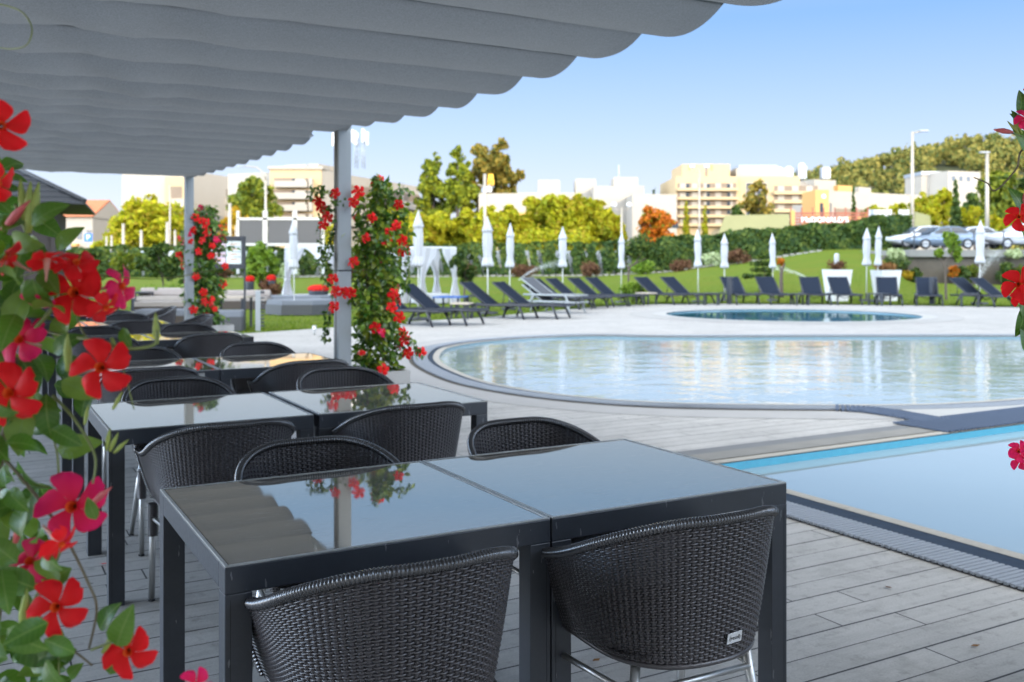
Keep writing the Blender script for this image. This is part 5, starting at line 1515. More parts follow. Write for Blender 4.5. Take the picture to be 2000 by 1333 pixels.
tree_px('poplar_tree', 'shorter left poplar rising behind the golden street trees', 'tree', 846, 285, 74, 125, .6, 'poplar', 'lf_poplar', 7000, .30, 120, lobes=46)
tree_px('poplar_tree', 'taller right poplar rising behind the golden street trees', 'tree', 895, 274, 72, 122, .6, 'poplar', 'lf_poplar', 7000, .30, 121, lobes=46)
tree_px('broad_tree', 'big loose brown green tree beside the two poplars', 'tree', 962, 262, 136, 128, .6, 'open', 'lf_olive', 8000, .36, 122, lobes=44)
tree_px('autumn_tree', 'round orange autumn tree left of the cream apartment block', 'tree', 1280, 397, 92, 84, .8, 'round', 'lf_orange', 3000, .22, 123)
tree_px('low_shrub', 'low orange hedge bush beneath the orange autumn tree', 'shrub', 1306, 440, 50, 80, .9, 'bush', 'lf_orange', 900, .2, 124)
tree_px('columnar_tree', 'yellow green columnar tree right of the orange tree', 'tree', 1340, 388, 20, 88, 1.0, 'cypress', 'lf_gold', 1200, .18, 125, lobes=30)
tree_px('columnar_tree', 'yellow green columnar tree right of the globe lamp pole', 'tree', 1377, 398, 18, 86, 1.2, 'cypress', 'lf_gold', 1100, .18, 126, lobes=30)
tree_px('conifer_tree', 'amber green pointed tree before the cream apartment block', 'tree', 1482, 345, 78, 105, 1.6, 'poplar', 'lf_olive', 3000, .28, 127, lobes=34)
tree_px('dark_bush', 'dark olive bush left of the amber pointed tree', 'bush', 1442, 382, 42, 102, 1.4, 'round', 'lf_dark', 1500, .26, 128)
tree_px('cypress_tree', 'thin dark cypress in front of the long white building', 'tree', 1667, 360, 13, 120, 2.3, 'cypress', 'lf_dark', 1500, .2, 129, lobes=36)
tree_px('cypress_tree', 'broad dark cypress right of the tall lamp pole', 'tree', 1867, 348, 26, 92, 2.3, 'cypress', 'lf_dark', 2600, .2, 130, lobes=40)
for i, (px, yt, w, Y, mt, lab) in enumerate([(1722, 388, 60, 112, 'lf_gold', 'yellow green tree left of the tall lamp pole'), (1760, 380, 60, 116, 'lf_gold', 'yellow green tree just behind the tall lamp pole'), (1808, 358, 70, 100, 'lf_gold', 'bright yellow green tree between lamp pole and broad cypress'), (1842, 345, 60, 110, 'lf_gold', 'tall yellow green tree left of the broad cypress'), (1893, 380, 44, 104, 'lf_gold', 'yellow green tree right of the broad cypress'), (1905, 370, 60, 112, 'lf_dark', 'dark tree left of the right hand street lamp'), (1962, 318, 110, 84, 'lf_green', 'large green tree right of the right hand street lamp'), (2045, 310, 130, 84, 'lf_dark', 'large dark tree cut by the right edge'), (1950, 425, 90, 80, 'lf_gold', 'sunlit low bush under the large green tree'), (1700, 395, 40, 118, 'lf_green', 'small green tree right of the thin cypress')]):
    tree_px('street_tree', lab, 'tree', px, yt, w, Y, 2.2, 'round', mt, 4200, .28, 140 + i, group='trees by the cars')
tree_px('broad_tree', 'great domed golden green tree behind the garden at left', 'tree', 290, 376, 172, 92, .6, 'round', 'lf_gold', 10000, .28, 160, lobes=40)
tree_px('broad_tree', 'green tree standing between the two apartment blocks', 'tree', 492, 332, 106, 112, .6, 'round', 'lf_green', 6500, .31, 161, lobes=34)
tree_px('autumn_tree', 'yellow orange bush tree left of the billboard backs', 'tree', 452, 400, 70, 84, .6, 'round', 'lf_yellow', 2200, .24, 162)
tree_px('roof_tree', 'dark treetop showing above the balconied block roof', 'tree', 558, 318, 54, 170, 6, 'round', 'lf_green', 1600, .4, 163)
tree_px('street_tree', 'small gold tree by the red roofed house', 'tree', 215, 440, 70, 80, .6, 'bush', 'lf_gold', 1600, .24, 164)
tree_px('street_tree', 'gold tree behind the right end of the billboard backs', 'tree', 645, 425, 60, 86, .6, 'round', 'lf_gold', 1700, .24, 165)
tree_px('low_shrub', 'yellow sunlit hedge bush at the foot of the balconied block', 'shrub', 612, 412, 60, 100, .6, 'bush', 'lf_yellow', 1100, .25, 166)
tree_px('roof_tree', 'small dark conifer between white blocks and cream block', 'tree', 1278, 360, 16, 170, 3, 'cypress', 'lf_dark', 700, .35, 167)
tree_px('roof_tree', 'dark rounded tree far behind the cream block left end', 'tree', 1312, 362, 26, 180, 3, 'round', 'lf_dark', 700, .4, 168)
tree_px('street_tree', 'low gold shrub mass at the foot of the golden tree row', 'shrub', 1090, 446, 200, 82, .6, 'bush', 'lf_gold', 2600, .2, 169)
# ---- garden trees on the lawn
def lawn_tree(label, px, ytop, wpx, Y, shape, mat, n, size, seed, name='garden_tree', **k):
    p = ap(px, ytop, Y); z0 = lawn_z(p.x, Y)
    return tree(name, label, 'tree', p.x, Y, z0, p.z - z0, wpx / F * Y, shape, mat, n, size, seed, **k)
lawn_tree('small round citrus tree right of the menu board', 510, 468, 72, 38, 'round', 'lf_bright', 2200, .10, 180)
lawn_tree('low layered pine with flat pads left of the flowering pillar', 170, 490, 120, 40, 'layered', 'lf_dark', 2600, .10, 181, name='garden_pine')
lawn_tree('spreading small garden tree behind the brown wicker beds', 318, 478, 110, 42, 'open', 'lf_dark', 2400, .10, 182)
lawn_tree('slim small tree right behind the far flowering pillar', 420, 488, 50, 44, 'round', 'lf_dark', 1400, .10, 183)
lawn_tree('second spreading small tree at the far left of the lawn', 245, 482, 90, 47, 'open', 'lf_green', 1800, .11, 184)
lawn_tree('thin trunked young tree among the loungers by the cabana', 908, 470, 60, 31, 'open', 'lf_dark', 1300, .09, 185)
lawn_tree('low fresh green bush behind the loungers at the round table', 1236, 540, 56, 35.5, 'bush', 'lf_bright', 900, .07, 187, name='low_bush')
lawn_tree('dark low heather bush under the citrus tree', 525, 540, 60, 36.5, 'bush', 'lf_rust', 1100, .07, 188, name='low_bush')
lawn_tree('low green bush behind the brown wicker beds', 325, 555, 110, 34, 'bush', 'lf_bright', 1500, .07, 189, name='low_bush')
lawn_tree('small layered pine at the left of the flowered trunk', 1486, 500, 60, 42, 'layered', 'lf_dark', 1200, .09, 190, name='garden_pine')
# trees with bent bare trunks
def bent_tree(label, Y, paths, crowns, seed, mat, r=.05):
    b0 = ap(paths[0][0][0], paths[0][0][1], Y); z0 = lawn_z(b0.x, Y); b0.z = z0
    t = thing('garden_tree', label, 'tree', b0)
    rng = np.random.default_rng(seed)
    mb = MB()
    for k, pth in enumerate(paths):
        P_ = [ap(x, y, Y + .1 * k) - b0 for x, y in pth]
        if k == 0: P_[0].z = -.05
        c = catmull(P_, 5, False); mb.tube(c, [r * (1 - .7 * i / len(c)) * (1 if k == 0 else .7) for i in range(len(c))], 7)
    mb.build('trunk', M['bark'], t)
    pos, nr = [], []
    for x, y, rp, n in crowns:
        c = np.array(ap(x, y, Y + .1) - b0); d = unit(rng.normal(0, 1, (n, 3))); pos.append(c + d * (rp / F * Y) * rng.random((n, 1)) ** .4); nr.append(d + rng.normal(0, .7, (n, 3)))
    pos = np.concatenate(pos); obj('crown', cards_mesh('crown', pos, np.concatenate(nr), rng.uniform(.05, .10, len(pos)), M[mat], rng), t)
    return t
bent_tree('bent olive tree with bare dark trunk before the hedge', 40, [[(1229, 545), (1228, 528), (1240, 515), (1252, 495), (1256, 478)], [(1230, 530), (1222, 512), (1222, 495)], [(1240, 516), (1262, 505), (1275, 495)]], [(1252, 478, 24, 350), (1222, 488, 18, 220), (1276, 492, 16, 160), (1240, 495, 16, 120)], 200, 'lf_dark')
bent_tree('small twisted tree with yellow green crown at the retaining wall', 38, [[(1848, 555), (1846, 530), (1843, 515), (1858, 498), (1862, 480)], [(1844, 516), (1834, 503), (1830, 495)], [(1850, 520), (1866, 505), (1868, 495)]], [(1860, 470, 15, 400), (1866, 490, 13, 250), (1834, 494, 9, 150), (1850, 462, 9, 150), (1872, 505, 8, 100)], 201, 'lf_bright')
bent_tree('short dark forked trunk with a tuft of red flowers', 39, [[(1526, 545), (1526, 535), (1530, 522), (1533, 515)], [(1527, 530), (1522, 520)]], [(1524, 512, 8, 120)], 202, 'lf_orange', .09)
# ---- low shrubs along the hedge foot
rnd = random.Random(6)
for i, px in enumerate([430, 560, 690, 760, 905, 1025, 1150, 1255, 1330, 1395, 1440]):
    kind = ['lf_rust', 'lf_cream', 'lf_rust', 'lf_dark', 'lf_rust', 'lf_rust', 'lf_rust', 'lf_bright', 'lf_rust', 'lf_cream', 'lf_rust'][i]
    nm = {'lf_rust': 'red brown', 'lf_cream': 'pale variegated', 'lf_dark': 'dark green', 'lf_bright': 'fresh green'}[kind]
    Y = 65.5; p = ray(px, Y); z0 = lawn_z(p.x, Y)
    where = ['left of the citrus tree', 'right of the citrus tree', 'behind the left cabana', 'behind the tall parasol', 'near the thin trunk', 'left of the second hedge parasol', 'behind the stacked loungers', 'behind the bent olive tree', 'right of the bent olive tree', 'on the first rise of the hedge', 'midway up the sloping border'][i]
    tree('low_shrub', '%s low shrub at the hedge foot %s' % (nm, where), 'shrub', p.x, Y, z0, rnd.uniform(.8, 1.15), rnd.uniform(1.4, 2.2), 'bush', kind, 700, .11, 210 + i, group='low shrubs at the hedge foot', trunk=True)
# ---- hedges
def hedge(label, line, tops, n, size, mat, depth, seed, holes=0.0):
    """line: ground points along the hedge; tops: heights above z = 0"""
    rng = np.random.default_rng(seed)
    b = line[0]; t = thing('hedge', label, 'hedge', b)
    seg = [(line[i + 1] - line[i]).length for i in range(len(line) - 1)]; cum = np.r_[0, np.cumsum(seg)]
    s = rng.uniform(0, cum[-1], n)
    X = np.interp(s, cum, [p.x for p in line]) - b.x; Y = np.interp(s, cum, [p.y for p in line]) - b.y
    zb = np.interp(s, cum, [p.z for p in line]) - b.z; zt = np.interp(s, cum, tops) - b.z
    zt = zt + .10 * np.sin(s * 1.3) + .06 * np.sin(s * 4.1)
    face = rng.random(n); kf = rng.random(n)
    top = face < .22
    dep = np.where(top, rng.uniform(-depth / 2, depth / 2, n), np.where(face < .85, -depth / 2, depth / 2) + rng.normal(0, .10, n) + .18 * np.sin(s * 2.3 + kf * 5))
    z = np.where(top, zt + rng.normal(0, .06, n), zb + (zt - zb) * kf)
    if holes:
        keep = (np.sin(s * 6.1) + np.sin(s * 2.9 + 2) * .6 + np.sin(kf * 7 + s * 9) * .7) > -1.3 + holes * (1.1 + kf)
    else: keep = np.ones(n, bool)
    pos = np.stack([X, Y + dep, z], 1)[keep]
    nr = np.where(top[:, None], [0, 0, 1.0], np.stack([0 * dep, np.sign(dep), 0 * dep + .3], 1))[keep] + rng.normal(0, .5, (keep.sum(), 3))
    obj('foliage', cards_mesh('foliage', pos, nr, rng.uniform(.6, 1.3, keep.sum()) * size, M[mat], rng, .6), t)
    mb = MB()
    if not holes:
        for a, c, ta, tc_ in zip(line, line[1:], tops, tops[1:]):
            a_, c_ = a - b, c - b; y = depth / 2 - .15
            mb.add([(a_.x, a_.y - y, a_.z - .2), (c_.x, c_.y - y, c_.z - .2), (c_.x, c_.y + y, c_.z - .2), (a_.x, a_.y + y, a_.z - .2), (a_.x, a_.y - y, ta - b.z - .15), (c_.x, c_.y - y, tc_ - b.z - .15), (c_.x, c_.y + y, tc_ - b.z - .15), (a_.x, a_.y + y, ta - b.z - .15)], [(0, 1, 5, 4), (4, 5, 6, 7), (2, 3, 7, 6)])
        mb.build('branches', M['lf_dark'], t)
    else:
        for q in np.arange(0, cum[-1], .55):
            x = np.interp(q, cum, [p.x for p in line]) - b.x; y = np.interp(q, cum, [p.y for p in line]) - b.y; zz = np.interp(q, cum, [p.z for p in line]) - b.z; tt = np.interp(q, cum, tops) - b.z
            mb.tube([(x, y, zz - .1), (x + rng.normal(0, .1), y, (zz + tt) / 2), (x + rng.normal(0, .15), y, tt - .1)], [.03, .025, .012], 5)
        mb.build('branches', M['bark'], t)
    return t
def bpt(px, Y):
    p = ray(px, Y); p.z = lawn_z(p.x, min(Y, 70.9)); return p
YH = 69.2
pts = [1285, 1340, 1400, 1460, 1520, 1580, 1640, 1700, 1772]; tops = [470, 465, 460, 454, 448, 444, 440, 430, 421]
hedge('dense clipped dark green hedge climbing the slope to the cars', [bpt(x, YH) for x in pts], [H + (Y0 - y) / F * YH for y in tops], 16000, .17, 'lf_dark', 1.6, 300)
pts = [780, 900, 1020, 1140, 1290]
hedge('thin see-through hedge in front of the pale fence, right of the grey post', [bpt(x, YH - .6) for x in pts], [H + (Y0 - y) / F * YH for y in (482, 480, 478, 477, 474)], 15000, .16, 'lf_dark', .8, 301, .40)
pts = [60, 200, 340, 480, 640, 760]
hedge('thin see-through hedge in front of the pale fence, left half of the garden', [bpt(x, YH - .6) for x in pts], [H + (Y0 - y) / F * YH for y in (486, 486, 486, 485, 484, 483)], 14000, .16, 'lf_dark', .8, 302, .45)
# pale fence behind the thin hedges
M['fence_pale'] = pm('pale blue grey fence screen', (0.52, 0.56, 0.60), 0.7, 0, 0.12, 1.0)
fb = ray(640, YH + .9); fn = thing('garden_fence', 'pale screen fence behind the thin hedge', 'fence', (0, YH + .9, .5))
x0, x1 = ray(40, YH + .9).x, ray(1288, YH + .9).x
mb = MB(); mb.bev(((x0 + x1) / 2, 0, .85), (x1 - x0, .04, 1.9), .01); mb.build('panel', M['fence_pale'], fn)
k = x0
pm_ = MB().bev((0, 0, 0), (.09, .1, 2.2), .01).mesh('post', M['post_grey'])
while k < x1: obj('post', pm_, fn, (k, -.06, .9)); k += 2.5
# ---- white tapered pots
def pot(label, px, Y, ytop, wpx, seed, mat, dead):
    p = ap(px, ytop, Y); z0 = lawn_z(p.x, Y); h = p.z - z0; w = wpx / F * Y
    t = thing('tall_pot', label, 'pot', (p.x, Y, z0), .2)
    mb = MB(); s = .70
    b_, r_ = w / 2 * s, w / 2
    def ring(r, z): return [(-r, -r, z), (r, -r, z), (r, r, z), (-r, r, z)]
    vs = ring(b_, 0) + ring(r_, h) + ring(r_ * .9, h) + ring(r_ * .85, h - .08)
    fs = [(i, (i + 1) % 4, 4 + (i + 1) % 4, 4 + i) for i in range(4)] + [(4 + i, 4 + (i + 1) % 4, 8 + (i + 1) % 4, 8 + i) for i in range(4)] + [(8 + i, 8 + (i + 1) % 4, 12 + (i + 1) % 4, 12 + i) for i in range(4)] + [(3, 2, 1, 0)]
    mb.add(vs, fs); mb.build('pot', M['white_paint'], t)
    mb = MB(); mb.add(ring(r_ * .86, h - .06), [(0, 1, 2, 3)]); mb.build('soil', M['soil'], t)
    tree('pot_plant', dead, 'plant', p.x, Y, z0 + h - .06, .42, w * 1.05, 'bush', mat, 420, .055, seed)
pot('tall white tapered pot with a white capped pole, left of the flared parasol', 1635, 36.6, 527, 42, 401, 'lf_rust', 'dead red brown plant in the left tall white pot')
pot('tall white tapered pot with dry brown flowers', 1730, 36.8, 528, 42, 402, 'lf_brown', 'dry brown flower heads in the right tall white pot')
t = thing('small_parasol', 'short white wrapped pole rising from the left tall pot', 'pole', ap(1634, 520, 36.6))
mb = MB(); mb.lathe([(-.2, .03), (0, .04), (.05, .085), (.40, .09), (.47, .07), (.48, 0)], n=16); mb.build('wrap', M['white_fabric'], t)
# ---- red flower bed by the cabana, striped towel left of the tall parasol
rng = np.random.default_rng(9)
def bed(label, px, py, Y, w, mat, seed):
    p = ap(px, py, Y); z0 = lawn_z(p.x, Y)
    t = thing('flower_bowl', label, 'flower bowl', (p.x, Y, z0)); h = max(.2, p.z - z0)
    mb = MB(); mb.lathe([(0, w * .32), (.02, w * .34), (h * .75, w * .46), (h * .8, w * .46), (h * .78, w * .4)], n=24); mb.build('bowl', M['dark_frame'], t)
    n = 700; d = unit(rng.normal(0, 1, (n, 3))); pos = d * [w * .48, w * .48, .12] + [0, 0, h * .9]
    obj('blooms', cards_mesh('blooms', pos, d + [0, 0, .6], rng.uniform(.03, .06, n), M[mat], rng), t)
M['lf_red'] = leafmat('red bedding bloom', (.55, .01, .01), (.65, .03, .02), .2, .7, .2)
bed('wide bowl of scarlet flowers inside the left cabana', 622, 560, 32.2, .72, 'lf_red', 1)
bed('small bowl with red flowers left of the citrus tree', 488, 540, 36, .35, 'lf_red', 2)
bed('small bowl with dark red flowers right of the citrus tree', 530, 538, 36.4, .35, 'lf_red', 3)
# ---- water spray from the lawn sprinklers
M['spray'] = pm('spray droplets', (0.85, 0.88, 0.9), 0.3, 0, 0, 1, transl=.5)
def spray(a, b, rise, spread, n, seed, Y):
    rng = np.random.default_rng(seed)
    A, B = np.array(ap(a[0], a[1], Y)), np.array(ap(b[0], b[1], Y)); t = rng.random(n) ** .8
    p = A + (B - A) * t[:, None]; p[:, 2] += rise * 4 * t * (1 - t); p += rng.normal(0, 1, (n, 3)) * (spread * (.15 + t))[:, None]
    tag(obj('sprinkler_spray', cards_mesh('sprinkler_spray', p, rng.normal(0, 1, (n, 3)), rng.uniform(.004, .010, n), M['spray'], rng, 1)), kind='stuff')
spray((1906, 562), (1950, 500), .35, .13, 2000, 1, 38)
spray((1592, 552), (1500, 522), .15, .07, 2200, 2, 44)
spray((1012, 548), (1090, 516), .2, .09, 2200, 3, 48)

# ---- petals and leaves fallen on the planks
for i, (px, py, mt, lab) in enumerate([(203, 1102, 'petal_red', 'fallen red petal beside the second row table leg'), (165, 1040, 'lf_brown', 'curled brown leaf on the planks left of the second row table'), (120, 1290, 'lf_brown', 'small brown leaf on the planks below the red vine'), (1165, 1290, 'lf_brown', 'small dry leaf on the planks under the right front chair'), (1735, 1148, 'lf_rust', 'dark dry leaf lying on the open planks'), (1905, 1262, 'lf_brown', 'pale dry leaf on the open planks near the right edge'), (735, 800, 'petal_red', 'fallen red petal in front of the planter at the near post')]):
    p = gp(px, py, 0.006); mb = MB()
    mb.add([(-.02, 0, 0), (0, -.011, .003), (.022, 0, .006), (0, .012, .002)], [(0, 1, 2, 3)], 0, True)
    o = mb.build('fallen_petal' if 'petal' in mt else 'fallen_leaf', M[mt], None, p, (0, .1, i * 1.3)); tag(o, lab, 'petal' if 'petal' in mt else 'leaf')
# ================================================================== buildings and the far side of the street
M['cream'] = pm('cream render', (0.36, 0.262, 0.14), 0.9, 0, 0.1, .3)
M['white_wall'] = pm('white render', (0.285, 0.252, 0.205), 0.9, 0, 0.1, .3)
M['ochre'] = pm('ochre render', (0.45, 0.25, 0.08), 0.9, 0, 0.12, .3)
M['recess_shade'] = pm('shaded loggia wall', (0.16, 0.12, 0.085), 0.9, 0, 0.3, .8)  # loggia shade put into the colour of flat panels
M['roof_red'] = pm('red roof tiles', (0.36, 0.12, 0.05), 0.85, 0, 0.35, 2)
M['metal_grey'] = pm('grey roof metal', (0.25, 0.27, 0.29), 0.5, 0.3, 0.2, 1)
M['brown_wood'] = pm('dark brown boards', (0.028, 0.022, 0.020), 0.7, 0, 0.35, 3, stretch=(1, 1, 8))
M['slate'] = pm('black roof shingle', (0.016, 0.019, 0.024), 0.6, 0, 0.3, 3)
M['red_slat'] = pm('rust red boards', (0.24, 0.065, 0.035), 0.7, 0, 0.3, 1)
M['tarp'] = pm('olive windbreak mesh', (0.20, 0.20, 0.095), 0.85, 0, 0.2, .6)
class Bld:
    """a box with its front wall from P0 to P1; (s, z) are metres along and above that wall"""
    def __init__(s, name, label, P0, P1, D, z0, z1, mat, cat='building'):
        s.P0, s.z0 = Vector((P0.x, P0.y, 0)), z0
        d = Vector((P1.x - P0.x, P1.y - P0.y, 0)); s.L = d.length; s.d = d.normalized(); s.n = Vector((s.d.y, -s.d.x, 0))
        s.rz = math.atan2(s.d.y, s.d.x)
        c = s.P0 + s.d * s.L / 2
        s.t = thing(name, label, cat, (s.P0.x, s.P0.y, z0), s.rz)
        s.h = z1 - z0; s.D = D
        mb = MB(); mb.box((s.L / 2, D / 2, s.h / 2), (s.L, D, s.h)); mb.build('wall', M[mat], s.t)
    def part(s, name, x, z, w, h, out, mat, dep=None, y=0.0):     # x,z: lower left corner, out: how far it stands proud
        dep = dep or out + .3
        mb = MB(); mb.box((x + w / 2, y - out + dep / 2, z + h / 2), (w, dep, h)); return mb.build(name, M[mat], s.t)
    def box(s, name, x, y, z, w, d, h, mat):
        mb = MB(); mb.box((x + w / 2, y + d / 2, z + h / 2), (w, d, h)); return mb.build(name, M[mat], s.t)
    def side(s, name, y, z, w, h, mat, out=.03, right=True):       # on the end wall
        x = s.L if right else 0
        mb = MB(); mb.box((x + (out - .15 if right else -out + .15), y + w / 2, z + h / 2), (.3, w, h)); return mb.build(name, M[mat], s.t)
def zat(py, Y): return H + (Y0 - py) / F * Y
# --- balconied cream and white block (centre left)
Y = 120.0
A, B = ap(527, 400, Y), ap(628, 400, Y)
b = Bld('apartment_block', 'cream fronted white block with four rows of rounded balconies', A, B, 20, .4, zat(331, Y), 'cream')
fl = (zat(345, Y) - zat(420, Y)) / 3.4
m1 = b.L / 101                             # metres per pixel along the front
for k in range(5):
    zt = zat(349 + 23.0 * k, Y) - b.z0
    if zt < 2.5: break
    b.part('loggia', 8 * m1, zt - 7 * m1, 70 * m1, 8 * m1, .05, 'recess_shade')
    b.part('balcony', 12 * m1, zt - 18 * m1, 64 * m1, 12 * m1, 1.0, 'white_wall')
    b.part('window', 44 * m1, zt - 6.5 * m1, 8 * m1, 6.5 * m1, .12, 'win_glass')
    b.part('balcony_end', 78 * m1, zt - 18 * m1, 7 * m1, 17 * m1, .8, 'white_wall')
    b.part('divider', 52 * m1, zt - 7 * m1, 20 * m1, 5.5 * m1, .9, 'white_wall')
b.part('cornice', -.2, b.h - .002, b.L + .4, .35, .25, 'white_wall', 20.4)
w2 = Bld('apartment_block', 'long white wing with balcony bands receding right of the cream balconied block', B + Vector((.02, .3, 0)), ap(818, 400, 146), 14, .4, zat(333, Y), 'white_wall')
for k in range(3):
    z = zat(352 + 24 * k, Y) - w2.z0
    for q in range(4):
        w2.part('loggia', 3.5 + q * 6.3, z - 1.3, 5.3, 1.25, .04, 'recess_shade')
        w2.part('balcony', 3.4 + q * 6.3, z - 2.45, 5.6, 1.1, .9, 'white_wall')
w2.box('roof_house', 4.0, 3, w2.h, 5.5, 5, zat(312, Y) - zat(333, Y), 'white_wall')
w2.box('roof_house', 1, 3, w2.h, 2.4, 4, .9, 'metal_grey')
# telecom mast on that wing
mb = MB(); mp = ap(703, 320, 126); mast = thing('antenna_mast', 'lattice phone mast with white antennas on the white wing roof', 'mast', mp)
hz = zat(268, 126) - mp.z
for a in range(4):
    x, y = .7 * math.cos(a * math.pi / 2 + .6), .7 * math.sin(a * math.pi / 2 + .6)
    mb.tube([(x, y, -.6), (x, y, hz)], .06, 6)
    for k in range(5):
        x2, y2 = .7 * math.cos((a + 1) * math.pi / 2 + .6), .7 * math.sin((a + 1) * math.pi / 2 + .6)
        mb.tube([(x, y, hz * k / 5), (x2, y2, hz * (k + 1) / 5)], .035, 5)
mb.build('lattice', M['metal_grey'], mast)
for a in range(6):
    mb = MB(); x, y = .95 * math.cos(a * 1.05), .95 * math.sin(a * 1.05); mb.bev((x, y, hz - .2 + .3 * (a % 2)), (.28, .2, 1.7), .05); mb.build('antenna', M['white_paint'], mast)
mb = MB(); mp = ap(654, 325, 124); m2 = thing('antenna_mast', 'slim phone mast half hidden by the near grey post', 'mast', mp)
mb.tube([(0, 0, -.5), (0, 0, 4)], .12, 8); mb.build('pole', M['metal_grey'], m2)
for a in range(3):
    mb = MB(); mb.bev((.3 * math.cos(a * 2.1), .3 * math.sin(a * 2.1), 3.4), (.25, .18, 1.7), .04); mb.build('antenna', M['white_paint'], m2)
# --- cream and white block behind the far post
Y = 140
b = Bld('apartment_block', 'cream and white block behind the far grey post', ap(322, 400, Y), ap(372, 400, Y), 14, .4, zat(346, Y), 'cream')
for k in range(4):
    z = zat(366 + 26 * k, Y) - b.z0
    b.part('loggia', .9, z - 1.6, 1.6, 1.7, .05, 'recess_shade'); b.part('balcony', 1.2, z - 2.9, 1.9, 1.2, .8, 'white_wall')
b = Bld('apartment_block', 'plain white gable block between far post and green tree', ap(373, 400, Y + .5), ap(480, 400, Y + 14), 12, .4, zat(334, Y), 'white_wall')
for k in range(3):
    z = zat(362 + 26 * k, Y) - b.z0
    b.part('loggia', b.L * .62, z - 1.0, b.L * .3, 1.1, .05, 'recess_shade'); b.part('balcony', b.L * .6, z - 2.3, b.L * .36, 1.2, .8, 'white_wall')
# --- red roofed house
Y = 112
P0, P1 = ap(98, 450, Y), ap(181, 450, Y)
b = Bld('house', 'white house with a red tiled roof beyond the dark kiosk', P0, P1, 9, .5, zat(424, Y), 'white_wall')
mb = MB(); L_, hh = b.L, b.h; rr = zat(404, Y) - zat(424, Y)
mb.add([(-.4, -.5, hh), (L_ + .1, -.5, hh), (L_ + .1, 9.5, hh), (-.4, 9.5, hh), (-.4, 4.5, hh + rr * 1.9), (L_ + .1, 4.5, hh + rr * 1.9)], [(0, 1, 5, 4), (2, 3, 4, 5), (1, 2, 5), (3, 0, 4), (0, 3, 2, 1)]); mb.build('roof', M['roof_red'], b.t)
mb = MB(); mb.add([(L_ + .14, -.3, hh - .1), (L_ + .14, 9.3, hh - .1), (L_ + .14, 4.5, hh + rr * 1.75)], [(0, 1, 2)]); mb.build('gable', M['white_wall'], b.t)
b.part('balcony', 1.0, hh - 3.4, 2.4, .3, .9, 'ochre'); b.box('chimney', L_ * .6, 1.5, hh + .3, .5, .5, 1.3, 'white_wall')
for k in range(4): b.part('window', .9 + k * 1.1, hh - 2.6, .6, 1.1, .03, 'win_glass')
# --- white industrial blocks in the middle
Y = 160
b = Bld('white_building', 'broad white flat roofed building behind the golden trees', ap(965, 400, Y), ap(1160, 400, Y), 20, .5, zat(377, Y), 'white_wall')
b.box('roof_house', ap(1052, 400, Y).x - b.P0.x, 2, b.h, 3.6, 5, zat(350, Y) - zat(377, Y), 'white_wall')
b.box('roof_house', ap(1126, 400, Y).x - b.P0.x, 2, b.h, 3.4, 5, zat(348, Y) - zat(377, Y), 'white_wall')
for k in range(9): b.part('window', 1 + k * 1.8, b.h - 3.2, 1.1, 1.0, .03, 'win_glass')
b = Bld('white_building', 'white stepped building left of the orange tree', ap(1160, 400, Y - 4), ap(1258, 400, Y - 4), 18, .5, zat(364, Y - 4), 'white_wall')
b.box('roof_house', ap(1201, 400, Y - 4).x - b.P0.x, 1.5, b.h, 3.9, 5, zat(345, Y - 4) - zat(364, Y - 4), 'white_wall')
b.box('antenna', ap(1212, 400, Y - 4).x - b.P0.x, 3, b.h + 1.5, .12, .12, 2.2, 'metal_grey')
b = Bld('white_building', 'low white building between orange tree and cream block', ap(1235, 400, Y - 12), ap(1322, 400, Y - 12), 14, .5, zat(380, Y - 12), 'white_wall')
b.part('canopy', 1, 4.0, 5, .35, 1.6, 'ochre')
for k in range(4): b.part('window', 1.2 + k * 1.6, 6.2, 1.0, 1.0, .03, 'win_glass')
b = Bld('white_building', 'sunlit low white shop front seen under the big loose tree', ap(935, 400, 118), ap(1030, 400, 118), 8, .5, zat(378, 118), 'white_wall')
for k in range(3): b.part('shop_window', .6 + k * 1.9, 4.6, 1.5, 1.6, .03, 'win_glass')
b.part('awning', 0, 6.6, b.L, .4, 1.2, 'ochre')
# --- the long cream apartment building at right
Y = 150
b = Bld('apartment_block', 'long cream apartment building with four balcony rows below the hill', ap(1320, 400, Y), ap(1441, 400, Y), 16, .5, zat(345, Y), 'cream')
m1 = b.L / 121
for k in range(5):
    z = zat(357 + 17.2 * k, Y) - b.z0
    b.part('loggia', 3 * m1, z - 12.5 * m1, 115 * m1, 11.5 * m1, .05, 'recess_shade')
    b.part('balcony', 1 * m1, z - 17 * m1, 119 * m1, 5.2 * m1, 1.1, 'cream')
    for q in range(5): b.part('window', (8 + q * 23) * m1, z - 11.5 * m1, 11 * m1, 10 * m1, .10, 'white_wall')
    for q in range(3): b.part('window', (20 + q * 40) * m1, z - 11.5 * m1, 6 * m1, 9 * m1, .12, 'win_glass')
b.box('penthouse', 14 * m1, .8, b.h, 94 * m1, 10, zat(320, Y) - zat(345, Y), 'cream')
for q in (26, 70): b.part('window', q * m1, b.h + 1.0, 4 * m1, .9, .03, 'ochre', y=.8)
b.part('door', 59 * m1, b.h + .1, 5 * m1, 1.7, .03, 'recess_shade', y=.8)
b2 = Bld('apartment_block', 'stair tower and right wing of the cream apartment building', ap(1441, 400, Y + .6), ap(1562, 400, Y + .6), 15, .5, zat(344, Y), 'cream')
b2.part('stair_window', 1.2, b2.h - 6.6, 3.4, 5.6, .04, 'win_glass')
for k in range(6): b2.part('glazing_bar', 1.2, b2.h - 6.6 + k * 1.1, 3.4, .14, .08, 'white_wall')
for k in range(3): b2.part('glazing_bar', 1.2 + k * 1.6, b2.h - 6.59, .15, 5.57, .082, 'white_wall')
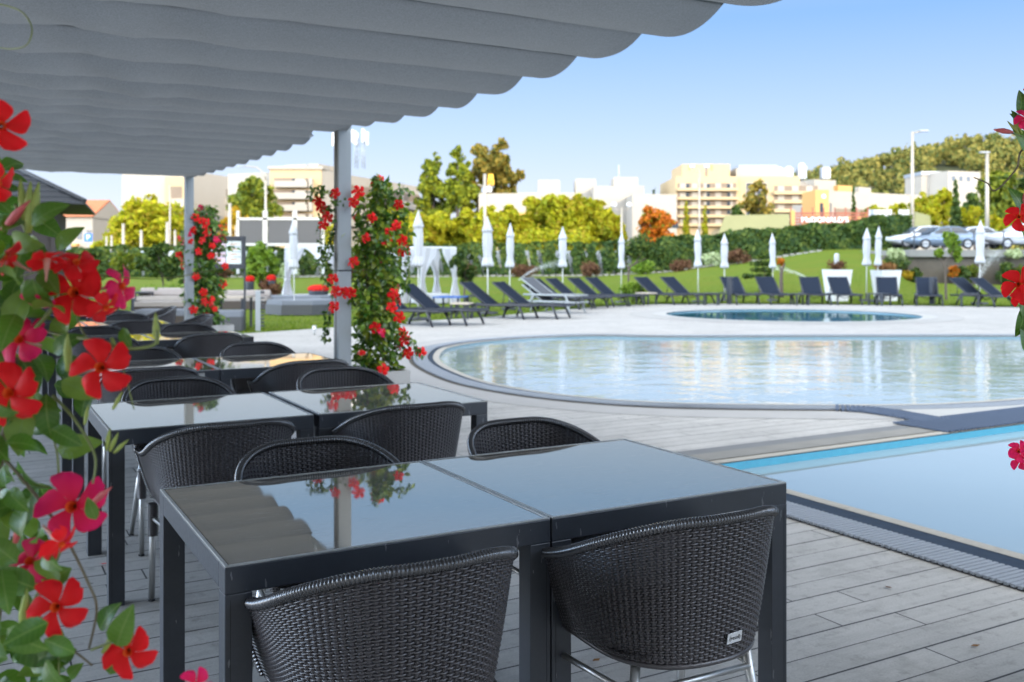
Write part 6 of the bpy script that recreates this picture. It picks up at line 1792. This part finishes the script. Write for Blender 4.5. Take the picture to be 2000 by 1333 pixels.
for k in range(4):
    z = zat(362 + 17.5 * k, Y) - b2.z0
    b2.part('loggia', 5.6, z - .95, 6.8, .9, .05, 'recess_shade'); b2.part('balcony', 5.4, z - 1.45, 7.4, .5, 1.0, 'cream')
    for q in range(3): b2.part('window', 6.2 + q * 2.2, z - .95, 1.0, .85, .1, 'white_wall')
b2.box('roof_house', .2, 2, b2.h, 8.0, 8, zat(326, Y) - zat(344, Y), 'white_wall'); b2.box('roof_house', .9, 3, b2.h + 1.5, 6.0, 5, .5, 'metal_grey')
for q in (5.5, 7.6, 11.4): b2.box('roof_plant', q + 3, 4, b2.h, 1.3, 1.3, 1.5 + .2 * q % 1, 'metal_grey')
P1 = ap(1562, 400, Y + .9); P2 = ap(1660, 400, 205)
w3 = Bld('apartment_block', 'white end wing receding right of the cream apartment building', P1, P2, 12, .5, zat(352, Y), 'white_wall')
for k in range(3):
    for q in range(8): w3.part('window', 3 + q * 6, w3.h - 3.4 - k * 3.0, 2.2, 1.3, .03, 'win_glass')
mb = MB()
for px_, py_, Y_ in ((1521, 336, 156), (1540, 335, 157), (1566, 330, 160)):
    p = ap(px_, py_, Y_); ds = thing('satellite_dish', {1521: 'left pale dish on the cream building roof', 1540: 'middle pale dish on the cream building roof', 1566: 'right white cylinder tank on the cream building roof'}[px_], 'dish', p)
    mb = MB(); mb.tube([(0, 0, -2.4), (0, 0, 0)], .12, 8); mb.build('stand', M['metal_grey'], ds)
    mb = MB(); mb.tube([(0, -.25, 0), (0, -.1, 0), (0, 0, 0)], [.75, .5, .1], 16) if px_ != 1566 else mb.lathe([(-1, .45), (.8, .45), (.9, .3), (.9, 0)], n=16); mb.build('dish', M['white_paint'], ds)
Y = 128
b = Bld('ochre_building', 'narrow ochre building with a round sign and dark door', ap(1593, 400, Y), ap(1619, 400, Y), 6, 1.8, zat(371, Y), 'ochre')
b.part('door', .55, zat(425, Y) - 1.8, .45, zat(397, Y) - zat(425, Y), .03, 'win_glass')
mb = MB(); mb.tube([(1.05, -.12, zat(384, Y) - 1.8), (1.05, .05, zat(384, Y) - 1.8)], .27, 16); mb.build('round_sign', M['white_paint'], b.t)
b = Bld('white_building', 'long low white building with roof steps in front of the hill', ap(1600, 400, 160), ap(1800, 400, 172), 14, 1.8, zat(372, 160), 'white_wall')
b.box('roof_house', 1, 2, b.h, 5, 6, 2.0, 'white_wall'); b.box('roof_house', 11.5, 2, b.h, 3, 5, 1.1, 'white_wall')
b.box('roof_sign', 5.5, 1, b.h, 3.2, 2, 1.1, 'ochre')
for k in range(8): b.part('loggia', .5 + k * 2.0, b.h - 4.4, 1.3, 1.1, .04, 'recess_shade')
b.part('balcony', .3, b.h - 5.3, 7.0, .35, 1.0, 'ochre')
b = Bld('white_building', 'low terrace building with balcony right of the thin cypress', ap(1625, 400, 135), ap(1700, 400, 138), 8, 1.8, zat(396, 135), 'white_wall')
b.part('balcony', .2, b.h - 2.2, b.L - .4, .35, .9, 'ochre'); b.part('loggia', .4, b.h - 1.8, b.L - .8, 1.0, .04, 'recess_shade')
Y = 230
b = Bld('white_building', 'white cube house on the hillside by the right lamp', ap(1852, 400, Y), ap(1915, 400, Y + 3), 10, 3, zat(334, Y), 'white_wall')
for k in range(3): b.part('window', 1.0 + k * 2.2, b.h - 2.4, 1.1, 1.2, .03, 'win_glass')
b = Bld('white_building', 'grey roofed pale house left of the hillside cube house', ap(1800, 400, 236), ap(1854, 400, 236), 10, 3, zat(342, 236), 'white_wall')
b.part('roof_edge', -.2, b.h, b.L + .4, .8, .4, 'metal_grey', 10.6)
# --- dark kiosk at the left
kc = Vector(((40 - 1000) / F * 20.5, 20.5, 0))
Y = 20.0
xr = ap(105, 450, Y).x; xl = xr - 4.2
kb = thing('garden_kiosk', 'dark boarded kiosk with a black hipped shingle roof', 'kiosk', (xr, Y, 0), R(21))
mb = MB(); mb.box((-2.1, 1.8, 1.28), (4.2, 3.6, 2.56)); mb.build('wall', M['brown_wood'], kb)
mb = MB()
for k in range(1, 8): mb.bev((-k * .55, -.012, 1.28), (.05, .03, 2.55), .004)
mb.bev((.0, -.02, 1.28), (.10, .10, 2.55), .004); mb.build('batten', M['brown_wood'], kb)
ez, tz = zat(400, Y), zat(400, Y) + 1.15
e = .62
mb = MB()
rows_ = 9
for k in range(rows_):                       # stepped courses of shingle
    a, c = k / rows_, (k + 1) / rows_
    def rect(f, z): 
        return [(-4.2 - e + (2.1) * f, -e + (1.8 + .6) * f, z), (e - (2.1) * f, -e + (1.8 + .6) * f, z), (e - 2.1 * f, 3.6 + e - (2.4) * f, z), (-4.2 - e + 2.1 * f, 3.6 + e - 2.4 * f, z)]
    z0_, z1_ = ez + (tz - ez) * a + .035, ez + (tz - ez) * c + .0
    vs = rect(a, z0_ - .05) + rect(a, z0_) + rect(c, z1_)
    mb.add(vs, [(i, (i + 1) % 4, 4 + (i + 1) % 4, 4 + i) for i in range(4)] + [(4 + i, 4 + (i + 1) % 4, 8 + (i + 1) % 4, 8 + i) for i in range(4)])
mb.add(rect(1, tz), [(0, 1, 2, 3)]); mb.add(rect(0, ez - .015), [(3, 2, 1, 0)])
mb.build('roof', M['slate'], kb)
mb = MB(); mb.tube([(e, -e, ez + .05), (e - 2.1, -e + 2.4, tz + .03)], .05, 6); mb.build('hip_cap', M['slate'], kb)
# --- billboard backs
Y = 63
bb = thing('billboard', 'three dark billboard backs in pale frames above the garden fence', 'billboard', ap(463, 480, Y))
bm1 = Y / F
for k in range(3):
    x0, x1 = [(468, 513), (524, 572), (580, 628)][k]
    mb = MB(); mb.bev(((x0 + x1) / 2 * bm1 - 463 * bm1, 0, (480 - 453) * bm1 + 0), ((x1 - x0) * bm1, .06, 46 * bm1), .01); mb.build('panel', pm('dark grey panel', (.045, .045, .048), .6, 0, .15, 1), bb)
mb = MB()
for x in (465, 518, 576, 631): mb.bev(((x - 463) * bm1, .0, .2), ((9 if x in (518, 576) else 5) * bm1, .16, 4.1), .01)
for z in (428, 478): mb.bev(((548 - 463) * bm1, -.03, (480 - z) * bm1), (168 * bm1, .1, .16), .01)
mb.build('frame', M['concrete'], bb)
# --- restaurant: rust red boarded railing, white letters, windbreaks
Y = 84
b = thing('slatted_railing', 'rust red slatted railing behind the hedge top', 'railing', ap(1545, 436, Y))
mb = MB(); LN = 150 * Y / F
for k in range(5): mb.bev((LN / 2, 0, -.2 + k * .26), (LN, .05, .15), .01)
mb.build('slats', M['red_slat'], b)
for k in range(8): MB().bev((k * LN / 7, .06, .4), (.1, .08, 1.9), .01).build('post', M['red_slat'], b)
mb = MB(); mb.bev((.15, -.03, .45), (.32, .2, 1.3), .02); mb.build('end_pier', M['ochre'], b)
M['letter_white'] = pm('white sign letters', (.75, .75, .75), .5, 0, .03, 2)
sg_ = thing('letter_sign', 'row of raised white block letters on a rail above the hedge', 'sign', ap(1611, 430, 80.0), math.atan2(.8, 4) * .0)
tm = text_mesh("McDONALD'S", .74, .06, M['letter_white']); o = obj('lettering', tm, sg_, (0, 0, 0), (R(90), 0, 0)); o.scale = (.86, .84, 1)
MB().bev((0, .14, -.05), (4.1, .06, .10), .01).build('rail', M['red_slat'], sg_)
tp = thing('windbreak', 'olive mesh windbreak on the slope left of the white letters', 'windbreak', ap(1402, 450, 80))
mb = MB(); s = 80 / F
mb.add([(0, 0, -.4), (142 * s, .4, -.1), (142 * s, .4, 32 * s), (14 * s, 0, 29 * s), (0, .06, -.4), (142 * s, .46, -.1), (142 * s, .46, 32 * s), (14 * s, .06, 29 * s)], [(0, 1, 2, 3), (7, 6, 5, 4), (0, 4, 5, 1), (3, 2, 6, 7), (1, 5, 6, 2), (0, 3, 7, 4)]); mb.build('mesh', M['tarp'], tp)
tp = thing('windbreak', 'pale olive windbreak corner right of the tall lamp pole', 'windbreak', ap(1787, 452, 78))
mb = MB(); s = 78 / F
mb.add([(0, 0, -.6), (30 * s, -.5, -.6), (24 * s, -.5, 30 * s), (0, 0, 38 * s), (0, .06, -.6), (30 * s, -.44, -.6), (24 * s, -.44, 30 * s), (0, .06, 38 * s)], [(0, 1, 2, 3), (7, 6, 5, 4), (0, 4, 5, 1), (3, 2, 6, 7), (1, 5, 6, 2), (0, 3, 7, 4)]); mb.build('mesh', M['tarp'], tp)
for px0, px1, lab in ((1697, 1742, 'left dark grey screen panel above the hedge'), (1755, 1776, 'right short dark grey screen panel above the hedge')):
    p = ap(px0, 424, 80); t = thing('screen_panel', lab, 'screen', p); w = (px1 - px0) * 80 / F
    MB().bev((w / 2, 0, .2), (w, .06, .8), .01).build('panel', M['metal_grey'], t)
    for q in (0.05, w - .05): MB().bev((q, .05, -.3), (.08, .06, 1.9), .01).build('post', M['metal_grey'], t)
# --- street lamps and poles
def lamp(label, px, ybase, ytop, Y, arm, kind, r=.09, mat='lamp_pole'):
    b0 = ap(px, ybase, Y); z0 = .4 if px < 1400 else 2.2
    t = thing('street_lamp', label, 'street lamp', (b0.x, Y, z0)); hz = zat(ytop, Y) - z0
    mb = MB(); mb.tube([(0, 0, -.2), (0, 0, hz * .5), (0, 0, hz)], [r * 1.5, r * 1.15, r], 10)
    if kind == 'curve':
        mb.tube([(0, 0, hz), (.02 * arm, 0, hz + .5), (arm * .4, 0, hz + 1.15), (arm, 0, hz + 1.25)], [r, r * .8, r * .6, r * .5], 8)
    elif kind == 'head': mb.tube([(0, 0, hz - .1), (arm, 0, hz + .06)], r * .6, 8)
    mb.build('pole', M[mat], t)
    if kind == 'curve': MB().bev((arm * 1.12, 0, hz + 1.22), (abs(arm) * .3, .2, .1), .03).build('lamp_head', M['metal_grey'], t)
    elif kind == 'head': MB().bev((arm * 1.25, 0, hz + .08), (.75, .3, .13), .04).build('lamp_head', M['metal_grey'], t)
    elif kind == 'globe':
        for s in (-1, 1):
            mb = MB(); mb.tube([(0, 0, hz - .25), (s * .5, 0, hz - .2), (s * .62, 0, hz)], .035, 6); mb.build('arm', M[mat], t)
            mb = MB(); mb.lathe([(-.2, .05), (-.15, .17), (0, .24), (.15, .17), (.21, 0)], (s * .62, 0, hz + .2), 14); mb.build('globe', M['white_paint'], t)
    return t
M['lamp_pole'] = pm('pale galvanised pole', (.30, .27, .22), .5, .2, .1, 1)
lamp('curved arm street lamp before the balconied cream block', 519, 450, 352, 88, -2.0, 'curve', .10)
lamp('tall street lamp with flat head left of the wooded hill', 1782, 455, 258, 76, .7, 'head', .11)
lamp('shorter street lamp right of the broad cypress', 1928, 455, 300, 74, -.15, 'head', .12)
lamp('globe lamp pole left of the cream apartment building', 1366, 455, 330, 84, 0, 'globe', .07)
lamp('slim pale pole with globes behind the bent olive tree', 1214, 470, 405, 80, 0, 'globe', .07)
lamp('thin grey pole left of the far grey post', 332, 450, 363, 86, 0, 'plain', .06)
lamp('stout pale pole left of the billboard backs', 449, 470, 398, 74, 0, 'plain', .12)
lamp('slender pale pole right beside the stout one', 460, 470, 440, 75, 0, 'plain', .05)
for i, (px, yt, w) in enumerate([(241, 437, .10), (276, 450, .10), (327, 434, .11), (342, 450, .09), (218, 460, .08), (208, 462, .07)]):
    lamp(['pale post before the domed tree, tall left one', 'pale post before the domed tree, middle one', 'pale post before the domed tree, tallest near the pillar', 'pale post close to the flowering pillar', 'short pale post left of the domed tree', 'shortest pale post near the red roofed house'][i], px, 490, yt, 73, 0, 'plain', w)
# parking sign far left
t = thing('parking_sign', 'small blue parking sign near the red roofed house', 'sign', ap(173, 480, 74)); MB().tube([(0, 0, -1), (0, 0, .9)], .04, 8).build('pole', M['metal_grey'], t)
MB().bev((0, -.05, .6), (.62, .03, .62), .02).build('plate', pm('blue sign plate', (.02, .12, .5), .5), t)
obj('lettering', text_mesh('P', .55, .01, M['letter_white']), t, (0, -.08, .6), (R(90), 0, 0))
# tall pole sign with two golden arches
Y = 84
ps = thing('pole_sign', 'tall pole sign topped by golden double arches', 'sign', ap(947, 470, Y)); s = Y / F
MB().tube([(0, 0, -1.5), (0, 0, 130 * s)], .13, 12).build('pole', M['lamp_pole'], ps)
M['gold'] = pm('golden yellow sign', (.75, .42, .02), .4, 0, .05, 1)
mb = MB()
for k in (0, 1):
    cx = (6 + 5 * k - .0) * s + .14
    pts = [(cx - 2.6 * s, 0, 107 * s), (cx - 2.4 * s, 0, 116 * s), (cx - 1.4 * s, 0, 125 * s), (cx, 0, 129 * s), (cx + 1.4 * s, 0, 125 * s), (cx + 2.4 * s, 0, 116 * s), (cx + 2.6 * s, 0, 107 * s)]
    mb.tube(catmull([Vector(p) for p in pts], 4, False), .062, 8)
mb.build('arches', M['gold'], ps)
MB().bev((7.5 * s, 0, 99 * s), (12 * s, .2, 9 * s), .03).build('sign_box', M['white_paint'], ps)
MB().bev((9 * s, 0, 104.5 * s), (18 * s, .1, .08), .01).build('bracket', M['metal_grey'], ps)
MB().tube([(0, 0, 105 * s), (-14 * s, 0, 109 * s)], .06, 8).build('arm', M['lamp_pole'], ps)
# --- retaining wall, coping, railing, cars
YW = 57.0
rw = thing('retaining_wall', 'rough stone retaining wall with grey coping under the parked cars', 'wall', (0, YW, 0))
xa, xb = ray(1775, YW).x, ray(2300, YW).x
M['rubble'] = pm('rubble stone wall', (.085, .07, .052), .95, 0, .7, 1.6, .8, 5, stain=(.05, .05, .035))
mb = MB(); mb.box(((xa + xb) / 2, 4, 1.0), (xb - xa, 8, 2.0)); mb.build('stonework', M['rubble'], rw)
zc = zat(503, YW); zt = zat(489, YW)
mb = MB(); mb.bev(((xa + xb) / 2, 4.2, (zc + zt) / 2 + .02), (xb - xa + .2, 9.0, zt - zc), .02); mb.build('coping', pm('weathered coping', (.17, .165, .15), .9, 0, .35, 2), rw)
rl = thing('railing', 'thin dark steel railing along the wall coping', 'railing', (0, YW - .05, zt + .02))
mb = MB()
for z in (.35, .72, 1.08): mb.tube([(xa, 0, z), (xb, 0, z)], .022, 6)
mb.build('rail', M['dark_frame'], rl)
pm2 = MB().bev((0, 0, .55), (.06, .06, 1.1), .005).mesh('post', M['dark_frame']); k = xa + .3
while k < xb: obj('post', pm2, rl, (k, 0, 0)); k += 1.75
# ivy and plants on the wall, each clump its own plant
rnd = random.Random(12)
for i, (px, yt, w, mt, lab) in enumerate([(1752, 494, 60, 'lf_dark', 'dark rock garden shrub left of the wall end'), (1765, 545, 46, 'lf_yellow', 'yellowish low plant right of the tall pots'), (1748, 478, 40, 'lf_cream', 'pale variegated shrub at the hedge end'), (1788, 520, 26, 'lf_dark', 'ivy clump on the wall left end'), (1880, 515, 34, 'lf_dark', 'ivy clump on the wall right of the twisted tree'), (1900, 505, 24, 'lf_green', 'climber on the wall left of the parasol'), (1962, 500, 44, 'lf_dark', 'ivy clump on the wall right of the spray'), (1978, 485, 34, 'lf_cream', 'pale variegated tuft on the wall near the right edge'), (1998, 515, 50, 'lf_green', 'green climber on the wall at the right edge'), (1862, 500, 22, 'lf_orange', 'small orange flowering plant behind the twisted tree'), (1975, 520, 30, 'lf_rust', 'red brown plant at the wall foot near the right edge')]):
    Y_ = YW - .7; p = ap(px, yt, Y_); z0 = lawn_z(p.x, Y_)
    tree('wall_plant', lab, 'plant', p.x, Y_, z0 if i not in (7,) else zat(505, Y_), max(.35, p.z - (z0 if i not in (7,) else zat(505, Y_))), w / F * Y_, 'bush', mt, 800, .09, 500 + i, group='plants on and before the stone wall')
M['rock'] = pm('dark garden rock', (.07, .06, .05), .95, 0, .5, 2, .6, 8)
for i, (px, py, w) in enumerate([(1738, 520, 30), (1762, 512, 34), (1782, 500, 30), (1755, 540, 26)]):
    Y_ = YW + 1; p = ap(px, 548, Y_); t = thing('garden_rock', ['dark boulder behind the dry flower pot', 'upright dark boulder at the wall corner', 'dark boulder under the coping end', 'small dark boulder at the lawn corner'][i], 'rock', (p.x, Y_, lawn_z(p.x, Y_)))
    hz = zat(py - 14, Y_) - lawn_z(p.x, Y_)
    rr = random.Random(i); mb = MB(); ph = rr.uniform(0, 6)
    mb.lathe([(0, .55), (.25, .62), (.5, .5), (.8, .38), (1.0, .12), (1.02, 0)], n=14, fold=lambda a, q: 1 + .22 * math.sin(3 * a + ph + q) + .12 * math.sin(5 * a + q * 2), smooth=False)
    o = mb.build('boulder', M['rock'], t); o.scale = (w / F * Y_, .9, max(.4, hz))
def car(label, px, py, Y, paint, ln=4.4, ht=1.47, face=-1, wagon=False):
    p = ap(px, py, Y); t = thing('parked_car', label, 'car', (p.x, Y, p.z), 0 if face < 0 else math.pi, 'cars parked above the wall')
    pm_c = M[paint]
    if wagon: prof = [(-2.2, .55, .62, None), (-2.15, .5, .72, None), (-1.5, .25, .93, None), (-.95, .25, 1.0, None), (0, .25, 1.0, None), (1.4, .25, 1.0, None), (2.05, .32, .98, None), (2.2, .45, .8, None)]
    else: prof = [(-2.2, .5, .6, None), (-2.12, .45, .72, None), (-1.5, .22, .86, None), (-.95, .22, .93, None), (0, .22, .95, None), (1.3, .22, .97, None), (2.0, .3, .95, None), (2.2, .45, .8, None)]
    k = ln / 4.4; hw = .86
    mb = MB(); vs, fs = [], []
    for i, (x, zl, zh, _) in enumerate(prof):
        e = .82 if i in (0, len(prof) - 1) else .95 if i in (1, len(prof) - 2) else 1
        for y, z in ((-hw * e * .96, zl), (-hw * e, (zl + zh) / 2), (-hw * e * .97, zh - .05), (-hw * e * .86, zh), (hw * e * .86, zh), (hw * e * .97, zh - .05), (hw * e, (zl + zh) / 2), (hw * e * .96, zl)):
            vs.append((x * k, y, z * ht / 1.47))
    n = 8
    for i in range(len(prof) - 1):
        for j in range(n): fs.append((i * n + j, (i + 1) * n + j, (i + 1) * n + (j + 1) % n, i * n + (j + 1) % n))
    fs += [tuple(range(n)), tuple(range((len(prof) - 1) * n, len(prof) * n))[::-1]]
    mb.add(vs, fs, 0, True); mb.build('body', pm_c, t)
    cab = [(-1.05, .97), (-.35, 1.40), (.2, 1.47), (.95, 1.44 if not wagon else 1.47), (1.75 if not wagon else 2.0, 1.0 if not wagon else 1.36)] + ([(2.12, 1.0)] if wagon else [])
    mb = MB(); vs, fs = [], []
    for x, z in cab:
        q = (z - .95) / .52; y = .80 - .18 * q
        vs += [(x * k, -.80, .90 * ht / 1.47), (x * k, -y, z * ht / 1.47 - .03), (x * k, -y + .08, z * ht / 1.47), (x * k, y - .08, z * ht / 1.47), (x * k, y, z * ht / 1.47 - .03), (x * k, .80, .90 * ht / 1.47)]
    for i in range(len(cab) - 1):
        for j in range(5): fs.append((i * 6 + j, (i + 1) * 6 + j, (i + 1) * 6 + j + 1, i * 6 + j + 1))
    mb.add(vs, fs, 0, True); mb.build('cabin', pm_c, t)
    for sd_ in (-1, 1):
        for xs in ([(-.82, .98), (-.28, 1.33), (.28, 1.39), (.28, .98)], [(.36, .98), (.36, 1.39), (.95, 1.36), (1.42, 1.02)]):
            mb = MB(); yy = lambda z: sd_ * (.80 - .18 * (z - .95) / .52 + .012)
            mb.add([(x * k, yy(z), z * ht / 1.47) for x, z in xs], [(0, 1, 2, 3)]); mb.build('window', M['win_glass'], t)
        for wx in (-1.38, 1.32):
            mb = MB(); mb.tube([(wx * k, sd_ * .70, .32), (wx * k, sd_ * .885, .32)], .325, 20); w_ = mb.build('wheel', M['tyre'], t)
            mb = MB(); mb.tube([(wx * k, sd_ * .885, .32), (wx * k, sd_ * .895, .32)], .205, 14); mb.build('rim', M['aluminium'], w_)
        MB().bev((-2.08 * k, sd_ * .62, .66), (.16, .34, .13), .03).build('headlight', M['white_paint'], t)
        MB().bev((2.12 * k, sd_ * .64, .82), (.10, .28, .16), .03).build('tail_light', M['tail'], t)
    mb = MB(); mb.add([(-1.03 * k, -.68, .99), (-1.03 * k, .68, .99), (-.42 * k, .56, 1.37), (-.42 * k, -.56, 1.37)], [(0, 1, 2, 3)]); o = mb.build('windscreen', M['win_glass'], t); o.location = (-.035, 0, .02)
    return t
M['tyre'] = pm('tyre rubber', (.015, .015, .016), .8)
M['tail'] = pm('red tail light', (.4, .01, .01), .3)
M['car_grey'] = pm('blue grey car paint', (.17, .22, .28), .25, .4, .05, 1)
M['car_white'] = pm('white car paint', (.45, .46, .48), .25, 0, .04, 1)
car('blue grey hatchback parked above the stone wall', 1838, 487, 61.5, 'car_grey', 4.3, 1.45)
car('white car nose just behind the blue grey hatchback', 1800, 484, 65, 'car_white', 4.3, 1.45)
car('white estate car parked at the right edge above the wall', 2000, 486, 61.0, 'car_white', 4.7, 1.62, -1, True)
car('white saloon half hidden between hatchback and estate car', 1895, 484, 66, 'car_white', 4.3, 1.42)
Yc = 78
# --- wooded hill
HP = [(1400, 420), (1480, 400), (1560, 362), (1590, 348), (1640, 340), (1690, 332), (1735, 322), (1780, 308), (1830, 296), (1880, 290), (1930, 284), (1965, 284), (2010, 290), (2080, 282), (2200, 288), (2500, 300), (3200, 360), (3800, 430)]
YHILL = 560.0
def hill_z(px, Y):
    top = zat(interp(HP, px), YHILL); t = max(0, min(1, (Y - 300) / (YHILL - 300)))
    return top * sstep(t) - 3
vs, fs = [], []
cols = list(range(1300, 3900, 25)); NR_ = 18
for px in cols:
    for k in range(NR_ + 1):
        Y_ = 300 + (720 - 300) * k / NR_
        vs.append(((px - 1000) / F * Y_, Y_, hill_z(px, min(Y_, YHILL)) - (max(0, Y_ - YHILL) * .15)))
n = NR_ + 1
for i in range(len(cols) - 1):
    for k in range(NR_): fs.append((i * n + k, (i + 1) * n + k, (i + 1) * n + k + 1, i * n + k + 1))
tag(obj('hill', np_mesh('hill', vs, fs, pm('wooded ground', (.05, .055, .02), .95, 0, .4, .02), None, True)), kind='structure')
rng = np.random.default_rng(44)
pos, nr, sz = [], [], []
NTREE = 700
px = rng.uniform(1480, 2500, NTREE); Yt = 340 + (YHILL - 340) * rng.random(NTREE) ** .7
for a, Y_ in zip(px, Yt):
    z = hill_z(a, Y_) - 2.0; h = rng.uniform(6, 11); w = rng.uniform(6, 10); X = (a - 1000) / F * Y_
    m = 90
    lob = rng.normal(0, 1, (6, 3)) * [w * .28, w * .28, h * .14] + [0, 0, h * .72]
    d = unit(rng.normal(0, 1, (m, 3))); c = lob[rng.integers(0, 6, m)] + d * w * .20
    pos.append(c + [X, Y_, z]); nr.append(d + rng.normal(0, .5, (m, 3))); sz.append(rng.uniform(.7, 1.4, m))
M['lf_forest'] = leafmat('pine wood foliage', (0.10, 0.115, 0.03), (0.25, 0.20, 0.05), 0.25, 0.8, 0.1, (0.05, 0.07, 0.022))
tag(obj('forest', cards_mesh('forest', np.concatenate(pos), np.concatenate(nr), np.concatenate(sz), M['lf_forest'], rng, .7)), kind='stuff')
